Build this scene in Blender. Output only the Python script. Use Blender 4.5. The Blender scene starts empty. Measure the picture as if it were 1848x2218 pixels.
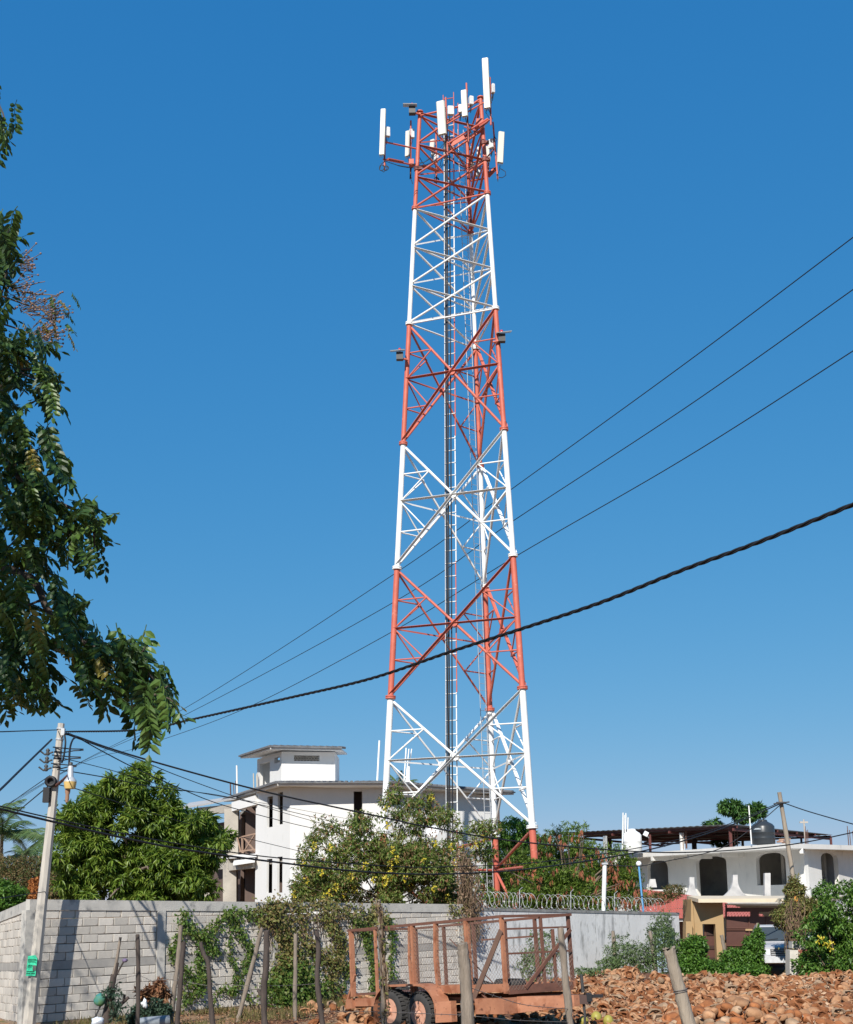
import bpy, math, random
import numpy as np
from mathutils import Vector, Matrix

random.seed(7); RNG = np.random.default_rng(7)
S = bpy.context.scene
COL = S.collection
rad = math.radians

# ---------------------------------------------------------------- camera, sky, sun, exposure
FPX, PX, PY, PITCH, ROLL, EYE = 2700.0, 924.0, 1477.0, rad(10), .0143, 2.65
_r = np.array([1., 0, 0]); _f = np.array([0, math.cos(PITCH), math.sin(PITCH)]); _u = np.array([0, -math.sin(PITCH), math.cos(PITCH)])
CR = math.cos(ROLL) * _r - math.sin(ROLL) * _u
CU = math.cos(ROLL) * _u + math.sin(ROLL) * _r
cam = bpy.data.cameras.new('camera'); camo = bpy.data.objects.new('camera', cam); COL.objects.link(camo)
camo.matrix_world = Matrix(((CR[0], CU[0], -_f[0], 0), (CR[1], CU[1], -_f[1], 0), (CR[2], CU[2], -_f[2], EYE), (0, 0, 0, 1)))
cam.sensor_fit = 'VERTICAL'; cam.sensor_height = 36; cam.sensor_width = 36 * 853 / 1024
cam.lens = FPX / 2218 * 36
cam.shift_y = (PY - 1109) / 2218
cam.clip_start = .1; cam.clip_end = 6000
S.camera = camo

SUN_A, SUN_EL = rad(15), rad(37.3)
sun_dir = Vector((-math.sin(SUN_A) * math.cos(SUN_EL), -math.cos(SUN_A) * math.cos(SUN_EL), math.sin(SUN_EL)))
world = bpy.data.worlds.new('World'); S.world = world; world.use_nodes = True
nt = world.node_tree; nt.nodes.clear()
sky = nt.nodes.new('ShaderNodeTexSky'); sky.sky_type = 'NISHITA'; sky.sun_disc = False
sky.sun_elevation = SUN_EL; sky.sun_rotation = rad(195); sky.altitude = 0
sky.air_density = 1.0; sky.dust_density = 0.0; sky.ozone_density = 3.0
bg = nt.nodes.new('ShaderNodeBackground'); bg.inputs['Strength'].default_value = .1
out = nt.nodes.new('ShaderNodeOutputWorld')
# one tone curve over the whole sky: the deep, even blue of dry clear air
sp = nt.nodes.new('ShaderNodeSeparateColor'); cb_ = nt.nodes.new('ShaderNodeCombineColor')
nt.links.new(sky.outputs[0], sp.inputs[0])
for i, (a_, g_) in enumerate(((.33, 1.12), (.392, .51), (.545, .285))):
    pw_ = nt.nodes.new('ShaderNodeMath'); pw_.operation = 'POWER'; pw_.inputs[1].default_value = g_
    ml_ = nt.nodes.new('ShaderNodeMath'); ml_.operation = 'MULTIPLY'; ml_.inputs[1].default_value = a_ / .1 * .105 ** g_
    nt.links.new(sp.outputs[i], pw_.inputs[0]); nt.links.new(pw_.outputs[0], ml_.inputs[0]); nt.links.new(ml_.outputs[0], cb_.inputs[i])
nt.links.new(cb_.outputs[0], bg.inputs[0]); nt.links.new(bg.outputs[0], out.inputs[0])
sl = bpy.data.lights.new('sun', 'SUN'); sl.energy = 5.0; sl.angle = rad(.53); sl.color = (1, .955, .88)
so = bpy.data.objects.new('sun', sl); COL.objects.link(so)
so.rotation_euler = sun_dir.to_track_quat('Z', 'Y').to_euler()
S.view_settings.view_transform = 'Standard'; S.view_settings.look = 'None'
S.view_settings.gamma = 1; S.view_settings.use_curve_mapping = False
S.view_settings.exposure = 0.4
S.render.engine = 'CYCLES'
S.cycles.max_bounces = 6; S.cycles.transparent_max_bounces = 8

def P(x, y, Z):
    """point at depth Z (metres ahead of the camera) seen at photo pixel x, y"""
    d = (x - PX) / FPX * CR - (y - PY) / FPX * CU + _f
    return Vector(np.array([0, 0, EYE]) + d * (Z / d[1]))
def toZ(x, y, z):
    d = (x - PX) / FPX * CR - (y - PY) / FPX * CU + _f
    return Vector(np.array([0, 0, EYE]) + d * ((z - EYE) / d[2]))
def pix(p):
    q = np.array(p) - np.array([0, 0, EYE]); c = q @ _f
    return PX + FPX * (q @ CR) / c, PY - FPX * (q @ CU) / c

# ---------------------------------------------------------------- materials
def _nodes(name):
    m = bpy.data.materials.new(name); m.use_nodes = True
    t = m.node_tree; b = t.nodes['Principled BSDF']
    return m, t, b
def mat(name, c, c2=None, rough=.8, scale=4, detail=5, bump=0, bscale=None, metal=0, spots=None, stretch=None, spec=.35, island=0):
    """two-tone noise material; spots=(colour, scale, lo, hi) adds stains with a shape of their own"""
    m, t, b = _nodes(name); L = t.links.new; N = t.nodes.new
    if c2 is None: c2 = tuple(x * .82 for x in c)
    co = N('ShaderNodeTexCoord'); vec = co.outputs['Object']
    if stretch:
        mp = N('ShaderNodeMapping'); mp.inputs['Scale'].default_value = stretch; L(vec, mp.inputs[0]); vec = mp.outputs[0]
    n = N('ShaderNodeTexNoise'); n.inputs['Scale'].default_value = scale; n.inputs['Detail'].default_value = detail; n.inputs['Roughness'].default_value = .65
    L(vec, n.inputs['Vector'])
    r = N('ShaderNodeValToRGB'); r.color_ramp.elements[0].position = .3; r.color_ramp.elements[1].position = .7
    r.color_ramp.elements[0].color = (*c2, 1); r.color_ramp.elements[1].color = (*c, 1)
    L(n.outputs['Fac'], r.inputs[0]); colr = r.outputs[0]
    if spots:
        for sc, ss, lo, hi in ([spots] if not isinstance(spots, list) else spots):
            n2 = N('ShaderNodeTexNoise'); n2.inputs['Scale'].default_value = ss; n2.inputs['Detail'].default_value = 6
            L(vec, n2.inputs['Vector'])
            rr = N('ShaderNodeValToRGB'); rr.color_ramp.elements[0].position = lo; rr.color_ramp.elements[1].position = hi
            L(n2.outputs['Fac'], rr.inputs[0])
            mx = N('ShaderNodeMix'); mx.data_type = 'RGBA'
            L(rr.outputs[0], mx.inputs['Factor']); L(colr, mx.inputs['A']); mx.inputs['B'].default_value = (*sc, 1)
            colr = mx.outputs['Result']
    if island:
        g = N('ShaderNodeObjectInfo'); h = N('ShaderNodeHueSaturation')
        mr = N('ShaderNodeMapRange'); mr.inputs['To Min'].default_value = 1 - island; mr.inputs['To Max'].default_value = 1 + island
        L(g.outputs['Random'], mr.inputs[0]); L(mr.outputs[0], h.inputs['Value']); L(colr, h.inputs['Color']); colr = h.outputs[0]
    L(colr, b.inputs['Base Color'])
    b.inputs['Roughness'].default_value = rough; b.inputs['Metallic'].default_value = metal; b.inputs['Specular IOR Level'].default_value = spec
    if bump:
        n3 = N('ShaderNodeTexNoise'); n3.inputs['Scale'].default_value = bscale or scale * 6; n3.inputs['Detail'].default_value = 4
        L(vec, n3.inputs['Vector'])
        bp = N('ShaderNodeBump'); bp.inputs['Strength'].default_value = bump; bp.inputs['Distance'].default_value = .02
        L(n3.outputs['Fac'], bp.inputs['Height']); L(bp.outputs[0], b.inputs['Normal'])
    return m
def leafmat(name, cols, trans=.35, rough=.5, objrand=False):
    m, t, b = _nodes(name); L = t.links.new; N = t.nodes.new
    if objrand: g = N('ShaderNodeObjectInfo'); src = g.outputs['Random']
    else: g = N('ShaderNodeNewGeometry'); src = g.outputs['Random Per Island']
    r = N('ShaderNodeValToRGB'); e = r.color_ramp.elements
    n = len(cols)
    e[0].color = (*cols[0], 1); e[0].position = 0
    e[1].color = (*cols[-1], 1); e[1].position = 1
    for i in range(1, n - 1):
        x = e.new(i / (n - 1)); x.color = (*cols[i], 1)
    L(src, r.inputs[0]); L(r.outputs[0], b.inputs['Base Color'])
    b.inputs['Roughness'].default_value = rough; b.inputs['Specular IOR Level'].default_value = .35
    tr = N('ShaderNodeBsdfTranslucent')
    hs = N('ShaderNodeHueSaturation'); hs.inputs['Value'].default_value = 1.3; hs.inputs['Hue'].default_value = .485
    L(r.outputs[0], hs.inputs['Color']); L(hs.outputs[0], tr.inputs[0])
    mx = N('ShaderNodeMixShader'); mx.inputs[0].default_value = trans
    L(b.outputs[0], mx.inputs[1]); L(tr.outputs[0], mx.inputs[2]); L(mx.outputs[0], t.nodes['Material Output'].inputs[0])
    return m

# ---------------------------------------------------------------- geometry helpers
def frame(d):
    d = Vector(d).normalized()
    a = Vector((0, 0, 1)) if abs(d.z) < .95 else Vector((1, 0, 0))
    s = d.cross(a).normalized(); return d, s, s.cross(d).normalized()
class MB:
    def __init__(s): s.v = []; s.f = []; s.sm = []
    def add(s, vs, fs, smooth=False):
        n = len(s.v); s.v += [tuple(v) for v in vs]
        for f in fs: s.f.append(tuple(i + n for i in f)); s.sm.append(smooth)
        return s
    HEX = [(0, 3, 2, 1), (4, 5, 6, 7), (0, 1, 5, 4), (1, 2, 6, 5), (2, 3, 7, 6), (3, 0, 4, 7)]
    def hexa(s, p): return s.add(p, MB.HEX)
    def box(s, c, sz, M=None):
        x, y, z = sz[0] / 2, sz[1] / 2, sz[2] / 2
        p = [Vector(q) for q in ((-x, -y, -z), (x, -y, -z), (x, y, -z), (-x, y, -z), (-x, -y, z), (x, -y, z), (x, y, z), (-x, y, z))]
        if M is not None: p = [M @ q for q in p]
        c = Vector(c); return s.hexa([q + c for q in p])
    def obox(s, o, ex, ey, ez):
        """box from corner o along three edge vectors"""
        o, ex, ey, ez = map(Vector, (o, ex, ey, ez))
        return s.hexa([o, o + ex, o + ex + ey, o + ey, o + ez, o + ex + ez, o + ex + ey + ez, o + ey + ez])
    def beam(s, a, b, w, h, upv=(0, 0, 1)):
        a, b = Vector(a), Vector(b); d = (b - a).normalized(); u = Vector(upv)
        sd = d.cross(u)
        if sd.length < 1e-3: sd = d.cross(Vector((1, 0, 0)))
        sd.normalize(); u = sd.cross(d).normalized()
        q = [sd * -w / 2 - u * h / 2, sd * w / 2 - u * h / 2, sd * w / 2 + u * h / 2, sd * -w / 2 + u * h / 2]
        return s.add([a + k for k in q] + [b + k for k in q], [(3, 2, 1, 0), (4, 5, 6, 7), (0, 1, 5, 4), (1, 2, 6, 5), (2, 3, 7, 6), (3, 0, 4, 7)])
    def tube(s, pts, rs, n=8, caps=True, smooth=True):
        pts = [Vector(p) for p in pts]; m = len(pts)
        if not hasattr(rs, '__len__'): rs = [rs] * m
        d0, sd, up = frame(pts[1] - pts[0]); V = []; F = []
        for i, p in enumerate(pts):
            d = (pts[min(i + 1, m - 1)] - pts[max(i - 1, 0)]).normalized()
            sd = (sd - d * sd.dot(d)).normalized(); up = d.cross(sd)
            for k in range(n):
                a = 2 * math.pi * k / n; V.append(p + (sd * math.cos(a) + up * math.sin(a)) * rs[i])
        for i in range(m - 1):
            for k in range(n): F.append((i * n + k, i * n + (k + 1) % n, (i + 1) * n + (k + 1) % n, (i + 1) * n + k))
        s.add(V, F, smooth)
        if caps: s.add(V[:n], [tuple(range(n - 1, -1, -1))]); s.add(V[-n:], [tuple(range(n))])
        return s
    def lathe(s, o, axis, prof, n=16, smooth=True, cap=True):
        """prof: list of (distance along axis, radius)"""
        d, a, b = frame(axis); o = Vector(o); V = []; F = []
        for t, r in prof:
            for k in range(n):
                q = 2 * math.pi * k / n; V.append(o + d * t + (a * math.cos(q) + b * math.sin(q)) * r)
        for i in range(len(prof) - 1):
            for k in range(n): F.append((i * n + k, i * n + (k + 1) % n, (i + 1) * n + (k + 1) % n, (i + 1) * n + k))
        s.add(V, F, smooth)
        if cap: s.add(V[:n], [tuple(range(n - 1, -1, -1))]); s.add(V[-n:], [tuple(range(n))])
        return s
    def prism(s, poly, ext):
        """poly: 3D polygon, ext: extrusion vector"""
        poly = [Vector(p) for p in poly]; ext = Vector(ext); n = len(poly)
        F = [tuple(range(n - 1, -1, -1)), tuple(range(n, 2 * n))] + [(k, (k + 1) % n, n + (k + 1) % n, n + k) for k in range(n)]
        return s.add(poly + [p + ext for p in poly], F)
    def ball(s, c, r, n=10, m=7, jit=0):
        c = Vector(c); r = Vector(r) if hasattr(r, '__len__') else Vector((r, r, r)); V = []; F = []
        for i in range(m + 1):
            t = math.pi * i / m
            for k in range(n):
                a = 2 * math.pi * k / n; j = 1 + random.uniform(-jit, jit)
                V.append(c + Vector((math.sin(t) * math.cos(a) * r.x, math.sin(t) * math.sin(a) * r.y, -math.cos(t) * r.z)) * j)
        for i in range(m):
            for k in range(n): F.append((i * n + k, i * n + (k + 1) % n, (i + 1) * n + (k + 1) % n, (i + 1) * n + k))
        return s.add(V, F, True)
    def mesh(s, name, m, org=(0, 0, 0)):
        me = bpy.data.meshes.new(name); o = Vector(org)
        me.from_pydata([(v[0] - o.x, v[1] - o.y, v[2] - o.z) for v in s.v], [], s.f)
        me.polygons.foreach_set('use_smooth', s.sm)
        if m: me.materials.append(m)
        me.update(); return me
ORG = {}
def _link(name, me, parent, org):
    o = bpy.data.objects.new(name, me); COL.objects.link(o); o.name = name
    ORG[o.name] = Vector(org)
    if parent is not None:
        o.parent = parent; o.location = Vector(org) - ORG[parent.name]
    else: o.location = org
    return o
def tag(o, label=None, cat=None, group=None, kind=None):
    if label: o['label'] = label
    if cat: o['category'] = cat
    if group: o['group'] = group
    if kind: o['kind'] = kind
    return o
def thing(name, loc, label, cat, group=None):
    return tag(_link(name, None, None, loc), label, cat, group)
def part(name, mb, m, parent, label=None, kind=None):
    org = ORG[parent.name]
    return tag(_link(name, mb.mesh(name, m, org), parent, org), label, kind=kind)
def solo(name, mb, m, label=None, cat=None, group=None, kind=None):
    v = np.array(mb.v); org = (*((v.min(0) + v.max(0)) / 2)[:2], v[:, 2].min())
    return tag(_link(name, mb.mesh(name, m, org), None, org), label, cat, group, kind)
def place(name, me, parent, loc, rotz=0, M=None, scale=None):
    """one object sharing mesh data"""
    o = _link(name, me, parent, loc)
    if M is not None: o.rotation_mode = 'QUATERNION'; o.rotation_quaternion = M.to_quaternion()
    else: o.rotation_euler[2] = rotz
    if scale: o.scale = scale if hasattr(scale, '__len__') else (scale,) * 3
    return o
def npmesh(name, V, F, m, parent=None, org=(0, 0, 0)):
    V = np.asarray(V, dtype=np.float32) - np.array(org, dtype=np.float32); F = np.asarray(F, dtype=np.int32)
    me = bpy.data.meshes.new(name); k = F.shape[1]
    me.vertices.add(len(V)); me.vertices.foreach_set('co', V.ravel())
    me.loops.add(F.size); me.loops.foreach_set('vertex_index', F.ravel())
    me.polygons.add(len(F)); me.polygons.foreach_set('loop_start', np.arange(0, F.size, k, dtype=np.int32))
    me.materials.append(m); me.update(); me.validate()
    return _link(name, me, parent, org)
def unit(a): return a / np.maximum(np.linalg.norm(a, axis=-1, keepdims=True), 1e-9)
def leaf_arrays(p, ax, nr, L, W, fold=.2, droop=.15, wide=.42):
    """two-triangle folded leaves: base, left, tip, right"""
    n = len(p); L = np.broadcast_to(L, n)[:, None]; W = np.broadcast_to(W, n)[:, None]
    ax = unit(ax); sd = unit(np.cross(ax, nr)); nr = np.cross(sd, ax)
    mid = p + ax * L * wide
    a = mid + sd * W / 2 + nr * W * fold; b = mid - sd * W / 2 + nr * W * fold
    tip = p + ax * L - nr * L * droop
    V = np.stack([p, a, tip, b], 1).reshape(-1, 3)
    i = np.arange(n)[:, None] * 4
    F = np.concatenate([i + np.array([0, 2, 1]), i + np.array([0, 3, 2])], 1).reshape(-1, 3)
    return V, F
def rnd_dirs(n): return unit(RNG.normal(size=(n, 3)))
def cloud(ell, n, inner=.6):
    """n points through ellipsoids [(centre, radii, weight)], denser near the surface; returns points and outward directions"""
    w = np.array([e[2] for e in ell], float); w /= w.sum(); P_ = []; D_ = []
    for (c, r, _), k in zip(ell, (w * n).astype(int) + 1):
        d = rnd_dirs(k); q = inner + (1 - inner) * RNG.random(k) ** .6
        lump = 1 + .13 * np.sin(d[:, 0] * 7 + c[0] * 3) * np.sin(d[:, 1] * 6 + c[2]) + .12 * np.sin(d[:, 2] * 8 + c[0])
        P_.append(np.array(c) + d * np.array(r) * (q * lump)[:, None]); D_.append(d)
    return np.concatenate(P_), np.concatenate(D_)
def E_(x, y, Z, rx, ry, rd=None, w=1):
    """ellipsoid given by a photo centre, depth and pixel radii (rd = depth radius in metres)"""
    k = Z / FPX; return (np.array(P(x, y, Z)), np.array([rx * k, rd or rx * k, ry * k]), w)
def leaves(name, ell, n, L, W, m, parent, org, spread=.8, droop=.35, inner=.55, fold=.2, zmin=.02, per=1, jl=.35, ldroop=.15, keep=None, wide=.42):
    """a crown of leaves; per>1 makes rosettes of that many leaves at each tip"""
    p, d = cloud(ell, n // per, inner)
    if keep is not None: k = keep(p); p, d = p[k], d[k]
    p = np.repeat(p, per, 0); d = np.repeat(d, per, 0)
    ax = unit(d * .7 + rnd_dirs(len(p)) * spread + np.array([0, 0, -droop]))
    nr = unit(rnd_dirs(len(p)) * .7 + np.array([0, 0, 1.]) + d * .5)
    l = L * (1 + RNG.uniform(-jl, jl, len(p)))
    k = p[:, 2] > zmin; p, ax, nr, l = p[k], ax[k], nr[k], l[k]
    V, F = leaf_arrays(p, ax, nr, l, l * W / L, fold, ldroop, wide)
    V[:, 2] = np.maximum(V[:, 2], zmin)
    o = npmesh(name, V, F, m, parent, org); o['kind'] = 'stuff' if parent is None else 'thing'
    if parent is not None: del o['kind']
    return o
def inside(poly, x, y):
    c = False; j = len(poly) - 1
    for i in range(len(poly)):
        (xi, yi), (xj, yj) = poly[i], poly[j]
        if (yi > y) != (yj > y) and x < (xj - xi) * (y - yi) / (yj - yi) + xi: c = not c
        j = i
    return c
def tufts(poly, n, r0, r1, Z, dz):
    """n leaf tufts of r0..r1 photo pixels scattered through an outline, Z +- dz deep"""
    xs, ys = zip(*poly); o = []
    while len(o) < n:
        x, y = random.uniform(min(xs), max(xs)), random.uniform(min(ys), max(ys))
        if not inside(poly, x, y): continue
        r = random.uniform(r0, r1); o.append(E_(x, y, Z + random.uniform(-dz, dz), r * random.uniform(.8, 1.3), r * random.uniform(.7, 1.1), None, r * r))
    return o
def seg(mb, A, D, Nn, s0, s1, z0a, z1a, z0b, z1b, t0, t1):
    """piece of wall along D from s0 to s1 with its own heights at both ends, from t0 to t1 along the normal"""
    A = Vector((A[0], A[1], 0)); D = Vector((D[0], D[1], 0)); Nn = Vector((Nn[0], Nn[1], 0))
    q = lambda s_, t, z: A + D * s_ + Nn * t + Vector((0, 0, z))
    return mb.hexa([q(s0, t1, z0a), q(s1, t1, z0b), q(s1, t0, z0b), q(s0, t0, z0a), q(s0, t1, z1a), q(s1, t1, z1b), q(s1, t0, z1b), q(s0, t0, z1a)])
def holes(mb, A, B, z0, z1, th, ops, inward):
    """wall from A to B between z0 and z1 with rectangular openings [(s0,s1,za,zb)] in metres along it"""
    A, B = Vector((A[0], A[1], 0)), Vector((B[0], B[1], 0)); D = (B - A); Lw = D.length; D.normalize(); Nn = Vector(inward).normalized()
    xs = sorted({0, Lw, *[max(0, min(Lw, v)) for o in ops for v in o[:2]]}); zs = sorted({z0, z1, *[max(z0, min(z1, v)) for o in ops for v in o[2:]]})
    for j in range(len(zs) - 1):
        run = None
        for i in range(len(xs)):
            solid = i < len(xs) - 1 and not any(o[0] - 1e-6 <= xs[i] and xs[i + 1] <= o[1] + 1e-6 and o[2] - 1e-6 <= zs[j] and zs[j + 1] <= o[3] + 1e-6 for o in ops)
            if solid and run is None: run = xs[i]
            if not solid and run is not None:
                mb.obox(A + D * run + Vector((0, 0, zs[j])), D * (xs[i] - run), Nn * th, Vector((0, 0, zs[j + 1] - zs[j]))); run = None
    return mb
# ---------------------------------------------------------------- materials shared by the structures
M_WHITE = mat('white_paint', (.78, .78, .76), (.68, .68, .66), rough=.55, scale=3, spots=((.52, .47, .42), 6, .66, .8))
M_RED = mat('coral_red_paint', (.54, .135, .088), (.43, .10, .065), rough=.55, scale=2, spots=((.66, .27, .20), 5, .62, .78))
M_GALV = mat('galvanised_steel', (.52, .53, .54), (.40, .41, .42), rough=.45, scale=8, metal=.3)
M_BLACK = mat('black_rubber', (.018, .018, .02), (.012, .012, .014), rough=.55, scale=6)
M_WIRE = mat('wire_black', (.012, .013, .016), (.009, .009, .011), rough=.6)
M_RADOME = mat('antenna_white', (.66, .64, .555), (.62, .60, .52), rough=.4, scale=1.5)
M_RADIO = mat('radio_grey_white', (.70, .71, .71), (.60, .61, .61), rough=.45, scale=4)
M_OXIDE_T = mat('dark_red_clamp', (.22, .06, .045), (.15, .05, .04), rough=.6)
M_DGREY = mat('dark_grey_box', (.06, .058, .056), (.045, .045, .046), rough=.5)

# ---------------------------------------------------------------- the ground
ground = MB()
GN = 60
gx = [-2500, -400, -120, -60] + list(np.linspace(-30, 40, 50)) + [60, 120, 400, 2500]
gy = [-300, -30, 2] + list(np.linspace(10, 60, 50)) + [90, 160, 500, 3500]
for j, y in enumerate(gy):
    for i, x in enumerate(gx):
        z = .06 * math.sin(x * .9 + y * .5) * math.sin(y * .7) if (-29 < x < 39 and 11 < y < 46) else 0
        ground.v.append((x, y, z - .03))
nx = len(gx)
for j in range(len(gy) - 1):
    for i in range(nx - 1): ground.f.append((j * nx + i, j * nx + i + 1, (j + 1) * nx + i + 1, (j + 1) * nx + i)); ground.sm.append(True)
M_GROUND = mat('dry_earth', (.30, .19, .11), (.17, .10, .055), rough=.95, scale=1.2, detail=9, bump=.6, bscale=14,
               spots=[((.10, .11, .035), .8, .52, .66), ((.36, .17, .075), 2.2, .55, .68)])
solo('ground', ground, M_GROUND, kind='structure')
hill = MB()
hx = np.linspace(330, 640, 24); hz = []
for k, x in enumerate(hx):
    h = 55 * math.exp(-((x - 470) / 75) ** 2) + 8 * math.sin(x * .06) ** 2
    hill.v += [(x, 1240, -2), (x, 1250, max(.5, h * .6)), (x, 1300, max(1, h)), (x, 1420, -2)]
for k in range(23):
    for j in range(3): hill.f.append((k * 4 + j, k * 4 + 4 + j, k * 4 + 5 + j, k * 4 + 1 + j)); hill.sm.append(True)
solo('hill', hill, mat('hill_scrub', (.14, .16, .13), (.10, .115, .10), scale=.02, rough=1), kind='structure')

# ---------------------------------------------------------------- the tower
TX, TY, TPH, TS0, TS1, TH0, TLEAN = 1.846, 55.81, -.3392, 6.7255, .6156, 3.0439, 0.0
N_TOP, N_BOT = 5.86, -(2.65 + 3.0439) / 6
def tnode(leg, n):
    s = TS0 - TS1 * n; r = s / math.sqrt(3); a = TPH + rad((210, -30, 90)[leg])
    return Vector((TX + r * math.cos(a), TY + r * math.sin(a), EYE + TH0 + 6 * n))
tower = thing('communication_tower', (TX, TY, 0), 'tall three legged lattice mast in red and white bands behind the walls', 'tower')
def band(n): return M_RED if (n < 0 or 1 <= n < 2 or 3 <= n < 4 or n >= 5) else M_WHITE
def angle_iron(name, a, b, w_, m):
    """L section: an upright flange in the plane of the face and a flange standing out along its upper edge"""
    a, b = Vector(a), Vector(b); d = (b - a).normalized(); mid = (a + b) / 2
    o_ = Vector((mid.x - TX, mid.y - TY, 0)); n_ = (o_ - d * o_.dot(d)).normalized(); u_ = d.cross(n_); u_ = u_ if u_.z > 0 else -u_
    t_ = .012; mb = MB().obox(a - u_ * w_ * .3, b - a, n_ * t_, u_ * w_ * .6)
    mb.obox(a + u_ * (w_ * .3 - t_) + n_ * t_, b - a, n_ * (w_ * 1.15 - t_), u_ * t_)
    return part(name, mb, m, tower)
def member(name, a, b, r, m, nseg=8): return part(name, MB().tube([a, b], r, nseg), m, tower)
levels = [N_BOT, 0, 1, 2, 3, 4, 5, N_TOP]
for leg in range(3):
    for k in range(7):
        n0, n1 = levels[k], levels[k + 1]; r = (.15, .145, .135, .125, .115, .105, .098)[k]
        member('leg_section', tnode(leg, n0), tnode(leg, n1), r, band((n0 + n1) / 2), 14)
        if k:
            p = tnode(leg, n0); d = (tnode(leg, n1) - p).normalized()
            part('flange', MB().lathe(p - d * .07, d, [(0, r * 1.2), (0, r * 1.75), (.055, r * 1.75), (.055, r * 1.6), (.085, r * 1.6), (.085, r * 1.75), (.14, r * 1.75), (.14, r * 1.2)], 14, False), band(n0 + .1) if k in (1, 3, 5) else band(n0 + .1), tower)
    p = tnode(leg, N_TOP)
    part('cap_plate', MB().lathe(p, (0, 0, 1), [(0, .17), (.05, .17)], 12, False), M_RED, tower)
FACES = ((0, 1), (2, 0), (1, 2))
def lerp(a, b, t): return a + (b - a) * t
for fa, (a, b) in enumerate(FACES):
    cen = Vector((TX, TY, 0)); 
    for k in range(0, 4):
        A, B, C, D = tnode(a, k + .02), tnode(b, k + .02), tnode(a, k + .985), tnode(b, k + .985)
        wA = (A - B).length; wC = (C - D).length; t = wA / (wA + wC)
        O = lerp(A, D, t); m = band(k + .5); Ml, Mr = tnode(a, k + t), tnode(b, k + t)
        nrm = (B - A).cross(C - A).normalized() * .045
        angle_iron('diagonal_brace', A + nrm, D + nrm, .125, m); member('diagonal_brace', B - nrm, C - nrm, .062, m)
        angle_iron('horizontal_brace', Ml, Mr, .12, m)
        part('gusset_plate', MB().lathe(O - nrm * 1.6, nrm, [(0, .17), (nrm.length * 3.2, .17)], 8, False), m, tower)
        for e0, e1, mid, lg, tt in ((C, O, Ml, a, None), (D, O, Mr, b, None), (A, O, Ml, a, None), (B, O, Mr, b, None)):
            q = lerp(e0, e1, .52); n_q = (q.z - EYE - TH0) / 6
            member('strut', tnode(lg, n_q), q, .034, m, 6); member('strut', mid, q, .034, m, 6)
    for base, top in ((4, 5), (5, N_TOP)):
        for j in range(3):
            n0 = lerp(base, top, j / 3); n1 = lerp(base, top, (j + 1) / 3); m = band((n0 + n1) / 2)
            A, B, C, D = tnode(a, n0 + .01), tnode(b, n0 + .01), tnode(a, n1 - .01), tnode(b, n1 - .01)
            nrm = (B - A).cross(C - A).normalized() * .036
            member('diagonal_brace', A + nrm, D + nrm, .05, m); angle_iron('diagonal_brace', B - nrm, C - nrm, .105, m)
            if fa or j == 0: member('horizontal_brace', tnode(a, n0), tnode(b, n0), .04, m)
    nm = -.27
    A, B, C, D, Ml, Mr = tnode(a, N_BOT + .03), tnode(b, N_BOT + .03), tnode(a, -.02), tnode(b, -.02), tnode(a, nm), tnode(b, nm)
    if fa == 0: continue
    member('horizontal_brace', Ml, Mr, .055, M_RED); member('diagonal_brace', C, Mr + Vector((0, 0, .08)), .07, M_RED); member('diagonal_brace', Mr - Vector((0, 0, .1)), A, .065, M_RED)
member('horizontal_brace', tnode(0, N_TOP - .03), tnode(1, N_TOP - .03), .045, M_RED); member('horizontal_brace', tnode(1, N_TOP - .03), tnode(2, N_TOP - .03), .045, M_RED); member('horizontal_brace', tnode(2, N_TOP - .03), tnode(0, N_TOP - .03), .045, M_RED)
for leg in range(3):
    p = tnode(leg, N_BOT); part('footing', MB().lathe((p.x, p.y, -.05), (0, 0, 1), [(0, .5), (.28, .5)], 12, False), mat('footing_concrete_%d' % leg, (.4, .38, .35)), tower)
# cable ladder up the middle of the face towards the street
fd = (tnode(1, 0) - tnode(0, 0)); fd.z = 0; fd.normalize()
def cmid(n): return P(lerp(979.5, 971.5, (n + .95) / 6.8) + .0143 * 0, pix(lerp(tnode(0, n), tnode(1, n), .5))[1], (tnode(0, n).y + tnode(1, n).y) / 2 + .35)
cb, ct = cmid(-.85), cmid(5.72)
def cl(n): return lerp(cb, ct, (n + .85) / 6.57)
cable_ladder = part('cable_ladder', MB().tube([cl(-.85) - fd * .25, cl(5.72) - fd * .23], .024, 6), M_GALV, tower)
for k in range(7):
    n0, n1 = max(levels[k], -.85), min(levels[k + 1], 5.72)
    part('ladder_rail', MB().tube([cl(n0) + fd * .27, cl(n1) + fd * .25], .03, 6), band((n0 + n1) / 2), cable_ladder)
rg = MB().tube([-fd * .25, fd * .27], .022, 6).mesh('rung', M_WHITE)
nr_ = int((ct.z - cb.z) / .6)
for i in range(nr_): place('rung', rg, cable_ladder, lerp(cb, ct, (i + .5) / nr_) - Vector((0, .04, 0)))
for dx, dy in ((-.20, -.02), (-.165, -.03), (-.13, -.02), (-.095, -.03), (-.06, -.02), (.03, -.02), (.065, -.03)):
    part('feeder_cable', MB().tube([lerp(cb, ct, t) + fd * (dx + .006 * math.sin(t * 40 + dx * 50)) + Vector((0, dy - .05, 0)) for t in np.linspace(0, .985, 40)], .0165, 5), M_BLACK, cable_ladder)
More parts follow.
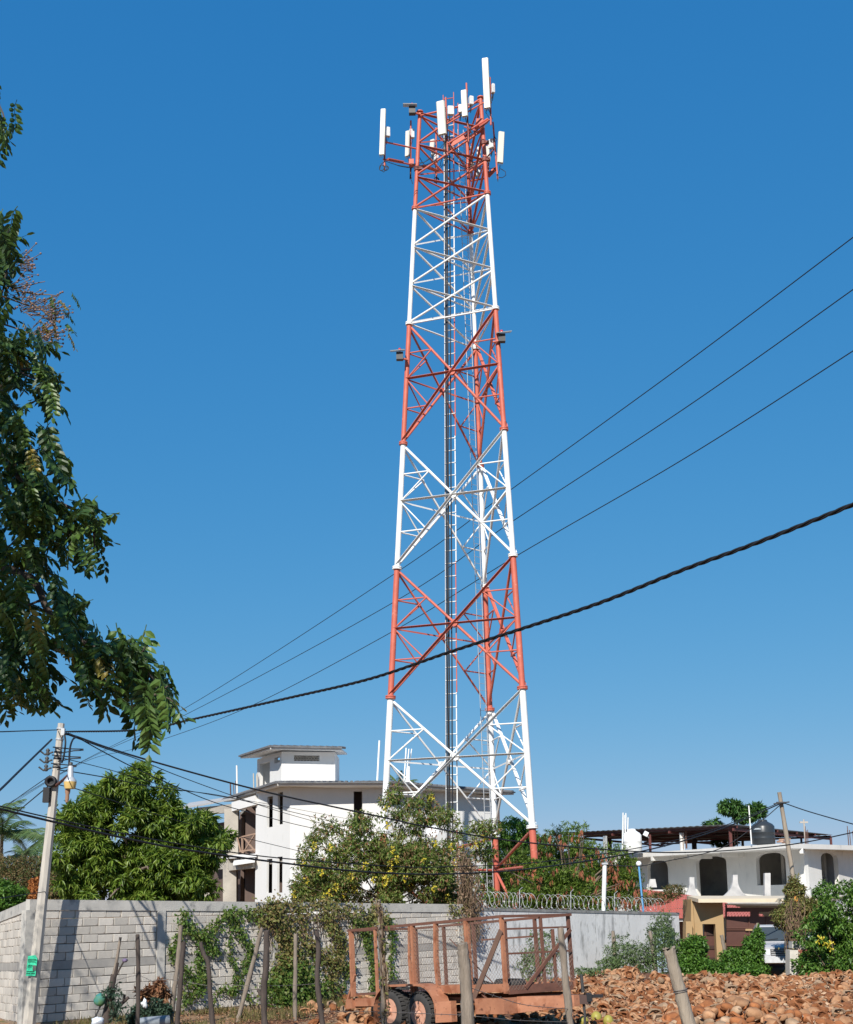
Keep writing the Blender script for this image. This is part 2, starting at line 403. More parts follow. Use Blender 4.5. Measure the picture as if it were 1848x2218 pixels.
# climbing ladder beside the rear leg
ld = (tnode(0, 0) - tnode(2, 0)); ld.z = 0; ld.normalize()
def bl(n, o): return tnode(2, n) + ld * (.25 + o) + Vector((0, -.22, 0))
climb = part('climbing_ladder', MB().tube([bl(N_BOT + .1, 0), bl(N_TOP + .02, 0)], .02, 5), M_GALV, tower)
for k in range(7):
    n0, n1 = levels[k], levels[k + 1]
    part('ladder_rail', MB().tube([bl(n0 + .001, .38), bl(n1, .38)], .02, 5), M_GALV, climb)
rg2 = MB().tube([(0, 0, 0), ld * .38], .0115, 5).mesh('rung', M_GALV)
nr_ = 124
for i in range(nr_): place('rung', rg2, climb, lerp(bl(N_BOT + .12, 0), bl(N_TOP, 0), (i + .5) / nr_))

# ---------------------------------------------------------------- antennas and their sector mounts (crop coordinates of the tower head)
def C(x, y): return 780 + x / 4.861, 100 + y / 4.861
def CP(x, y, Z): return P(*C(x, y), Z)
def panel(label, x0, y0, x1, y1, Z, yaw, depth, pipe=None, radios=(), tilt=0, cables=(), group='panel antennas on the tower head', w=None):
    """x0,y0 top centre and x1,y1 bottom centre of the radome; w its width in metres"""
    top, bot = CP(x0, y0, Z), CP(x1, y1, Z)
    t = thing('panel_antenna', bot, label, 'antenna', group)
    up = (top - bot).normalized(); n = Vector((math.sin(yaw), -math.cos(yaw), tilt)); sd = up.cross(n).normalized(); n = sd.cross(up)
    mb = MB(); h = (top - bot).length
    prof = [(-w / 2, 0), (-w / 2, depth * .6), (-w * .38, depth), (w * .38, depth), (w / 2, depth * .6), (w / 2, 0)]
    mb.prism([bot + sd * a + n * b for a, b in prof], up * h)
    part('radome', mb, M_RADOME, t)
    mb = MB()
    for q in (.12, .85): mb.obox(bot + up * h * q - sd * .06 - n * .14, sd * .12, n * .135, up * .1)
    part('mounting_bracket', mb, M_DGREY, t)
    mb = MB().box(bot - up * .035 + n * depth * .5, (.02, .02, .02))
    for k in range(3): mb.tube([bot + sd * w * (k - 1) * .3 + n * depth * .5, bot + sd * w * (k - 1) * .3 - up * .13 + n * depth * .5], .018, 6)
    part('connector', mb, M_DGREY, t)
    if pipe:
        (xa, ya), (xb, yb) = pipe
        part('mount_pipe', MB().tube([CP(xa, ya, Z + .16), CP(xb, yb, Z + .16)], .042, 8), M_RED, t)
    for (rx0, ry0, rx1, ry1, ryaw) in radios:
        a, b = CP((rx0 + rx1) / 2, ry0, Z + .25), CP((rx0 + rx1) / 2, ry1, Z + .25); rw = (rx1 - rx0) / 4.861 * Z / FPX
        rn = Vector((math.sin(ryaw), -math.cos(ryaw), 0)); rs = Vector((0, 0, 1)).cross(rn) * -1
        R = MB(); hh = a.z - b.z
        R.obox(b - rs * rw / 2 - rn * .05, rs * rw, rn * .16, Vector((0, 0, hh * .93)))
        R.obox(b - rs * rw * .4 - rn * .04 + Vector((0, 0, hh * .93)), rs * rw * .8, rn * .14, Vector((0, 0, hh * .07)))
        rr = part('radio_unit', R, M_RADIO, t)
        Fm = MB()
        for k in range(5): Fm.obox(b - rs * rw * (.4 - .19 * k) + rn * .111, rs * rw * .05, rn * .022, Vector((0, 0, hh * .9)))
        part('cooling_fin', Fm, M_RADIO, rr)
        Cc = MB()
        for k in (-.25, .1, .3): Cc.tube([b + rs * rw * k, b + rs * rw * k * .7 - Vector((0, 0, .14)), b + rs * rw * .15 - Vector((0, -.1, .34))], .012, 5)
        part('jumper_cable', Cc, M_BLACK, rr)
    for pts in cables:
        part('jumper_cable', MB().tube([CP(x, y, Z + .12) for x, y in pts], .017, 5), M_BLACK, t)
    return t
def loop(x, y, r, n=14, wob=6): return [(x + r * math.sin(k * .62) + wob * math.sin(k), y - r * math.cos(k * .62)) for k in range(n)]
panel('white panel antenna reaching furthest out on the boom opposite the tallest panel', 247, 672, 231, 1150, 53.6, -.15, .10, ((262, 900), (258, 1300)), [(253, 860, 316, 955, .25)], cables=[loop(228, 1280, 30), loop(272, 1285, 26), [(255, 1150), (262, 1210), (225, 1240), (205, 1300), (250, 1325), (285, 1290), (262, 1210)]], w=.25)
panel('slim white antenna clamped beside the lower stub pipe at the solar box leg', 506, 902, 500, 1165, 55.6, -.5, .10, ((535, 785), (532, 1395)), [(516, 880, 572, 970, .2)], cables=[[(505, 1165), (515, 1230), (545, 1260), (530, 1380), (555, 1450)], [(530, 980), (515, 1100), (530, 1200), (525, 1400), (548, 1385)]], w=.22)
panel('broad tilted cream antenna in front of the cable ladder top', 850, 595, 872, 940, 52.9, -.30, .15, ((902, 540), (922, 1150)), [(918, 640, 990, 728, .1)], cables=[[(870, 945), (885, 1010), (880, 1090), (915, 1140), (905, 1260)], [(895, 930), (910, 1000), (895, 1080), (935, 1130)], [(950, 735), (930, 800), (915, 930), (940, 1110)]], w=.40)
panel('white antenna with side radio boxes between the cream panel and tallest panel', 1095, 478, 1108, 748, 52.6, -.25, .13, ((1120, 390), (1140, 1010)), [(1144, 535, 1194, 622, .3), (1040, 625, 1076, 705, -.2)], cables=[[(1108, 750), (1120, 800), (1135, 870), (1130, 990), (1160, 1030), (1145, 940)], [(1125, 745), (1145, 830), (1170, 900), (1175, 960)]], w=.28)
panel('tallest white panel antenna standing above the whole tower head', 1318, 140, 1342, 660, 53.5, -.2, .12, ((1368, 330), (1378, 830)), [(1380, 405, 1416, 498, .35)], cables=[[(1345, 660), (1365, 690), (1380, 740), (1395, 770)], [(1335, 665), (1325, 700), (1365, 760)], [(1398, 505), (1380, 560), (1385, 600)]], w=.31)
panel('slanted cream antenna on the low outer pipe under the tallest panel', 1488, 915, 1472, 1236, 54.5, .2, .13, ((1400, 800), (1450, 1400)), [(1356, 985, 1420, 1078, -.6)], cables=[[(1475, 1240), (1470, 1300), (1445, 1360), (1452, 1425)], [(1480, 1290), (1530, 1320), (1535, 1360), (1500, 1385), (1460, 1382)], [(1415, 950), (1400, 985), (1425, 1015), (1440, 985), (1415, 950)]], w=.30)
panel('small white antenna half hidden inside behind the taller leg', 1258, 1070, 1246, 1240, 57.3, -.3, .1, ((1270, 1000), (1262, 1300)), [(1226, 1180, 1262, 1240, 0)], w=.22)
panel('small white antenna showing just outside behind the taller leg', 1338, 1065, 1344, 1215, 57.2, .2, .1, ((1352, 1030), (1350, 1340)), [(1335, 1170, 1372, 1215, .2)], w=.20)
panel('narrow white antenna edge beside the rear leg above round drum', 1170, 1060, 1172, 1200, 58.2, .9, .1, ((1176, 1030), (1180, 1420)), [(1140, 1255, 1190, 1335, -.2), (1213, 1310, 1262, 1370, .1)], w=.10)
panel('weathered antenna seen from its back inside the mast', 768, 992, 760, 1080, 57.2, -.6, .1, ((800, 860), (806, 1440)), [(745, 1085, 790, 1150, .1), (775, 1150, 826, 1222, .2)], cables=[loop(800, 1410, 28), [(790, 1220), (800, 1280), (785, 1390), (805, 1450)], [(620, 1160), (660, 1230), (720, 1290), (800, 1300)]], w=.26)
# booms that carry them
bm = thing('sector_boom', CP(520, 1240, 55.4), 'red two pipe boom carrying the outermost antenna past the solar box leg', 'antenna mount', 'antenna booms on the tower head')
part('boom_pipe', MB().tube([CP(245, 1005, 53.7), CP(535, 1068, 55.4), CP(600, 1080, 55.5)], .04), M_RED, bm)
part('boom_pipe', MB().tube([CP(245, 1190, 53.7), CP(530, 1245, 55.4), CP(815, 1312, 57.2)], .04), M_RED, bm)
for a, b, z0, z1 in ((285, 445, 54., 54.9), (655, 830, 56.1, 57.2)):
    ya, yb = (1190, 1222) if a < 400 else (1258, 1318)
    part('tie_plate', MB().beam(CP(a, ya, z0), CP(b, yb, z1), .22, .05), M_RED, bm)
part('clamp', MB().obox(CP(515, 1245, 55.4), (.24, 0, 0), (0, .24, 0), (0, 0, .3)), M_RED, bm)
bm = thing('sector_boom', CP(1250, 900, 54), 'red boom with stiffener rising towards the tallest antenna', 'antenna mount', 'antenna booms on the tower head')
part('boom_pipe', MB().tube([CP(925, 1025, 53), CP(1345, 765, 53.5)], .045), M_RED, bm)
part('boom_pipe', MB().tube([CP(905, 825, 53), CP(1310, 590, 53.5)], .036), M_RED, bm)
part('tie_plate', MB().beam(CP(960, 1040, 53.1), CP(1100, 955, 52.9), .05, .2), M_RED, bm)
part('tie_plate', MB().beam(CP(1240, 860, 53.3), CP(1350, 790, 53.5), .3, .07), M_RED, bm)
part('bracing_pipe', MB().tube([CP(935, 1030, 53), CP(1000, 1110, 53.6), CP(1090, 1235, 57.4)], .042), M_RED, bm)
part('bracing_pipe', MB().tube([CP(1340, 790, 53.5), CP(1250, 900, 54), CP(1100, 850, 57)], .035), M_RED, bm)
part('clamp', MB().obox(CP(1225, 830, 53.9), (.3, 0, 0), (0, .3, 0), (0, 0, .35)), M_RED, bm)
bm = thing('sector_boom', CP(1330, 1380, 56), 'red boom under the slanted cream antenna on the low outer pipe', 'antenna mount', 'antenna booms on the tower head')
part('boom_pipe', MB().tube([CP(1440, 1265, 55.3), CP(1330, 1390, 55.7), CP(1160, 1420, 57.8)], .045), M_RED, bm)
part('boom_pipe', MB().tube([CP(1420, 1075, 55.4), CP(1310, 1200, 55.8), CP(1150, 1230, 57.8)], .036), M_RED, bm)
part('tie_plate', MB().beam(CP(1425, 1290, 55.4), CP(1345, 1370, 55.6), .06, .22), M_RED, bm)
solo('cable_drum', MB().lathe(CP(1165, 1268, 57.6), (0, 0, 1), [(0, .02), (.05, .16), (.12, .2), (.2, .16), (.24, .02)], 14), M_RADIO, 'small round white drum beside the rear leg near the top', 'microwave dish')
tbar = MB()
for (x0, y0, x1, y1, z) in ((875, 515, 880, 700, 54.6), (985, 485, 990, 960, 54.6)): tbar.tube([CP(x0, y0, z), CP(x1, y1, z)], .022, 6)
tbar.tube([CP(880, 560, 54.6), CP(986, 543, 54.6)], .02, 6); tbar.tube([CP(1118, 390, 54), CP(1130, 480, 54)], .03, 6)
part('ladder_end_stub', tbar, M_RED, tower)
part('lightning_rod', MB().tube([CP(1030, 600, 56), CP(1035, 1000, 56)], .022, 6), M_RED, tower)
# solar obstruction lights
def solar(label, x, y, Z, mir, roll):
    """x,y photo pixel of the box centre"""
    p = P(x, y, Z); k = Z / FPX
    t = thing('obstruction_light', p - Vector((0, 0, .26)), label, 'warning light', 'solar warning lights on the tower legs')
    part('battery_box', MB().box(p, (.32, .26, .36)), M_DGREY, t)
    M = Matrix.Rotation(roll, 3, 'Y') @ Matrix.Rotation(rad(18), 3, 'X')
    part('solar_panel', MB().box(p + Vector((-.1 * mir, -.05, .27)), (.68, .5, .035), M), mat('solar_panel_grey', (.35, .36, .36), (.28, .29, .3), rough=.3), t)
    part('beacon_lamp', MB().lathe(p + Vector((0, 0, .28)), (0, 0, 1), [(0, .07), (.09, .07), (.13, .04), (.14, .005)], 10), mat('red_lens', (.5, .03, .03), rough=.2), t)
    part('bracket_arm', MB().beam(p + Vector((0, 0, -.1)), p + Vector((.4 * mir, .1, -.12)), .1, .06), M_RED, t)
solar('solar warning light at the very top of the leg behind the outermost antenna', 893, 240, 55.2, 1, .03)
solar('solar warning light halfway up on the same side as the street lamp pole', 866, 772, 54.9, 1, -.08)
solar('solar warning light halfway up on the side of the white water tank', 1087, 733, 53.6, -1, -.1)

jc = MB()
lt = cl(5.6)
for q, sag in ((CP(258, 1200, 53.8), .5), (CP(530, 1240, 55.4), .35), (CP(800, 1300, 57.1), .3), (CP(900, 1000, 53.1), .1), (CP(1140, 900, 53), .25), (CP(1360, 780, 52.6), .3), (CP(1440, 1280, 55.3), .5), (CP(1250, 1250, 57.2), .3), (CP(1340, 1250, 57.1), .35)):
    for k in range(2):
        e = lt + Vector((random.uniform(-.2, .15), .1, random.uniform(-1.2, .1))); jc.tube([lerp(q, e, t_) - Vector((0, 0, (sag + .12 * k) * 4 * t_ * (1 - t_))) + Vector((random.uniform(-.04, .04), 0, random.uniform(-.04, .04))) for t_ in np.linspace(0, 1, 10)], .014, 5)
part('jumper_cable', jc, M_BLACK, tower, kind='stuff')
for leg, n_ in ((1, 5.45), (1, 5.3), (0, 5.35), (2, 5.35), (2, 5.1)):
    p = tnode(leg, n_); part('pipe_clamp', MB().lathe(p - Vector((0, 0, .09)), (0, 0, 1), [(0, .12), (.0, .15), (.18, .15), (.18, .12)], 10, False).box(p + Vector((.16, -.05, 0)), (.18, .14, .14)), M_OXIDE_T, tower)
# ---------------------------------------------------------------- block wall along the lot
M_BLOCK = mat('concrete_block', (.57, .52, .455), (.46, .425, .375), rough=.95, scale=5, bump=.7, bscale=60, island=.17, spots=[((.25, .23, .205), 2.2, .58, .78), ((.36, .31, .26), 9, .62, .74)])
M_MORTAR = mat('mortar', (.20, .18, .16), (.13, .12, .11), rough=.95, scale=9, bump=.5)
M_CONC = mat('grey_concrete', (.50, .475, .43), (.37, .355, .325), rough=.95, scale=2.5, bump=.4, bscale=40, spots=((.13, .13, .13), 3.5, .56, .74))
M_CONC_D = mat('damp_concrete', (.36, .335, .30), (.27, .255, .235), rough=.95, scale=3, bump=.4, bscale=40)
W0 = P(188, 1949, 29.65); WD = Vector((.729, .685, 0)).normalized(); WN = Vector((WD.y, -WD.x, 0))
A0 = W0 + WD * -1.42
def wall_s(x, y=1970):
    d = P(x, y, 1.) - Vector((0, 0, EYE)); t_ = WN.dot(W0 - Vector((0, 0, EYE))) / WN.dot(d); return (Vector((0, 0, EYE)) + d * t_ - W0).dot(WD)
def block_mesh(w, h, d):
    mb = MB(); c = .008
    # front with softened edges
    o = [(-w / 2, 0, 0), (w / 2, 0, 0), (w / 2, 0, h), (-w / 2, 0, h)]
    fr = [(-w / 2 + c, -d, c), (w / 2 - c, -d, c), (w / 2 - c, -d, h - c), (-w / 2 + c, -d, h - c)]
    m = [(x, -d + c, z) for x, _, z in o]
    mb.add(o + m + fr, [(0, 1, 5, 4), (1, 2, 6, 5), (2, 3, 7, 6), (3, 0, 4, 7), (4, 5, 9, 8), (5, 6, 10, 9), (6, 7, 11, 10), (7, 4, 8, 11), (8, 9, 10, 11)])
    return mb
BLOCKS = [block_mesh(w, .178, .03).mesh('block', M_BLOCK) for w in (.385, .38, .39)]
HALF = [block_mesh(w, .178, .03).mesh('block', M_BLOCK) for w in (.18, .16)]
def block_wall(name, A, D, Nn, length, slope, top0, top1, cols, label, limit, rows_lo=6, hide=None):
    wl = thing(name, (A.x, A.y, 0), label, 'wall')
    zt = lambda s: lerp(top0, top1, s / length)
    zs = lambda s: slope * s
    seg_ = lambda mb, s0, s1, a, b, t0, t1: seg(mb, A, D, Nn, s0, s1, a + zs(s0), b + zs(s0), a + zs(s1), b + zs(s1), t0, t1)
    part('core', seg_(MB(), 0, length, -.3, min(top0, top1) - .23, -.16, -.02), M_MORTAR, wl)
    part('cap_beam', seg(MB(), A, D, Nn, 0, length, top0 - .24 + zs(0), top0 + zs(0), top1 - .24 + zs(length), top1 + zs(length), -.17, .035), M_CONC, wl)
    part('middle_beam', seg_(MB(), 0, length, 1.245, 1.435, -.15, .012), M_CONC_D, wl)
    part('footing', seg_(MB(), 0, length, -.3, .09, -.17, .03), mat(name + '_footing', (.33, .24, .16), (.22, .155, .105), rough=.95, scale=3), wl)
    for s in cols:
        if s < 0: continue
        part('column', seg(MB(), A, D, Nn, max(s - .11, -.1), s + .11, -.3 + zs(s), zt(s) - .242 + zs(s), -.3 + zs(s), zt(s) - .242 + zs(s), -.18, .045), M_CONC, wl)
    rz = math.atan2(Nn.x, -Nn.y)
    cells = []
    for r in range(12):
        z = .10 + r * .19 if r < 6 else 1.44 + (r - 6) * .19
        for ca, cb2 in zip([cols[0]] + list(cols[1:]), list(cols[1:]) + [length + .11]):
            a, b = ca + .115, cb2 - .115
            w_ = .2 if r % 2 else .4
            while a < b - .03:
                w1 = min(w_, b - a); cells.append((a + w1 / 2, z, w1)); a += w1; w_ = .4
    cells = [c for c in cells if c[1] < zt(c[0]) - .28]
    cells.sort(key=lambda c: (hide(c) if hide else 0, c[0]))
    rest = MB()
    for i, (s, z, hf) in enumerate(cells):
        me = random.choice(BLOCKS); kx_ = (hf - .014) / .385
        t = random.uniform(-.004, .006)
        p = Vector((A.x, A.y, 0)) + D * (s + random.uniform(-.004, .004)) + Nn * (-.02 + t) + Vector((0, 0, z + zs(s) + random.uniform(-.005, .005)))
        if i < limit: place('block', me, wl, p, rz + random.uniform(-.012, .012), scale=(kx_, 1, random.uniform(.99, 1.015)))
        else:
            M = Matrix.Rotation(rz, 3, 'Z'); rest.add([M @ Vector((v.co.x * kx_, v.co.y, v.co.z)) + p for v in me.vertices], [tuple(f.vertices) for f in me.polygons])
    if rest.v: part('block_remainder', rest, M_BLOCK, wl, kind='stuff')
    return wl
WLEN = 13.8
block_wall('block_wall', A0, WD, WN, WLEN, 0, 2.83, 2.56, [0.02, 3.42, 6.9, 10.4, WLEN - .1], 'long grey concrete block wall with ring beam and creeper hanging over it', 300, hide=lambda c: 1 if (7.5 < c[0] < 9.5 and c[1] > .4) or (c[0] > 9 and c[1] < .5) else 0)
LD = Vector((-.456, .89, 0)).normalized(); LN = Vector((-LD.y, LD.x, 0)); LN = LN if LN.y < 0 else -LN
block_wall('block_wall', A0 + LD * .14, LD, LN, 7.2, -.0425, 2.80, 2.62, [-.05, 7.1], 'bright sunlit block wall turning the corner at the concrete pole', 220)
# plastered wall
M_PLASTER = mat('weathered_plaster', (.62, .615, .60), (.52, .515, .505), rough=.95, scale=1.6, bump=.4, bscale=30, stretch=(1, 1, .35),
                spots=[((.17, .17, .17), 3.0, .56, .76), ((.28, .275, .26), 7, .58, .72)])
pw = thing('plaster_wall', tuple(W0 + WD * 13) [:2] + (0,), 'pale weathered plaster wall topped with razor wire beside the trailer', 'wall')
s0, s1 = 12.42, 23.3
seg(pm := MB(), W0, WD, WN, s0, s1, -.2, 2.38, -.2, 2.05, -.17, .01); part('wall_face', pm, M_PLASTER, pw)
seg(pm := MB(), W0, WD, WN, s0 - .02, s1 + .02, 2.382, 2.47, 2.052, 2.14, -.19, .03); part('coping', pm, mat('sooty_coping', (.27, .27, .26), (.13, .13, .13), rough=.95, scale=5, stretch=(1, 1, .4)), pw)
seg(pm := MB(), W0, WD, WN, s0, s0 + .3, -.2, 2.379, -.2, 2.37, .01, .05); part('pilaster', pm, M_CONC, pw)
dr = thing('door', tuple(W0 + WD * 22.3)[:2] + (0,), 'pale blue door leaf set into the end of the plaster wall', 'door')
seg(pm := MB(), W0, WD, WN, 21.75, 22.95, .05, 1.62, .05, 1.6, .012, .05); part('door_frame', pm, mat('door_dark_frame', (.09, .10, .09)), dr)
seg(pm := MB(), W0, WD, WN, 21.85, 22.4, .1, 1.5, .1, 1.48, .052, .08); part('door_leaf', pm, mat('pale_blue_paint', (.42, .55, .66), (.55, .64, .70), rough=.5, scale=2, stretch=(6, 6, 1)), dr)
seg(pm := MB(), W0, WD, WN, 22.42, 22.85, .1, 1.5, .1, 1.48, .052, .07); part('door_leaf', pm, mat('dark_teal_glass', (.05, .09, .09), rough=.15), dr)
# razor wire
M_RAZOR = mat('razor_wire', (.58, .58, .56), (.45, .45, .44), rough=.5, metal=.4)
def razor(label, sa, sb, r, pitch, squash=1):
    zt = lambda s: lerp(2.47, 2.14, (s - s0) / (s1 - s0)); mb = MB(); pts = []
    n = int((sb - sa) / pitch * 18)
    for i in range(n + 1):
        s = lerp(sa, sb, i / n); a = i / 18 * 2 * math.pi; rr = r * (1 + .06 * math.sin(i * .13))
        pts.append(W0 * 1 + WD * (s + .05 * math.sin(i * .31)) - WN * (.08 + math.sin(a) * rr * .8) + Vector((0, 0, -W0.z + zt(s) + r + .015 - math.cos(a) * rr * squash)))
    mb.tube(pts, .0062, 4)
    for i in range(0, n, 4):
        p, q = pts[i], pts[min(i + 1, n)]; d = (q - p).normalized()
        mb.beam(p - d * .022, p + d * .022, .045, .004)
    return solo('razor_wire', mb, M_RAZOR, label, 'razor wire', 'coils of razor wire on the plaster wall')
razor('tight razor wire coil starting beside the dry vine stump', 12.9, wall_s(1158), .24, .19)
razor('loose razor wire coil stretching past the white pipe post', wall_s(1172), wall_s(1436), .23, .26)
def wall_post(name, m, label, xt, yt, xb, yb, s, r, cat, extra=None, grp=None):
    zt = lerp(2.47, 2.14, (s - s0) / (s1 - s0)); b = W0 + WD * s - WN * .09; b.z = zt + .005
    k = b.y / FPX; top = P(xt, yt, b.y - .05)
    t = thing(name, b, label, cat, grp); part('pole_shaft', MB().tube([b, top], r, 8), m, t)
    return t, b, top
t, b, top = wall_post('pipe_post', M_WHITE, 'white pipe post standing on the plaster wall among the razor wire', 1310, 1872, 1312, 1970, wall_s(1312), .075, 'post')
part('pipe_cap', MB().box(top + Vector((0, 0, .02)), (.2, .2, .06)), M_GALV, t)
t, b, top = wall_post('lamp_post', mat('sky_blue_paint', (.12, .33, .58)), 'thin blue leaning post with a small lamp near the red tile roof', 1384, 1876, 1398, 1972, wall_s(1398), .035, 'post')
part('lamp_head', MB().ball(top + Vector((0, 0, .08)), (.1, .1, .1)), M_WHITE, t)
for k, (s, lab) in enumerate(((wall_s(1130), 'short iron stake holding the tight razor coil'), (wall_s(1241), 'short bluish iron stake at the start of the loose razor coil'), (wall_s(1336), 'short iron stake just past the white pipe post'))):
    zt = lerp(2.47, 2.14, (s - s0) / (s1 - s0)); b = W0 + WD * s - WN * .09; b.z = zt
    solo('wire_stake', MB().tube([b, b + Vector((.02, 0, .58))], .016, 6).tube([b + Vector((.02, 0, .58)), b + Vector((.1, -.1, .66))], .014, 6), M_GALV, lab, 'stake', 'razor wire stakes')

# ---------------------------------------------------------------- white unfinished house behind the mast
M_HOUSE = mat('white_stucco', (.66, .65, .63), (.61, .60, .58), rough=.9, scale=.7, bump=.15, bscale=20, stretch=(1, 1, .4), spots=[((.50, .49, .46), 1.1, .60, .85), ((.56, .55, .52), 5, .62, .8)])
M_RAWC = mat('raw_concrete', (.42, .385, .33), (.32, .29, .25), rough=.95, scale=1.2, bump=.2, bscale=15, spots=((.2, .19, .18), 2, .6, .75))
M_DARK = mat('shade_dark_brown', (.12, .085, .07), (.10, .07, .06), rough=1)  # dark brown puts shade of openings into the colour; canopy posts just dark
M_TILE = mat('grey_roof_tile', (.16, .16, .165), (.09, .09, .095), rough=.8, scale=3)
M_WOOD = mat('rail_wood', (.36, .24, .17), (.26, .17, .12), rough=.8, scale=6)
hz = lambda x, y, Z: P(x, y, Z).z
C1, C2, C3 = P(628, 1900, 64), P(832, 1900, 64.9), P(1082, 1900, 69)
L1, L0 = P(553, 1900, 67.6), P(415, 1900, 76)
for v in (C1, C2, C3, L1, L0): v.z = 0
ZE = hz(628, 1702, 64)                       # eave underside
house = thing('white_house', (C1.x, C1.y, 0), 'white unfinished house with dark tiled eaves and rooftop stair hut', 'house')
nR1 = Vector((-(C2 - C1).y, (C2 - C1).x, 0)).normalized(); nR2 = Vector((-(C3 - C2).y, (C3 - C2).x, 0)).normalized()
nL = Vector(((C1 - L1).y, -(C1 - L1).x, 0)).normalized(); nL = nL if nL.x > 0 else -nL
def span(A, B, xa, xb, Zg=None):
    """distance along A->B of photo columns xa and xb"""
    o = []
    D = (B - A).normalized()
    for x in (xa, xb):
        lo, hi = -2., (B - A).length + 2
        f = lambda s: pix((*(A + D * s)[:2], 4.5))[0]
        sg = 1 if f(hi) > f(lo) else -1
        for _ in range(40):
            m_ = (lo + hi) / 2
            if (f(m_) - x) * sg > 0: hi = m_
            else: lo = m_
        o.append(lo)
    return min(o), max(o)
def zat(x, y, A, B):
    s = span(A, B, x, x)[0]; q = A + (B - A).normalized() * s; return hz(x, y, q.y)
f1 = span(C1, C2, 767, 786); zt1, zb1 = zat(776, 1714, C1, C2), zat(776, 1788, C1, C2)
g1 = span(C2, C3, 838, 874); g2 = span(C2, C3, 927, 943)
w = holes(MB(), C1, C2, 0, ZE, .25, [(*f1, zb1, zt1)], nR1); part('facade', w, M_HOUSE, house)
ZE2 = hz(1085, 1724, 69)
w = holes(MB(), C2, C3, 0, ZE2, .25, [(*g1, zat(855, 1743, C2, C3), zat(855, 1714, C2, C3)), (*g2, zat(935, 1757, C2, C3), zat(935, 1722, C2, C3))], nR2)
w.prism([(*C2[:2], ZE2), (*C3[:2], ZE2), (*C2[:2], ZE)], nR2 * .25); part('facade', w, M_HOUSE, house)
zl = lambda y, x=590: zat(x, y, C1, L1)
h1, h2 = span(C1, L1, 601, 612), span(C1, L1, 578, 590)
w = holes(MB(), C1, L1, 0, ZE, .12, [(*h1, zl(1788), zl(1719)), (*h2, zl(1791), zl(1724)), (*h1, zl(1934), zl(1857)), (*h2, zl(1934), zl(1860))], nL); part('side_wall', w, M_HOUSE, house)
# inside: floors and a dark back so that openings read deep
inn = MB(); c0 = (C1 + C3 + L1) / 3
zf = zl(1850)
for z in (1.0, zf - .5, ZE - .2): inn.prism([(*(C1 + (c0 - C1) * .05)[:2], z), (*(C2 + (c0 - C2) * .05)[:2], z), (*(C3 + (c0 - C3) * .05)[:2], z), (C3.x - 2, C3.y + 8, z), (L0.x + 2, L0.y + 6, z), (*(L1 + (c0 - L1) * .05)[:2], z)], (0, 0, .2))
part('floor_slab', inn, M_RAWC, house)
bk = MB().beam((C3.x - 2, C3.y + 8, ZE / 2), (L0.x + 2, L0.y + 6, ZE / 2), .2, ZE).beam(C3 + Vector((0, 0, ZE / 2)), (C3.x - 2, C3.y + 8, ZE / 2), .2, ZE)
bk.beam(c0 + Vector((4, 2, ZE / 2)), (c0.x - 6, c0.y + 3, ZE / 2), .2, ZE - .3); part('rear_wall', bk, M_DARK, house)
# roof slab with dark tile edge, bending round the corners
ov = .95
def off(A, n, d=ov): return A - n * d
Q = [off(C3, nR2, .7) + (C3 - C2).normalized() * .6, off(C2, (nR1 + nR2).normalized()), C1 - (nR1 + nL).normalized() * ov * 1.35, P(483, 1900, 74.5)]
Q[3].z = 0
zq = [hz(1093, 1722, Q[0].y), hz(828, 1701, Q[1].y), hz(623, 1701, Q[2].y), hz(481, 1737, Q[3].y)]
ze = sum(zq[1:3]) / 2
rim = [(*q[:2], z) for q, z in zip(Q, zq)]
bk_ = [(Q[3].x + 5, Q[3].y + 9, ze + 1), (Q[0].x - 4, Q[0].y + 10, ze + 1)]
part('roof', MB().prism([rim[0], rim[1], rim[2], rim[3], bk_[0], bk_[1]], (0, 0, .09)), M_HOUSE, house)
ed = MB()
for a, b in zip(rim[:-1], rim[1:]):
    a, b = Vector(a), Vector(b); n = int((b - a).length / .3)
    ed.beam(a + Vector((0, 0, .125)), b + Vector((0, 0, .125)), .3, .07)
    for k in range(n):
        p = lerp(a, b, (k + .5) / n); iv = (Vector((c0.x, c0.y, p.z)) - p).normalized()
        ed.tube([p + Vector((0, 0, .16)) - iv * .1, p + Vector((0, 0, .24)) + iv * .9], .085, 6)
part('tile_edge', ed, M_TILE, house)
# porch end: raw concrete columns, slabs, rail
def col(mb, x0, x1, y0, y1, Z, dep=.6):
    a, b = P(x0, y0, Z), P(x1, y0, Z); c, d = P(x0, y1, Z), P(x1, y1, Z)
    return mb.hexa([c, d, d + Vector((0, dep, 0)), c + Vector((0, dep, 0)), a, b, b + Vector((0, dep, 0)), a + Vector((0, dep, 0))])
part('porch_column', col(MB(), 486, 516, 1752, 1852, 69.7, .5), M_RAWC, house)
part('porch_column', col(MB(), 483, 512, 1868, 1960, 69.5, .6), M_RAWC, house)
part('porch_column', col(MB(), 440, 456, 1868, 1960, 73.5, .6), M_RAWC, house)
part('porch_column', col(MB(), 436, 447, 1760, 1850, 74.5, .5), M_RAWC, house)
part('porch_beam', MB().beam(P(558, 1733, 67.4), P(507, 1748, 69.8), .3, .5), M_HOUSE, house)
part('porch_beam', MB().beam(P(513, 1750, 69.7), P(432, 1758, 74.5), .3, .45), M_RAWC, house)
part('porch_beam', MB().beam(P(553, 1872, 67.5), P(500, 1878, 69.5), .3, .4), M_RAWC, house)
part('porch_beam', MB().beam(P(500, 1872, 69.5), P(436, 1876, 73.5), .3, .5), M_RAWC, house)
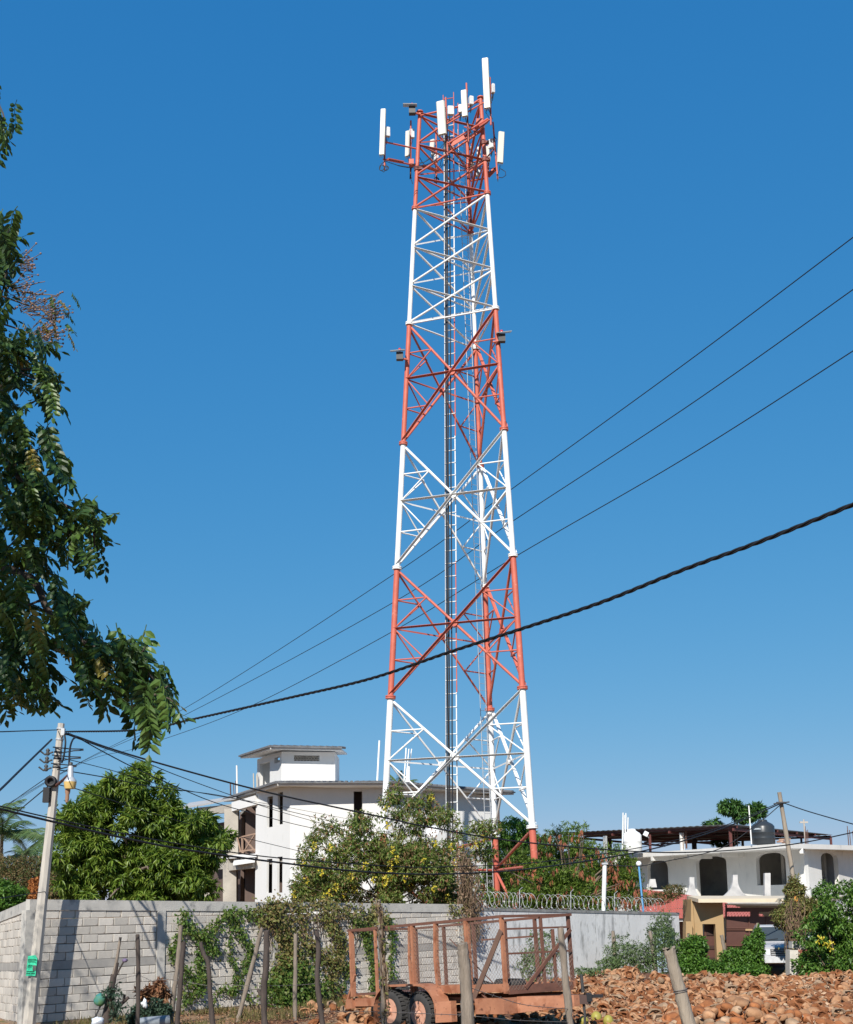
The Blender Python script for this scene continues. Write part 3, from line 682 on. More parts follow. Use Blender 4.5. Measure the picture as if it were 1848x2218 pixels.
sl = [P(556, 1846, 67.1), P(505, 1862, 68.5), P(456, 1868, 72.5), P(470, 1858, 77.5), P(556, 1850, 71.5)]
zz = sl[0].z; part('porch_slab', MB().prism([(p.x, p.y, zz - .25) for p in sl], (0, 0, .18)), M_HOUSE, house)
part('awning_board', MB().prism([P(505, 1870, 68.1), P(552, 1863, 66.9), P(554, 1850, 68), P(508, 1860, 69.1)], (0, 0, -.12)), M_HOUSE, house)
lr = [P(400, 1747, 76.5), P(440, 1739, 74.5), P(510, 1727, 70.5), P(560, 1716, 73.5)]
part('porch_roof', MB().prism([P(395, 1752, 75.5), P(440, 1745, 73), P(512, 1731, 69.1), P(520, 1726, 76.5), P(410, 1742, 82.5)], (0, 0, .1)), mat('sheet_roof', (.45, .44, .42), (.33, .32, .31), rough=.6), house)
r = MB()
ra, rb, rc, rd_ = P(519, 1814, 68.9), P(553, 1806, 67.6), P(553, 1844, 67.6), P(519, 1850, 68.9)
r.beam(ra, rb, .08, .08); r.beam(rd_ + Vector((0, 0, .15)), rc + Vector((0, 0, .1)), .07, .08); r.beam(lerp(ra, rb, .18), lerp(rd_, rc, .2), .08, .08)
r.beam(lerp(ra, rb, .22), rc, .06, .07); r.beam(lerp(rd_, rc, .22), rb, .06, .07); r.beam(ra + Vector((-.2, 0, .3)), rd_ + Vector((.1, 0, 0)), .08, .08)
part('balcony_rail', r, M_WOOD, house)
pb = MB()
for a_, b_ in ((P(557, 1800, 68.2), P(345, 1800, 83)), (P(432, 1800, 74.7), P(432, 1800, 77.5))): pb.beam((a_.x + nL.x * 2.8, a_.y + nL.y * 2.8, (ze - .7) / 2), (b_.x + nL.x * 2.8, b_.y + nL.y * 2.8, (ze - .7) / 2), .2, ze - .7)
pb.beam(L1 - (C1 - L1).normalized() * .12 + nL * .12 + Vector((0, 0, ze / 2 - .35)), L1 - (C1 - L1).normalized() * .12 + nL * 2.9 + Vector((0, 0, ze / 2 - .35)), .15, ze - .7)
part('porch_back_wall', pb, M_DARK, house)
q_ = (C1 - L1).normalized(); part('shade_panel', MB().beam(L1 + nL * 1.1 + Vector((0, 0, ZE / 2)), C1 + nL * 1.0 - q_ * .4 + nR1 * .9 + Vector((0, 0, ZE / 2)), .1, ZE - .5).beam(C1 + nL * .9 - q_ * .3 + nR1 * 1.1 + Vector((0, 0, ZE / 2)), C2 + nR1 * 1.1 + Vector((0, 0, ZE / 2)), .1, ZE - .5), M_DARK, house)  # dark panels added behind the windows so they look shaded inside
part('porch_side_wall', MB().hexa([P(440, 1960, 74), P(447, 1960, 73.8), P(455, 1960, 75.5), P(446, 1960, 75.5), P(440, 1850, 74), P(447, 1850, 73.8), P(455, 1850, 75.5), P(446, 1850, 75.5)]), M_RAWC, house)
# stair hut on the roof
H1, H2, H0 = P(610, 1680, 67), P(723, 1680, 67.6), P(557, 1680, 70.5)
hzb, hzt = ze + .1, hz(610, 1628, 67)
for v in (H1, H2, H0): v.z = 0
nh1 = Vector((-(H2 - H1).y, (H2 - H1).x, 0)).normalized(); nhl = Vector(((H1 - H0).y, -(H1 - H0).x, 0)).normalized(); nhl = nhl if nhl.x > 0 else -nhl
v1 = span(H1, H2, 636, 692)
part('hut_wall', holes(MB(), H1, H2, hzb, hzt, .2, [(*v1, hz(660, 1648, 67.2), hz(660, 1636, 67.2))], nh1), M_HOUSE, house)
v2 = span(H1, H0, 560.5, 583); v3 = span(H1, H0, 593, 605)
part('hut_wall', holes(MB(), H1, H0, hzb, hzt, .2, [(v2[0], v2[1], hzb, hz(575, 1650, 69)), (*v3, hz(600, 1653, 67.8), hz(600, 1641, 67.8))], nhl), M_HOUSE, house)
part('hut_wall', MB().beam((H2.x, H2.y, (hzb + hzt) / 2), (H2.x, H2.y + 3.2, (hzb + hzt) / 2), .15, hzt - hzb).beam((H0.x + .3, H0.y, (hzb + hzt) / 2), (H0.x + 2.5, H0.y + 1.2, (hzb + hzt) / 2), .15, hzt - hzb), M_HOUSE, house)
tip, pk, rt = P(521, 1643, 71.2), P(586, 1622.5, 66.1), P(740.5, 1625.5, 66.9)
part('hut_roof', MB().prism([tip, pk, rt, rt + Vector((0, 4.5, .3)), tip + Vector((3.4, 3.4, .5))], (0, 0, .08)), M_HOUSE, house)
ed = MB()
for a, b in ((rt, pk), (pk, tip)):
    ed.beam(a + Vector((0, 0, .13)), b + Vector((0, 0, .13)), .25, .09)
    n = int((b - a).length / .32)
    for k in range(n): p = lerp(a, b, (k + .5) / n); ed.tube([p + Vector((0, -.05, .17)), p + Vector((.3, .7, .22))], .07, 5)
part('tile_edge', ed, M_TILE, house)
lat = MB(); D_ = (H2 - H1).normalized(); zc = (hz(660, 1648, 67.2) + hz(660, 1636, 67.2)) / 2; hh = hz(660, 1636, 67.2) - hz(660, 1648, 67.2)
n = 8
for k in range(n):
    q0, q1 = H1 + D_ * lerp(*v1, k / n) + nh1 * .05, H1 + D_ * lerp(*v1, (k + 1) / n) + nh1 * .05
    lat.beam(q0 + Vector((0, 0, zc - hh / 2)), q1 + Vector((0, 0, zc + hh / 2)), .03, .035); lat.beam(q0 + Vector((0, 0, zc + hh / 2)), q1 + Vector((0, 0, zc - hh / 2)), .03, .035)
    lat.tube([lerp(q0, q1, .5) + Vector((math.cos(a) * .1, 0, zc + math.sin(a) * .1)) for a in np.linspace(0, 6.28, 9)], .018, 4, caps=False)
part('vent_lattice', lat, M_RAWC, house)
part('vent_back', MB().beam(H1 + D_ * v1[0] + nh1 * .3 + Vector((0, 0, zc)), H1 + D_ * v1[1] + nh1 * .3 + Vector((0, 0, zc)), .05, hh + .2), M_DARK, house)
def stick(label, x0, y0, x1, y1, Z, r, m, cat='rebar', grp=None, name='rebar_bundle', n=1, sp=.12):
    mb = MB()
    for k in range(n):
        d = Vector((random.uniform(-1, 1) * sp, random.uniform(-1, 1) * sp, random.uniform(-.1, .25) if n > 1 else 0)) if k else Vector()
        mb.tube([P(x1, y1, Z) + Vector((d.x, d.y, 0)), P(x0, y0, Z) + d], r, 6)
    return solo(name, mb, m, label, cat, grp)
M_RUST = mat('rusty_bar', (.16, .08, .055), (.11, .06, .045), rough=.8)
stick('white pipe standing at the roof edge near the stair hut', 513, 1658, 514, 1722, 72, .05, M_WHITE, 'pipe', name='vent_pipe')
stick('dark rebar bundle on the roof at the stair hut doorway', 506, 1698, 507, 1722, 72.3, .025, M_RUST, n=5, sp=.2)
stick('pale rebar sticks at the hut foot', 556, 1680, 557, 1710, 70.0, .035, mat('pale_stick', (.5, .45, .38)), n=4, sp=.25)
stick('tall thin white pipe on the house roof left of the mast leg', 822, 1604, 817, 1697, 67, .055, M_WHITE, 'pipe', name='vent_pipe')
solo('rebar_bundle', MB().tube([P(875, 1698, 68), P(880, 1620, 68)], .04, 6).tube([P(879, 1697, 68), P(886, 1622, 68)], .035, 6).tube([P(881, 1697, 68.3), P(892, 1622, 68.3)], .035, 6), M_WHITE, 'three white sticks on the house roof seen through the mast', 'rebar')
solo('roof_pipe', MB().tube([P(885, 1699, 68), P(885, 1660, 68)], .09, 8), M_WHITE, 'short thick white pipe on the roof beside three white sticks', 'pipe')
solo('satellite_dish', MB().lathe(P(937, 1803, 50), (-.5, -1, .5), [(0, .30), (.05, .29), (.1, .2), (.12, .04)], 14), M_WHITE, 'small white dish among the yellow flowered branches', 'dish')

# ---------------------------------------------------------------- white house with arches
M_WALL2 = mat('white_limewash', (.66, .64, .60), (.58, .565, .53), rough=.9, scale=.9, bump=.2, bscale=12, stretch=(1, 1, .4), spots=[((.40, .40, .39), 1.4, .60, .8), ((.48, .48, .47), 5, .62, .8)])
Rc = P(1745, 1900, 75.0); Rl = P(1318, 1900, 90.5); Re = P(1905, 1900, 82)
for v in (Rc, Rl, Re): v.z = 0
arch = thing('arched_house', (Rc.x, Rc.y, 0), 'white two storey house with arched openings and a sheet canopy on its roof', 'house')
ZS = hz(1700, 1839, 74)                        # slab underside
nA = Vector((-(Rc - Rl).y, (Rc - Rl).x, 0)).normalized(); nB = Vector((-(Re - Rc).y, (Re - Rc).x, 0)).normalized()
nA = nA if nA.y > 0 else -nA; nB = nB if nB.y > 0 else -nB
def arched(name, A, B, inward, ops, z0, z1, th, m, rise=.28):
    """wall with arched openings; ops: (s0, s1, zbottom, zspring, ztop)"""
    D = (B - A).normalized(); mb = holes(MB(), A, B, z0, z1, th, [(o[0], o[1], o[2], o[4]) for o in ops], inward)
    for s0_, s1_, zb, zs_, zt in ops:
        n = 10; c = (s0_ + s1_) / 2; hw = (s1_ - s0_) / 2
        for k in range(n):
            a0, a1 = math.pi * k / n, math.pi * (k + 1) / n
            e = lambda a: (c - hw * math.copysign(abs(math.cos(a)) ** .8, math.cos(a)), zs_ + (zt - zs_) * math.sin(a) ** .8)
            (sa, za), (sb, zb_) = e(a0), e(a1)
            q = [A + D * sa + Vector((0, 0, za)), A + D * sb + Vector((0, 0, zb_)), A + D * sb + Vector((0, 0, zt)), A + D * sa + Vector((0, 0, zt))]
            mb.prism(q, inward * th)
    return part(name, mb, m, arch)
za = lambda x, y: zat(x, y, Rl, Rc)
ops = []
for x0, x1, yb, ysp, yt in ((1402, 1447, 1927, 1882, 1862), (1508, 1574, 1941, 1868, 1855), (1638, 1702, 1917, 1864, 1847)):
    a, b = span(Rl, Rc, x0, x1); xm = (x0 + x1) / 2; ops.append((a, b, za(xm, yb), za(xm, ysp), za(xm, yt)))
arched('facade', Rl, Rc, nA, ops, 0, ZS, .3, M_WALL2)
zb_ = lambda x, y: zat(x, y, Rc, Re)
a, b = span(Rc, Re, 1779, 1816)
arched('side_wall', Rc, Re, nB, [(a, b, zb_(1797, 1916), zb_(1797, 1862), zb_(1797, 1847))], 0, ZS, .3, M_WALL2)
ce = (Rc + Rl + Re) / 3 + Vector((3, 8, 0))
inn = MB()
far1, far2 = Rl + nA * 9, Re + nB * 9
for z in (.8, 2.2, ZS - .02): inn.prism([(*(Rl + nA * .32)[:2], z), (*(Rc + (nA + nB) * .3)[:2], z), (*(Re + nB * .32)[:2], z), (far2.x, far2.y, z), (far1.x, far1.y, z)], (0, 0, .15))
part('floor_slab', inn, M_RAWC, arch)
part('rear_wall', MB().beam(Rl + nA * 4 + Vector((0, 0, ZS / 2)), Rc + nA * 4.5 + nB * 2 + Vector((0, 0, ZS / 2)), .2, ZS).beam(Rc + nB * 3 + nA * 2 + Vector((0, 0, ZS / 2)), Re + nB * 3 + (Re - Rc).normalized() * 6 + Vector((0, 0, ZS / 2)), .2, ZS), M_RAWC, arch)
k1 = P(1318, 1856, 90.5 - 2.2); k2 = P(1703, 1833, 72.6); k3 = P(1900, 1845, 79)
zk = (k1.z + k2.z + k3.z) / 3
zk = ZS
rim2 = [(k1.x, k1.y, zk), (k2.x, k2.y, zk), (k3.x, k3.y, zk), (far2.x, far2.y, zk), (far1.x, far1.y, zk)]
part('roof_slab', MB().prism(rim2, (0, 0, .28)), M_WALL2, arch)
br = MB(); DA = (Rc - Rl).normalized()
for x in (1460, 1540, 1612): 
    s = span(Rl, Rc, x, x)[0]; p = Rl + DA * s + Vector((0, 0, ZS - .14)); br.beam(p + nA * .1, p - nA * 1.75 - DA * .2, .2, .27)
p = Rc + Vector((0, 0, ZS - .14)); br.beam(p, p - nA * 1.4 - nB * .9, .2, .27)
part('slab_beam', br, M_WALL2, arch)
# terrace at street level of the house with its odd pillars
T0, T1 = P(1412, 1945, 80), P(1770, 1945, 66)
ter = MB().prism([(T0.x, T0.y, 2.25), (T1.x, T1.y, 2.25), (Rc.x + 2, Rc.y - .2, 2.25), (Rl.x + 1, Rl.y, 2.25)], (0, 0, .22)); part('terrace_slab', ter, M_WALL2, arch)
M_PIL = mat('stained_lime_plaster', (.56, .55, .53), (.42, .41, .40), rough=.9, scale=2)
def flare(x, yt, yb, wt, wb, Z, skirt=True):
    n = 9; pts = []
    k = Z / FPX
    for i in range(n + 1):
        t = i / n; w_ = lerp(wt, wb, t ** 3.2 if skirt else t); pts.append((w_ * k / 2, lerp(yt, yb, t)))
    L_ = [P(x, y, Z) - Vector((w_, 0, 0)) for w_, y in pts]; R_ = [P(x, y, Z) + Vector((w_, 0, 0)) for w_, y in pts][::-1]
    mb = MB()
    for i in range(n): mb.hexa([L_[i + 1], R_[n - i - 1], R_[n - i - 1] + Vector((0, .28, 0)), L_[i + 1] + Vector((0, .28, 0)), L_[i], R_[n - i], R_[n - i] + Vector((0, .28, 0)), L_[i] + Vector((0, .28, 0))])
    return part('terrace_pillar', mb, M_PIL, arch)
flare(1499, 1900, 1943, 10, 34, 70); flare(1593, 1895, 1943, 10, 56, 68); flare(1663, 1891, 1946, 12, 13, 67, False); flare(1414, 1904, 1922, 11, 18, 76, False); flare(1736, 1915, 1946, 12, 70, 66)
# canopy
M_SHEET = mat('corrugated_sheet', (.13, .12, .12), (.09, .085, .085), rough=.55, scale=2)
M_OXIDE = mat('oxide_red_steel', (.12, .035, .03), (.085, .03, .027), rough=.7)
cn, cl_, cr_ = P(1592, 1787, 76.5), P(1216, 1805, 96), P(1803, 1809, 90)
cf = cl_ + cr_ - cn + Vector((0, 0, -.2))
can = thing('sheet_canopy', (cn.x, cn.y, zk + .28), 'dark corrugated sheet canopy on posts above the arched house roof', 'canopy')
mb = MB(); n = 60
for i in range(n):
    a, b = lerp(cn, cl_, i / n), lerp(cn, cl_, (i + 1) / n); c_, d_ = lerp(cr_, cf, (i + 1) / n), lerp(cr_, cf, i / n); u_ = Vector((0, 0, .05 if i % 2 else 0)); v_ = Vector((0, 0, 0 if i % 2 else .05))
    mb.hexa([a + u_, b + v_, c_ + v_, d_ + u_, a + u_ + Vector((0, 0, .03)), b + v_ + Vector((0, 0, .03)), c_ + v_ + Vector((0, 0, .03)), d_ + u_ + Vector((0, 0, .03))])
part('roof_sheet', mb, M_SHEET, can)
for t_ in (.02, .2, .4, .6, .8, .98):
    part('purlin', MB().beam(lerp(cn, cr_, t_) - Vector((0, 0, .1)), lerp(cl_, cf, t_) - Vector((0, 0, .1)), .09, .14), M_OXIDE, can)
for t_ in (.01, .33, .66, .985): part('rafter', MB().beam(lerp(cn, cl_, t_) - Vector((0, 0, .26)), lerp(cr_, cf, t_) - Vector((0, 0, .26)), .09, .16), M_OXIDE, can)
for x, ytop, Z, w_, m in ((1310, 1806, 88, .26, M_WALL2), (1407, 1803, 85.5, .16, M_OXIDE), (1476, 1799, 82.5, .25, M_WALL2), (1581, 1789, 77.6, .17, M_OXIDE), (1799, 1808, 88.5, .14, M_OXIDE), (1503, 1812, 92, .3, M_DARK), (1320, 1812, 97, .3, M_DARK), (1735, 1807, 88, .12, M_OXIDE), (1640, 1800, 96, .12, M_OXIDE)):
    p = P(x, ytop, Z); part('canopy_post', MB().beam((p.x, p.y, zk + .285), p - Vector((0, 0, .15)), w_, w_, (0, 1, 0)), m, can)
# tanks
def tank(label, x0, x1, yt, yb, Z, m, lid):
    k = Z / FPX; r_ = (x1 - x0) / 2 * k; b_ = P((x0 + x1) / 2, yb, Z); h_ = (yb - yt) * k; b_.z = max(b_.z, zk + .285)
    t = thing('water_tank', b_, label, 'water tank', 'rooftop water tanks')
    pr = [(0, r_ * .97), (.03, r_), (h_ * .22, r_), (h_ * .23, r_ * 1.02), (h_ * .26, r_), (h_ * .45, r_), (h_ * .46, r_ * 1.02), (h_ * .49, r_), (h_ * .72, r_), (h_ * .74, r_ * .97), (h_ * .82, r_ * .82), (h_ * .9, r_ * .5), (h_ * .93, r_ * .42)]
    part('tank_body', MB().lathe(b_, (0, 0, 1), pr, 24), m, t)
    part('lid', MB().lathe(b_ + Vector((0, 0, h_ * .93)), (0, 0, 1), [(0, r_ * .42), (h_ * .05, r_ * .40), (h_ * .07, r_ * .3)], 18), lid, t); return t, b_, r_, h_
tank('white plastic water tank on the arched house roof', 1351, 1391, 1797, 1848, 84.5, M_WHITE, M_WHITE)
M_BTANK = mat('black_plastic', (.035, .04, .045), rough=.35)
t, b_, r_, h_ = tank('black plastic water tank near the wooden pole on the roof', 1630, 1679, 1776, 1829, 75.8, M_BTANK, M_BTANK)
lg = MB()
for a0 in np.linspace(-.25, .25, 5):
    a = -math.pi / 2 - .75 + a0; lg.box(b_ + Vector((math.cos(a) * r_ * 1.005, math.sin(a) * r_ * 1.005, h_ * .6 + (.02 if abs(a0) < .2 else 0))), (.13, .03, .09 if abs(a0) < .2 else .05), Matrix.Rotation(a + math.pi / 2, 3, 'Z'))
part('oval_emblem', lg, mat('emblem_grey', (.38, .42, .45)), t)
solo('rubble_pile', (lambda mb: [mb.box(b_ + Vector((r_ + .25 + random.uniform(-.2, .5), random.uniform(-.3, .2), .04 + random.uniform(0, .3))), (.28, .16, .1), Matrix.Rotation(random.uniform(0, 3), 3, 'Z')) for _ in range(10)] and mb)(MB()), mat('brick_rubble', (.42, .27, .2)), 'small pile of loose bricks beside the black tank', 'bricks')
stick('bundle of tall white sticks behind the white tank', 1356, 1767, 1354, 1842, 86.5, .045, M_WHITE, n=5, sp=.35)
stick('single white pipe in front of the black tank', 1622, 1745, 1628, 1828, 75, .04, M_WHITE, 'pipe', name='vent_pipe')
stick('rusty rebar starter bars beside the middle canopy post', 1486, 1798, 1487, 1838, 82, .022, M_RUST, n=4, sp=.22)
stick('rusty rebar starter bars beside the red canopy post', 1591, 1798, 1592, 1832, 78, .022, M_RUST, n=4, sp=.2)
stick('rusty rebar starter bars under the cross shaped finial', 1744, 1795, 1745, 1828, 76.5, .022, M_RUST, n=4, sp=.22)
stick('rusty rebar starter bars at the far end of the roof', 1836, 1797, 1839, 1832, 78, .024, M_RUST, n=5, sp=.3)
tv = MB().tube([P(1745, 1830, 77), P(1741, 1775, 77)], .05, 8); cc = P(1741, 1781, 77)
tv.beam(cc - Vector((.25, 0, 0)), cc + Vector((.25, 0, 0)), .1, .1)
solo('cross_finial', tv, mat('weathered_wood_grey', (.42, .38, .33)), 'small pale cross on a pole above the roof rebar', 'cross')
solo('floodlight', MB().box(P(1399, 1806, 84), (.28, .25, .3), Matrix.Rotation(.5, 3, 'Y')).tube([P(1400, 1808, 84.1), P(1406, 1815, 84.4)], .03), M_WHITE, 'small white floodlight between the white tank and red post', 'lamp')

# ---------------------------------------------------------------- gate portal, tile roof
M_OCHRE = mat('ochre_paint', (.38, .26, .135), (.33, .22, .11), rough=.85, scale=1.2)
M_CREAM = mat('cream_slab', (.62, .52, .38), (.54, .45, .33), rough=.9)
M_BROWN = mat('brown_gate_paint', (.095, .042, .032), (.08, .036, .028), rough=.45)
gate = thing('gate_portal', P(1560, 2095, 49.5), 'ochre entrance portal with brown door and wide brown gate under a cream slab', 'gate')
GZ = 49.5
def gq(mb, x0, x1, y0, y1, Z, dep): return col(mb, x0, x1, y0, y1, Z, dep)
part('pillar', holes(MB(), P(1509, 2095, GZ), P(1573, 2095, GZ - .7), -.1, P(1540, 1954, GZ).z, .45, [((1527 - 1509) * GZ / FPX, (1556 - 1509) * GZ / FPX, -.1, P(1540, 2001, GZ).z)], (0.05, 1, 0)), M_OCHRE, gate)
part('pillar', gq(MB(), 1497, 1509, 1948, 2100, GZ + .1, 1.6), M_OCHRE, gate)
part('side_wall', gq(MB(), 1486, 1500, 1996, 2100, GZ - .25, .5), M_OCHRE, gate)
zs = P(1600, 1952, GZ).z
part('portal_slab', MB().prism([P(1488, 1948, GZ + 1), P(1513, 1955, GZ - 1.1), P(1795, 1954, GZ - 2), P(1830, 1948, GZ + 1)], (0, 0, .14)), M_CREAM, gate)
dz = GZ + .25
part('door', gq(MB(), 1526, 1558, 2000, 2098, dz - .1, .08), M_BROWN, gate)
for y in (2018, 2048, 2074): part('door_panel', gq(MB(), 1531, 1553, y, y + 8, dz - .14, .05), mat('brown_dark_panel', (.05, .026, .022), rough=.5), gate)
M_BROWN2 = mat('brown_rail', (.12, .055, .04), (.10, .045, .034), rough=.4)
g0 = GZ - .45
part('gate_leaf', gq(MB(), 1574, 1700, 1985, 2100, g0, .06), M_BROWN, gate)
for x0, x1, y0, y1 in ((1574, 1574.1, 0, 0),):
    pass
part('gate_frame', gq(gq(gq(gq(MB(), 1574, 1700, 1966, 1975, g0 - .02, .08), 1626, 1644, 1975, 1985, g0 - .02, .08), 1689, 1702, 1975, 1985, g0 - .02, .08), 1572, 1575, 1960, 1990, g0 - .02, .08), M_BROWN, gate)
for y in (2009, 2013, 2047): part('gate_rail', gq(MB(), 1574, 1700, y, y + 2.2, g0 - .06, .05), M_BROWN2, gate)
for x in (1622, 1660): part('gate_stile', gq(MB(), x, x + 2, 1987, 2100, g0 - .05, .04), M_BROWN2, gate)
part('name_plate', gq(MB(), 1615, 1630, 2012, 2016, g0 - .09, .03), M_OCHRE, gate); part('mail_plate', gq(MB(), 1618, 1631, 2048, 2058, g0 - .09, .03), mat('tan_plate', (.55, .40, .27)), gate)
part('wall_lamp', MB().lathe(P(1535, 1974, GZ - .05), (0, -1, 0), [(0, .16), (.04, .16), (.05, .12), (.12, .11), (.16, .05)], 14), mat('lamp_brown', (.22, .11, .08)), gate)
part('lamp_glass', MB().ball(P(1536, 1973, GZ - .2), .06), mat('lamp_glass_pink', (.7, .45, .42), rough=.3), gate)
part('white_soffit', MB().prism([P(1573, 1957, GZ - .6), P(1692, 1957, GZ - .6), P(1692, 1962, GZ - .6), P(1573, 1960, GZ - .6)], (0, .2, 0)), M_WHITE, gate)
M_CLAY = mat('red_roof_tile', (.50, .15, .115), (.42, .12, .095), rough=.75, scale=3)
tr = thing('tiled_house', P(1450, 1990, 60), 'low house with a salmon red tile roof behind the plaster wall end', 'house')
def tiles(a, b, c, d, nu, nv):
    mb = MB()
    for i in range(nu):
        for j in range(nv):
            q = lambda u, v: lerp(lerp(a, b, u), lerp(d, c, u), v)
            p0, p1, p2, p3 = q(i / nu, j / nv), q((i + 1) / nu, j / nv), q((i + 1) / nu, (j + 1.1) / nv), q(i / nu, (j + 1.1) / nv)
            nn = (p1 - p0).cross(p3 - p0).normalized(); nn = nn if nn.z > 0 else -nn; m0, m1 = (p0 + p1) / 2 + nn * .09, (p2 + p3) / 2 + nn * .05
            mb.add([p0, m0 + nn * .02, p1, p2, m1, p3], [(0, 1, 4, 5), (1, 2, 3, 4)], True)
            mb.add([p0, m0 + nn * .02, p1], [(0, 1, 2)])
    return mb
ta, tb, tc, td = P(1390, 1989, 57), P(1515, 1989, 54.5), P(1470, 1936, 64), P(1378, 1926, 66)
part('roof', tiles(ta, tb, tc, td, 22, 12), M_CLAY, tr)
part('roof', tiles(tb, P(1655, 1985, 60), P(1560, 1955, 66), tc, 20, 10), M_CLAY, tr)
part('house_wall', MB().beam(P(1420, 2020, 60), P(1512, 2020, 57), .2, 2.2), mat('shaded_brown_wall', (.16, .10, .08)), tr)  # brown darkened, the wall's shade is in its colour
part('eave_board', MB().beam(P(1470, 1993, 55.6), P(1514, 1993, 54.7), .1, .12), M_WHITE, tr)
# ---------------------------------------------------------------- utility pole, street lamp and cables
M_POLE = mat('pole_concrete', (.48, .44, .38), (.36, .335, .30), rough=.9, scale=2, stretch=(5, 5, .6), bump=.2, spots=((.20, .19, .18), 1.6, .58, .75))
PZ = 28.27
pb_, pt_ = toZ(66, 2230, 0), P(133, 1567, PZ)
pb_ = P(63, 2218, PZ); pb_ = pt_ + (pb_ - pt_) * ((pt_.z) / (pt_.z - pb_.z))
pole = thing('utility_pole', pb_, 'leaning octagonal concrete pole carrying many black cables at the wall corner', 'utility pole')
pd = (pt_ - pb_).normalized()
def pp(y):
    """point on the pole axis at photo row y"""
    lo, hi = 0., 1.
    for _ in range(40):
        m_ = (lo + hi) / 2
        if pix(lerp(pb_, pt_, m_))[1] > y: lo = m_
        else: hi = m_
    return lerp(pb_, pt_, lo)
part('pole_shaft', MB().lathe(pb_ - pd * .1, pd, [(0, .15), ((pt_ - pb_).length + .1, .078)], 8, False), M_POLE, pole)
for y in (1580, 1603, 1631, 1645, 1664): part('steel_band', MB().lathe(pp(y), pd, [(0, .095), (.035, .095)], 12), M_GALV if y in (1580, 1603) else M_WIRE, pole)
bo = MB()
for y in (1630, 1647, 1664): bo.tube([pp(y) - Vector((.08, .12, 0)), pp(y) - Vector((.26, .12, .06)), pp(y) - Vector((.36, .15, -.02))], .022, 6).lathe(pp(y) - Vector((.2, .12, .08)), (0, 0, 1), [(0, .03), (.04, .055), (.08, .03), (.12, .05), (.16, .02)], 10)
part('insulator', bo, M_DGREY, pole)
bo = MB()
for y, L_ in ((1624, .62), (1641, .58), (1659, .5)): bo.tube([pp(y) + Vector((-.1, -.1, .05)), pp(y) + Vector((.3, -.14, 0)), pp(y) + Vector((L_, -.2, -.02)), pp(y) + Vector((L_ + .02, -.25, -.05)), pp(y) + Vector((L_ - .2, -.25, -.06)), pp(y) + Vector((.05, -.12, -.1))], .014, 5)
part('cable_loop', bo, M_WIRE, pole)
part('service_box', MB().obox(pp(1723) + Vector((-.19, -.2, -.17)), (.14, 0, 0), (0, .12, 0), (.01, 0, .34)), M_BLACK, pole)
part('junction_drum', MB().lathe(pp(1694) + Vector((-.05, -.1, 0)), (0, -1, 0), [(0, .13), (.1, .13), (.1, .07), (.02, .06)], 16), M_BLACK, pole)
part('pole_hook', MB().obox(pp(1585) + Vector((.05, -.14, -.1)), (.08, 0, 0), (0, .1, 0), (0, 0, .16)), M_GALV, pole)
part('notice_sheet', (lambda q: q.add([pp(2070) + Vector((-.13, -.175, 0)), pp(2113) + Vector((-.13, -.18, 0)), pp(2113) + Vector((.075, -.16, 0)), pp(2074) + Vector((.075, -.155, -.02)), pp(2068) + Vector((.03, -.165, 0))], [(0, 1, 2, 3, 4)]))(MB()), mat('green_notice', (.03, .52, .27), (.05, .62, .36), rough=.6, scale=6), pole)
pr_ = MB()
def inkbar(y, x0, x1, h_=.022): pr_.obox(pp(y) + Vector((x0, -.184, 0)), (x1 - x0, .014 * (x1 - x0) / .2, 0), (0, -.003, 0), (0, 0, h_))
for y, x0, x1, h_ in ((2079, -.12, .06, .02), (2083, -.11, .03, .016), (2084, .04, .06, .016), (2091, -.10, -.05, .016), (2091, -.04, -.01, .016), (2094, -.11, -.06, .014), (2094, -.05, -.03, .014), (2104, -.12, -.07, .014), (2104, -.06, .05, .016), (2108, -.12, -.04, .014), (2108, -.02, .06, .014)): inkbar(y, x0, x1, h_)
part('notice_print', pr_, mat('notice_ink', (.01, .10, .05)), pole)
part('notice_photo', MB().obox(pp(2101) + Vector((.005, -.178, 0)), (.075, .005, 0), (0, -.002, 0), (0, 0, .11)), mat('notice_photo_grey', (.09, .11, .10)), pole)
# the lamp hangs on an arm that reaches out over the lot
lc = Vector((-7.70, 26.78, 5.33)); la = pp(1703)
lamp = thing('street_lamp', lc - Vector((0, 0, .3)), 'street lamp with yellowed collar lens on an arm from the concrete pole', 'street lamp')
part('lamp_arm', MB().tube([la + Vector((.05, -.08, 0)), lerp(la, lc, .5) + Vector((0, 0, .06)), lc + Vector((-.05, .08, .14))], .032, 8), mat('rusty_arm', (.14, .06, .05), rough=.7), lamp)
part('lamp_housing', MB().lathe(lc + Vector((0, 0, -.03)), (0, 0, 1), [(0, .136), (.03, .13), (.08, .09), (.11, .065), (.31, .06), (.34, .045), (.35, .03)], 18), M_GALV, lamp)
part('photocell', MB().lathe(lc + Vector((0, 0, .32)), (0, 0, 1), [(0, .035), (.06, .045), (.075, .02)], 12), M_DGREY, lamp)
part('lamp_lens', MB().lathe(lc + Vector((0, 0, -.18)), (0, 0, 1), [(0, .11), (.015, .116), (.15, .138)], 18), mat('yellowed_lens', (.66, .46, .17), (.58, .40, .15), rough=.3), lamp)
part('nest_remains', MB().lathe(P(145, 1738, 26.8), P(147, 1709, 26.8) - P(145, 1738, 26.8), [(0, .03), (.08, .045), (.16, .04), (.22, .055), (.28, .06)], 9), mat('brown_fibre', (.24, .13, .08), (.34, .20, .13), scale=12, stretch=(6, 6, .5)), lamp)
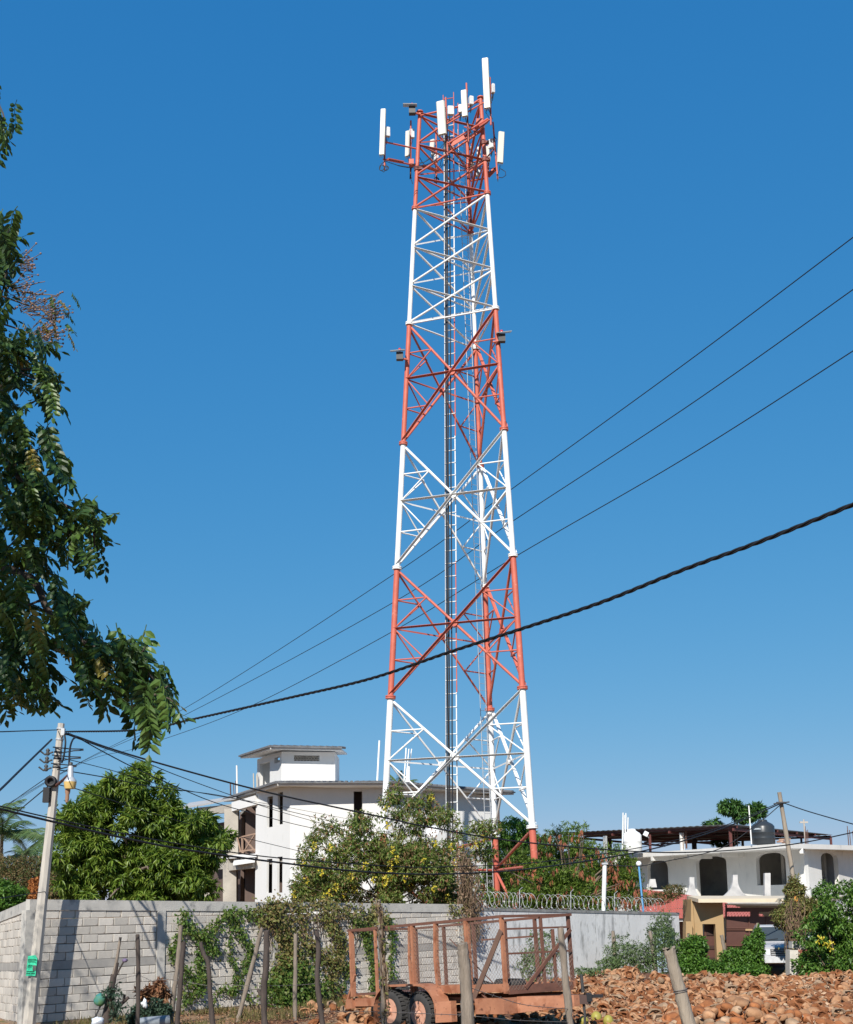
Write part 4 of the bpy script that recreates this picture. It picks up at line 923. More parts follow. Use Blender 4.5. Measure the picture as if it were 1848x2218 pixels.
def smooth(pts, k=8):
    """Catmull-Rom through 3D points"""
    P_ = [Vector(p) for p in pts]; P_ = [P_[0] * 2 - P_[1]] + P_ + [P_[-1] * 2 - P_[-2]]; o = []
    for i in range(1, len(P_) - 2):
        a, b, c, d = P_[i - 1:i + 3]
        for j in range(k):
            t = j / k; o.append(.5 * ((2 * b) + (c - a) * t + (2 * a - 5 * b + 4 * c - d) * t * t + (3 * b - a - 3 * c + d) * t ** 3))
    return o + [P_[-2]]
def cable(label, px_, Z0, Z1, r, twist=0, grp='overhead cables', name='overhead_cable', m=None, k=10):
    x0, x1 = px_[0][0], px_[-1][0]
    pts = smooth([P(x, y, 1 / lerp(1 / Z0, 1 / Z1, (x - x0) / (x1 - x0))) for x, y in px_], k)
    if x1 > 1850: pts.append(pts[-1] + (pts[-1] - pts[-2]).normalized() * 9)
    if x0 < 0: pts.insert(0, pts[0] + (pts[0] - pts[1]).normalized() * 9)
    mb = MB()
    if twist:
        L_ = 0; off_ = [0]
        for a, b in zip(pts[:-1], pts[1:]): L_ += (b - a).length; off_.append(L_)
        fine = []; n_ = int(L_ / .05); j = 0
        for i in range(n_ + 1):
            s_ = L_ * i / n_
            while j < len(off_) - 2 and off_[j + 1] < s_: j += 1
            fine.append(lerp(pts[j], pts[j + 1], (s_ - off_[j]) / max(1e-6, off_[j + 1] - off_[j])))
        for c in range(3):
            hel = []
            for i, p in enumerate(fine):
                d, a_, b_ = frame(fine[min(i + 1, n_)] - fine[max(i - 1, 0)]); q = i * .05 / twist * 2 * math.pi + c * 2.094
                hel.append(p + a_ * math.cos(q) * r * .62 + b_ * math.sin(q) * r * .62)
            mb.tube(hel, r * .55, 5)
    else: mb.tube(pts, r, 6)
    return solo(name, mb, m or M_WIRE, label, 'cable', grp)
cable('uppermost of the three thin lines rising steeply behind the mast', [(-30, 1768), (165, 1656), (406, 1531), (850, 1246), (1109, 1059), (1478, 792), (1848, 514), (1990, 405)], 170, 38, .020)
cable('middle one of the three thin lines rising steeply behind the mast', [(-30, 1772), (165, 1657), (406, 1546), (845, 1309), (1109, 1130), (1478, 888), (1848, 627), (1990, 522)], 170, 38, .020)
cable('lowest of the three thin lines rising steeply behind the mast', [(-30, 1776), (165, 1659), (300, 1619), (528, 1536), (845, 1371), (1119, 1204), (1478, 996), (1848, 760), (1990, 664)], 170, 38, .020)
cable('thick twisted cable sweeping from the concrete pole across the mast', [(143, 1585), (306, 1581), (422, 1557), (634, 1510), (803, 1470), (972, 1413), (1130, 1362), (1299, 1306), (1478, 1235), (1637, 1177), (1848, 1093), (1990, 1032)], PZ - .1, 9.5, .0195, twist=.5)
cable('thick black service cable running from the pole past the white house eaves', [(140, 1590), (165, 1595), (232, 1619), (330, 1649), (500, 1696), (618, 1725), (739, 1751), (860, 1777), (926, 1791), (1100, 1820), (1323, 1841), (1500, 1846), (1700, 1831), (1848, 1803), (1960, 1778)], PZ - .1, 46, .022)
cable('upper of two long cables crossing in front of the mango tree', [(-30, 1738), (0, 1746), (120, 1774), (250, 1802), (400, 1830), (600, 1858), (860, 1877), (980, 1877), (1163, 1868), (1380, 1837), (1542, 1798), (1690, 1738)], 22, 44, .0135)
cable('lower thicker one of two long cables crossing in front of the mango tree', [(-30, 1744), (0, 1752), (120, 1781), (250, 1811), (400, 1840), (611, 1869), (800, 1889), (971, 1893), (1163, 1880), (1394, 1843), (1560, 1796), (1692, 1740)], 21.5, 44, .0215)
cable('cable leaving the wooden pole towards the street end', [(1692, 1737), (1740, 1754), (1790, 1769), (1848, 1785), (1930, 1806)], 44, 36, .018)
cable('short cable drooping between wooden pole and arched house terrace', [(1692, 1742), (1640, 1785), (1560, 1838), (1440, 1866), (1380, 1876), (1315, 1874)], 44, 42.8, .016)
cable('thick cable dropping from the pole top towards the street corner', [(-20, 1724), (0, 1711), (40, 1672), (80, 1633), (112, 1602)], 21, PZ - .1, .022)
cable('thin line leaving the pole top level towards the open street', [(-30, 1585), (0, 1585), (60, 1583), (125, 1581)], 20, PZ - .1, .012)
cable('thin line falling from the lower pole clamps behind the palms', [(-20, 1800), (16, 1776), (60, 1740), (108, 1700)], 40, PZ, .014)
cable('faint thin line falling from the pole to the far palms', [(-20, 1768), (16, 1744), (60, 1713), (108, 1680)], 45, PZ, .010)
cable('service drop from the pole running to the house porch', [(143, 1588), (160, 1593), (225, 1629), (297, 1666), (380, 1703), (465, 1738), (560, 1765), (660, 1790), (770, 1812)], PZ, 62, .014)
cable('thin service drop above the mango running to the house facade', [(143, 1590), (225, 1620), (300, 1645), (380, 1678), (500, 1722), (620, 1762), (770, 1803)], PZ, 62.5, .012)
cable('cable from the lamp level passing behind the mango crown', [(128, 1668), (165, 1673), (240, 1686), (330, 1704), (470, 1722), (560, 1742), (700, 1775), (790, 1801)], PZ, 62.5, .013)
cable('thin low drop from the pole to the lower house wall', [(128, 1700), (180, 1713), (300, 1752), (430, 1790), (560, 1822), (690, 1854), (800, 1885)], PZ, 62.5, .011)
cable('hairline telephone drop stretched flat to the house side', [(128, 1640), (240, 1668), (350, 1700), (460, 1722), (560, 1738), (640, 1752), (760, 1775)], PZ, 62.5, .009)
cable('thin phone line along the street over the corner wall', [(-20, 1950), (0, 1946), (45, 1939), (100, 1931)], 24, PZ, .009)
dn = MB()
dn.tube(smooth([P(140, 1590, PZ - .15), P(142, 1610, PZ - .2), P(138, 1640, PZ - .2), P(134, 1652, PZ - .15)]), .022, 6)
dn.tube(smooth([P(166, 1596, 28.1), P(158, 1602, 27.6), P(152, 1620, 27.2), P(150, 1650, 26.9), P(150, 1664, 26.8)]), .022, 6)
solo('cable_tail', dn, M_WIRE, 'two cable tails looping down beside the pole to the lamp', 'cable')
# ---------------------------------------------------------------- wooden pole by the arched house
M_BARK = mat('grey_wood', (.27, .22, .175), (.14, .115, .09), rough=.95, scale=3, stretch=(6, 6, .8), bump=.6, bscale=14)
M_BARKD = mat('dark_wood', (.085, .065, .055), (.045, .036, .032), rough=.95, scale=3, stretch=(6, 6, .8), bump=.6, bscale=14)
M_BARKP = mat('pale_wood', (.33, .275, .215), (.19, .155, .12), rough=.95, scale=2.5, stretch=(6, 6, .7), bump=.5, bscale=12)
wp = thing('wooden_pole', toZ(1746, 2102, 0), 'leaning weathered wooden utility pole in front of the arched house', 'utility pole')
part('pole_shaft', MB().tube(smooth([P(1688, 1716, 43.5), P(1697, 1770, 43.5), P(1710, 1850, 43.4), P(1722, 1925, 43.3), P(1735, 2010, 43.2), toZ(1746, 2104, -.05)], 3), [.072] * 4 + [.08] * 6 + [.095] * 6, 9), M_BARKP, wp)
part('cable_clamp', MB().box(P(1691, 1739, 43.4), (.28, .12, .07)).tube([P(1676, 1741, 43.3), P(1710, 1737, 43.3)], .025, 6), M_DGREY, wp)

# ---------------------------------------------------------------- fence posts
def post(label, pts, Z, r0, r1, m, jit=.12, n=9, grp='rough wooden fence posts', knob=None):
    pts = [P(x, y, Z) for x, y in pts]
    if pts[-1].z > 0 and pts[-1].z < 1.6:
        d = (pts[-1] - pts[-2]).normalized(); d = d if d.z < -.2 else Vector((0, 0, -1)); pts.append(pts[-1] + d * (pts[-1].z + .05) / -d.z)
    k = 5; fine = smooth(pts, k); N_ = len(fine)
    mb = MB(); rs = [lerp(r0, r1, i / (N_ - 1)) * (1 + random.uniform(-jit, jit)) for i in range(N_)]
    fine = [p + Vector((random.uniform(-1, 1), random.uniform(-1, 1), 0)) * r0 * jit * .8 for p in fine]
    mb.tube(fine, rs, n)
    tip = fine[0]; mb.v = [(x + random.uniform(-.1, .1) * r0, y, z + (random.uniform(-.35, .3) * r0 if (Vector((x, y, z)) - tip).length < r0 * 1.8 else 0)) for x, y, z in mb.v]
    if knob: q = P(*knob, Z); mb.tube([q, q + Vector((random.choice((-1, 1)) * r0 * 1.2, -.02, r0 * 2))], [r0 * .9, r0 * .4], 7)
    return solo('fence_post', mb, m, label, 'fence post', grp)
post('dark upright post just past the leaning dry sticks', [(298, 2024), (300, 2110), (299, 2218)], 26, .044, .05, M_BARKD)
post('pale leaning post beside a dark one at the second wall column', [(392, 2005), (385, 2090), (377, 2150), (371, 2203)], 28.6, .05, .06, M_BARK)
post('dark post beside the pale leaning one at the second wall column', [(398, 2040), (391, 2130), (384, 2218)], 26, .048, .052, M_BARKD)
post('dark crooked post bending midway in front of the hanging creeper', [(435, 2040), (441, 2066), (451, 2087), (455, 2150), (461, 2218)], 26, .04, .058, M_BARKD, knob=(452, 2088))
post('grey slanted brace post leaning against the dark forked one', [(567, 2010), (545, 2100), (519, 2197)], 30, .05, .06, M_BARK)
post('dark forked post in front of the creeper with a stub branch', [(578, 2017), (577, 2090), (571, 2150), (574, 2218)], 26, .06, .072, M_BARKD, knob=(566, 2155))
post('brown thin post standing inside the bright green climber', [(641, 2022), (640, 2100), (639, 2202)], 30, .045, .055, M_BARK)
post('dark wavy post between the green climber and the trailer', [(686, 2014), (690, 2060), (687, 2120), (692, 2170), (699, 2218)], 26, .045, .06, M_BARKD)
post('grey post with dry vine in front of the trailer wheels', [(820, 1950), (824, 2010), (829, 2107), (833, 2218)], 24, .05, .055, M_BARK)
post('thick gnarled grey post in front of the trailer middle', [(1001, 2044), (1004, 2070), (1010, 2130), (1014, 2218)], 17, .07, .09, M_BARK, .07, 14)
post('straight grey post in front of the trailer end', [(1214, 2011), (1221, 2080), (1228, 2150), (1235, 2218)], 19, .05, .058, M_BARK)
post('stout cut post leaning in the coconut husks nearest the camera', [(1449, 2054), (1458, 2090), (1474, 2150), (1492, 2218), (1500, 2250)], 12.5, .058, .068, M_BARKP, .05, 14)
post('thin brown post before the plaster wall beyond the trailer', [(1328, 2017), (1331, 2060), (1334, 2098)], 41, .06, .07, M_BARK)
post('thin brown post before the pale blue door', [(1408, 2017), (1414, 2060), (1420, 2100)], 41, .06, .075, M_BARK)
post('pale slanted post in front of the ochre portal leg', [(1563, 2026), (1570, 2060), (1577, 2108)], 41.5, .06, .075, M_BARK)
post('thin grey post beside the ochre side wall', [(1491, 2022), (1494, 2060), (1496, 2104)], 41.5, .05, .06, M_BARK)
post('thin post wrapped in green climber before the brown gate', [(1641, 2000), (1641, 2050), (1639, 2108)], 41.5, .055, .06, M_BARKP)
M_BARB = mat('barbed_wire', (.16, .14, .13), (.10, .09, .085), rough=.7)
def barb(label, pts):
    pts = smooth([P(x, y, Z) for x, y, Z in pts], 8); mb = MB().tube(pts, .0048, 4)
    for i in range(0, len(pts) - 1, 2):
        p = lerp(pts[i], pts[i + 1], .5); mb.beam(p + Vector((-.012, 0, -.02)), p + Vector((.012, 0, .02)), .004, .004)
    return solo('barbed_wire', mb, M_BARB, label, 'barbed wire', 'barbed wires between the posts')
barb('barbed wire strand between the dry sticks and the crooked post', [(252, 2123, 26), (298, 2113, 26), (330, 2125, 26), (345, 2122, 26.3), (390, 2125, 26.2), (450, 2135, 26)])
barb('barbed wire strand from the crooked post to the forked post', [(452, 2130, 26), (510, 2134, 26), (575, 2135, 26), (640, 2134, 27), (690, 2130, 26)])
barb('barbed wire strand sagging past the gnarled post and trailer wheels', [(699, 2190, 26), (833, 2192, 24), (930, 2196, 20), (1014, 2200, 17), (1120, 2210, 18), (1235, 2214, 19)])
barb('barbed wire strand slanting across the trailer step box', [(1014, 2138, 17), (1080, 2160, 17.5), (1140, 2177, 18), (1235, 2186, 19)])
pc_ = P(1474, 2150, 12.5); solo('tie_wire', MB().tube([pc_ + Vector((math.cos(a) * .067, math.sin(a) * .067, .012 * math.sin(a + 1) + .003 * a)) for a in np.linspace(0, 12.4, 40)], .0045, 4), M_BARB, 'wire tied round the stout cut post', 'wire')

# ---------------------------------------------------------------- rusty trailer
M_TR = mat('rusty_orange_paint', (.40, .175, .095), (.30, .125, .07), rough=.75, scale=2.5, bump=.2, bscale=30, spots=[((.24, .085, .04), 4, .52, .68), ((.60, .33, .23), 3, .60, .78), ((.13, .05, .03), 11, .62, .72)])
M_TRD = mat('dark_rust_steel', (.17, .075, .05), (.11, .05, .035), rough=.85, scale=5)
M_TYRE = mat('tyre_rubber', (.05, .047, .045), (.033, .031, .03), rough=.9, scale=7, bump=.3)
M_RIM = mat('faded_orange_rim', (.60, .33, .23), (.50, .25, .165), rough=.7, scale=5, spots=((.25, .10, .05), 9, .55, .7))
bL, bR = P(762, 2154, 28.3), P(1099, 2146, 24.2)
tL, tR = P(762, 2015, 28.3), P(1099, 1989, 24.2)
ex = (bR - bL).normalized(); LT = (bR - bL).length
ey = Vector((-ex.y, ex.x, 0)).normalized(); ey = ey if ey.y > 0 else -ey; ez = ex.cross(ey).normalized(); ez = ez if ez.z > 0 else -ez
HT = ((tL - bL).dot(ez) + (tR - bR).dot(ez)) / 2
lo, hi = .8, 2.6
for _ in range(40):
    m_ = (lo + hi) / 2
    if pix(bR + ey * m_ + ez * HT)[0] > 1234: hi = m_
    else: lo = m_
WT = lo
def T(u, v, w): return bL + ex * u + ey * v + ez * w
def uof(x, v=0, w=.5):
    lo, hi = -1., LT + 2
    for _ in range(40):
        m_ = (lo + hi) / 2
        if pix(T(m_, v, w))[0] > x: hi = m_
        else: lo = m_
    return lo
trailer = thing('trailer', (bL.x, bL.y, 0), 'rusty orange tandem axle cage trailer with chicken wire sides', 'trailer')
def tb(mb, u0, u1, v0, v1, w0, w1): return mb.obox(T(u0, v0, w0), ex * (u1 - u0), ey * (v1 - v0), ez * (w1 - w0))
part('bed_floor', tb(MB(), 0, LT, .05, WT - .05, -.02, .02), M_TRD, trailer)
part('bed_rail', tb(MB(), uof(945), LT, -.03, .05, -.02, .13), M_TR, trailer)
part('bed_rail', tb(MB(), 0, LT, WT - .05, WT + .03, -.02, .1), M_TR, trailer)
part('bed_rail', tb(MB(), LT - .05, LT + .02, .051, WT - .06, -.07, .09), M_TRD, trailer)
part('chassis_beam', tb(MB(), -.12, uof(850), .05, .17, -.26, -.09), M_TR, trailer)
part('chassis_beam', tb(MB(), uof(950), uof(1035), .22, .34, -.22, -.11), M_TR, trailer)
part('chassis_beam', tb(MB(), 0, LT, WT - .2, WT - .08, -.3, -.1), M_TR, trailer)
part('step_box', tb(MB(), uof(1034), LT + .02, -.12, .3, -.42, -.13), M_TR, trailer)
part('tail_plate', tb(MB(), -.2, .03, -.03, .5, -.3, -.1), M_TR, trailer)
part('tail_brace', MB().beam(T(-.14, 0, -.1), T(.16, 0, .42), .05, .05), M_TR, trailer)
for x in (858, 878, 1037): part('gusset_strut', MB().beam(T(uof(x), .02, -.02), T(uof(x) + .16, .08, -.2), .025, .04), M_TRD, trailer)
POSTS = ((764, .11, M_TR), (816, .05, M_TR), (891, .045, M_TR), (898, .10, M_TR), (949, .10, M_TR), (1016, .12, M_TR), (1099, .075, M_TR))
for x, w_, m in POSTS:
    u = min(uof(x), LT - .04); bend = .05 if x in (949, 891) else 0
    part('stake', MB().beam(T(u, 0, -.05), T(u - bend, 0, HT * .5), w_, .06, ex).beam(T(u - bend, 0, HT * .5), T(u, 0, HT), w_ * .97, .058, ex), m, trailer)
for u in (LT * .02, LT * .22, LT * .42, LT * .62, LT * .8, LT * .99): part('stake', MB().beam(T(u, WT, 0), T(u, WT, HT), .07, .05, ex), M_TRD, trailer)
for v in (WT * .55, WT * .72): part('stake', MB().beam(T(LT, v, 0), T(LT, v, HT - .25 if v > WT * .6 else HT), .05, .05, ex), M_TRD, trailer)
part('top_rail', MB().beam(T(-.05, 0, HT + .02), T(LT + .03, 0, HT + .02), .06, .055), M_TRD, trailer)
part('top_rail', MB().beam(T(-.05, WT, HT + .02), T(LT + .03, WT, HT + .02), .06, .05), M_TRD, trailer)
part('top_rail', MB().beam(T(LT, .032, HT + .02), T(LT, WT - .03, HT + .02), .05, .05), M_TRD, trailer)
part('top_rail', MB().beam(T(0, .032, HT + .02), T(0, WT - .03, HT + .02), .05, .05), M_TRD, trailer)
for w_ in (HT * .5, HT - .22): part('cross_rail', MB().beam(T(LT, .04, w_), T(LT, WT - .04, w_), .05, .035), M_TRD, trailer)
part('cross_rail', MB().beam(T(uof(905), WT, HT - .35), T(uof(1012), WT, HT - .35), .04, .035), M_TRD, trailer)
part('diagonal_brace', MB().beam(T(LT - .02, -.045, HT * .82), T(uof(1025), -.05, -.15), .02, .12), mat('bare_brown_steel', (.17, .10, .07), (.13, .075, .055), rough=.7), trailer)
part('diagonal_brace', MB().beam(T(LT + .03, WT - .03, HT * .8), T(LT + .03, WT * .25, .03), .03, .07), M_TRD, trailer)
part('tension_rod', MB().tube([T(uof(905), WT * .5, HT - .3), T(uof(995), WT * .5, .1)], .012, 5), M_TRD, trailer)
# tandem wheels
WR = .43
def wheel(x, v, dirn):
    u = uof(x, v, -.3); c = T(u, v, 0); c.z = WR
    ax = -ey * dirn
    w_ = part('wheel', MB().lathe(c - ax * .24, ax, [(0, .09), (.03, .1), (.22, .1)], 10), M_TRD, trailer)
    prof = [(-.02, WR * .58), (-.01, WR * .66), (.0, WR * .8), (.03, WR * .93), (.06, WR * .97), (.19, WR * .97), (.22, WR * .93), (.25, WR * .8), (.262, WR * .66), (.25, WR * .57)]
    t_ = MB().lathe(c - ax * .24, ax, [(a_ - .0, r_) for a_, r_ in prof], 36, cap=False)
    d, a_, b_ = frame(ax)
    for k in range(30):
        q = 2 * math.pi * k / 30; rd2 = a_ * math.cos(q) + b_ * math.sin(q); tg = -a_ * math.sin(q) + b_ * math.cos(q)
        for sgn, o_ in ((1, .145), (-1, .015)):
            p_ = c - ax * .24 + ax * o_ + rd2 * WR * .955 + tg * (.022 * sgn)
            t_.obox(p_ - tg * .024, tg * .048, ax * .105, rd2 * WR * .05)
    part('tyre', t_, M_TYRE, w_)
    rim_ = MB().lathe(c, ax, [(.006, WR * .60), (.012, WR * .57), (-.005, WR * .52), (-.05, WR * .47), (-.06, WR * .40), (-.035, WR * .36), (-.03, WR * .22), (-.045, WR * .2)], 28)
    rim_.lathe(c - ax * .045, ax, [(0, WR * .17), (.09, WR * .15), (.12, WR * .09), (.125, .01)], 14)
    for k in range(6):
        q = 2 * math.pi * k / 6; rim_.lathe(c - ax * .032 + (a_ * math.cos(q) + b_ * math.sin(q)) * WR * .28, ax, [(0, .018), (.025, .015)], 6)
    part('rim', rim_, M_RIM, w_)
    hl = MB()
    for k in range(6):
        q = 2 * math.pi * (k + .5) / 6; hl.lathe(c - ax * .0335 + (a_ * math.cos(q) + b_ * math.sin(q)) * WR * .44 - ax * .022, ax, [(0, .03), (.002, .03)], 8)
    part('rim_hole', hl, M_DARK, w_)
for x in (846, 908): wheel(x, -.30, 1); wheel(x + 25, WT + .02, -1)
# double fender
u0, u1 = uof(846, -.3, -.3), uof(908, -.3, -.3); wz = WR - T((u0 + u1) / 2, 0, 0).z
arc = []
for k in range(7): a_ = math.pi - (math.pi / 2) * k / 6; arc.append((u0 + math.cos(a_) * .54, wz + .04 + math.sin(a_) * .49))
for k in range(7): a_ = math.pi / 2 * (1 - k / 6); arc.append((u1 + math.cos(a_) * .58, wz + .04 + math.sin(a_) * .49))
arc = [(arc[0][0], wz - .2)] + arc + [(arc[-1][0], wz - .12)]
fm = MB()
for (ua, wa), (ub, wb) in zip(arc[:-1], arc[1:]):
    fm.hexa([T(ua, -.34, wa), T(ub, -.34, wb), T(ub, .04, wb), T(ua, .04, wa), T(ua, -.34, wa + .025), T(ub, -.34, wb + .025), T(ub, .04, wb + .025), T(ua, .04, wa + .025)])
    fm.hexa([T(ua, -.352, wa - .015), T(ub, -.352, wb - .015), T(ub, -.342, wb - .015), T(ua, -.342, wa - .015), T(ua, -.352, wa + .03), T(ub, -.352, wb + .03), T(ub, -.342, wb + .03), T(ua, -.342, wa + .03)])
part('fender', fm, M_TR, trailer)
uu = arc[-1][0]; part('mud_plate', MB().hexa([T(uu, -.35, wz - .2), T(uu + .2, -.1, wz - .2), T(uu + .2, .04, wz - .2), T(uu, .04, wz - .2), T(uu - .03, -.35, wz + .2), T(uu + .2, -.1, wz + .2), T(uu + .2, .04, wz + .2), T(uu - .03, .04, wz + .2)]), M_TR, trailer)
part('axle', MB().tube([T(u0, .1, wz), T(u0, WT, wz)], .05).tube([T(u1, .1, wz), T(u1, WT, wz)], .05), M_TRD, trailer)
# draw bar
hx0 = LT
part('draw_bar', MB().hexa([T(LT + .02, WT * .12, -.42), T(LT + .9, WT * .48, -.34), T(LT + .9, WT * .56, -.34), T(LT + .02, WT * .2, -.42), T(LT + .02, WT * .12, -.12), T(LT + .9, WT * .48, -.14), T(LT + .9, WT * .56, -.14), T(LT + .02, WT * .2, -.12)]), M_TR, trailer)
a_, b_ = P(1130, 2168, 24.9), P(1226, 2163, 25.2)
part('front_beam', MB().beam(a_, b_, .1, .2), M_TR, trailer)
part('hitch_tube', MB().beam(P(1224, 2163, 25.1), P(1272, 2165, 25.2), .14, .17), mat('brown_steel', (.10, .06, .05)), trailer)
part('coupler', MB().beam(P(1270, 2161, 25.2), P(1282, 2160, 25.2), .16, .15).beam(P(1280, 2158, 25.2), P(1306, 2157, 25.2), .07, .06).beam(P(1270, 2172, 25.2), P(1280, 2172, 25.2), .1, .06), M_BLACK, trailer)
part('jack_stand', MB().tube([P(1259, 2111, 25.2), P(1263, 2150, 25.2)], .032).tube([P(1264, 2172, 25.2), P(1267, 2196, 25.2), P(1267, 2230, 25.2)], .026), M_DGREY, trailer)
# horse-shoe shaped weld mark on the front beam
hs = MB().tube([P(1177 + 8 * math.sin(t_), 2166 - 5 * math.cos(t_), 24.78) for t_ in np.linspace(-2.2, 2.2, 9)], .012, 4); part('horseshoe_mark', hs, M_TRD, trailer)
# chicken wire
wm = MB(); M_MESH = mat('rusty_chicken_wire', (.30, .23, .19), (.20, .15, .12), rough=.7)
def wire_panel(o, du, dw, W_, H_, n_off, sp=.085):
    nu, nw = int(W_ / sp), int(H_ / sp)
    for i in range(-nw, nu + 1):
        for sg in (1, -1):
            pts = []
            for t_ in np.linspace(0, 1, 9):
                u_ = (i + (t_ if sg > 0 else 1 - t_) * nw) * sp
                if 0 <= u_ <= W_: pts.append(o + du * u_ + dw * (t_ * H_) + n_off * (.012 + .02 * math.sin(u_ * 5 + t_ * 6)))
            if len(pts) > 1: wm.tube(pts, .0028, 3, False)
ustart = uof(860)
wire_panel(T(ustart, 0, 0), ex, ez, LT - ustart, HT * .97, -ey)
wire_panel(T(LT, 0, 0), ey, ez, WT, HT * .62, ex)
part('chicken_wire', wm, M_MESH, trailer, kind='stuff')
# things lying in the trailer
tl = MB().lathe(T(uof(1060), .5, .04), (0, 0, 1), [(0, .2), (.02, .3), (.1, .32), (.16, .28), (.16, .18)], 18, cap=False); solo('old_tyre', tl, M_TYRE, 'old black tyre lying on the trailer bed behind the slanted flat bar', 'tyre')
tl = MB().lathe(T(uof(990), .6, .03), (.3, 0, 1), [(0, .2), (.02, .3), (.1, .32), (.16, .28), (.16, .18)], 18, cap=False); solo('old_tyre', tl, M_TYRE, 'old black tyre on the trailer bed behind the gnarled post', 'tyre')

# ---------------------------------------------------------------- pickup by the gate
PK = thing('pickup_truck', toZ(1680, 2112, 0), 'silver pickup parked by the brown gate, half hidden by stump and shrub', 'pickup truck')
M_SILVER = mat('silver_paint', (.40, .40, .41), (.36, .36, .37), rough=.4, metal=0, scale=1)
pc = toZ(1706, 2112, 0); rot = Matrix.Rotation(rad(-8), 3, 'Z')
def K(x, y, z): return pc + rot @ Vector((x, y, z))          # x across, y to the rear
def kx(mb, prof, hw0, hw1=None):
    """side profile (y,z,halfwidth) closed loop extruded across"""
    n = len(prof); mb.add([K(-h_, y, z) for y, z, h_ in prof] + [K(h_, y, z) for y, z, h_ in prof], [tuple(range(n)), tuple(range(2 * n - 1, n - 1, -1))] + [(k, n + k, n + (k + 1) % n, (k + 1) % n) for k in range(n)]); return mb
part('body', kx(MB(), [(0, .42, .86), (-.02, .62, .86), (.02, .93, .84), (.25, 1.0, .83), (1.15, 1.06, .84), (1.2, 1.1, .85), (3.0, 1.1, .86), (5.0, 1.08, .86), (5.0, .45, .86), (4.5, .4, .86), (3.4, .36, .86), (1.5, .36, .86), (.4, .36, .86)], 0), M_SILVER, PK)
part('cab', kx(MB(), [(1.05, 1.06, .80), (1.75, 1.62, .66), (2.0, 1.66, .65), (3.0, 1.64, .65), (3.25, 1.55, .67), (3.35, 1.10, .80)], 0), M_SILVER, PK)
M_GLASS = mat('windscreen_glass', (.045, .06, .07), (.04, .05, .06), rough=.45, spec=.2)
part('windscreen', MB().add([K(-.74, 1.09, 1.11), K(.74, 1.09, 1.11), K(.62, 1.69, 1.585), K(-.62, 1.69, 1.585)], [(0, 1, 2, 3)]), M_GLASS, PK)
for sg in (-1, 1): part('side_window', MB().add([K(sg * .80, 1.35, 1.14), K(sg * .80, 3.1, 1.14), K(sg * .668, 2.95, 1.56), K(sg * .668, 1.85, 1.56)], [(0, 1, 2, 3)]), M_GLASS, PK)
part('grille', MB().hexa([K(-.52, -.03, .66), K(.52, -.03, .66), K(.52, .05, .66), K(-.52, .05, .66), K(-.52, -.01, .88), K(.52, -.01, .88), K(.52, .05, .88), K(-.52, .05, .88)]), M_DGREY, PK)
gb = MB()
for z in (.70, .77, .84): gb.beam(K(-.5, -.04, z), K(.5, -.04, z), .02, .025)
gb.ball(K(0, -.05, .77), (.06, .02, .05)); part('grille_bar', gb, M_GALV, PK)
for sg in (-1, 1):
    part('headlight', MB().hexa([K(sg * .54, -.03, .68), K(sg * .83, -.01, .69), K(sg * .83, .08, .69), K(sg * .54, .06, .68), K(sg * .54, -.01, .87), K(sg * .83, .02, .86), K(sg * .83, .1, .86), K(sg * .54, .06, .87)]), mat('lamp_glass_clear', (.6, .62, .64), rough=.1), PK)
    part('wing_mirror', MB().ball(K(sg * .97, 1.3, 1.17), (.09, .05, .09)).tube([K(sg * .82, 1.32, 1.14), K(sg * .95, 1.3, 1.15)], .02), M_SILVER, PK)
    for y in (.85, 3.9): part('wheel', MB().lathe(K(sg * .62, y, .34), rot @ Vector((sg, 0, 0)), [(0, .2), (.02, .32), (.06, .34), (.2, .34), (.25, .31), (.25, .2)], 20).lathe(K(sg * .66, y, .34), rot @ Vector((sg, 0, 0)), [(0, .2), (.18, .2), (.19, .12)], 14), M_TYRE, PK)
part('bumper', MB().hexa([K(-.9, -.14, .42), K(.9, -.14, .42), K(.9, .1, .42), K(-.9, .1, .42), K(-.9, -.12, .62), K(.9, -.12, .62), K(.9, .1, .62), K(-.9, .1, .62)]), M_GALV, PK)
part('wiper', MB().beam(K(-.6, 1.1, 1.14), K(-.1, 1.16, 1.19), .02, .02).beam(K(.0, 1.1, 1.14), K(.5, 1.16, 1.19), .02, .02), M_BLACK, PK)

# ---------------------------------------------------------------- brick pillar
BZ = 40.5; M_BRICK = mat('old_red_brick', (.36, .13, .085), (.26, .09, .06), rough=.95, scale=6, island=.25)
bp_ = thing('brick_wall', toZ(1745, 2110, 0), 'low broken brick wall stub with a pale plastered end beside the pickup', 'wall')
part('plastered_end', col(MB(), 1711, 1729, 2058, 2125, BZ, .5), mat('lime_render', (.58, .54, .48), (.42, .39, .35), rough=.95, scale=4), bp_)
part('mortar_core', col(MB(), 1729, 1766, 2054, 2118, BZ + .04, .4), mat('lime_mortar', (.40, .35, .30), rough=.95), bp_)
part('top_render', col(MB(), 1716, 1760, 2040, 2054, BZ + .05, .4), M_CONC, bp_)
k_ = BZ / FPX; br_ = MB().obox((0, 0, 0), (.115, 0, 0), (0, .12, 0), (0, 0, .055)).mesh('brick', M_BRICK)
for r_ in range(12):
    for c_ in range(5):
        p = P(1729.5 + (4 if r_ % 2 else 0) + c_ * 8, 2061 + r_ * 4.9, BZ)
        if (r_ < 2 and c_ > 3) or 1729.5 + (4 if r_ % 2 else 0) + c_ * 8 > 1761: continue
        place('brick', br_, bp_, p + Vector((0, -.015 + random.uniform(-.012, .012), 0)))

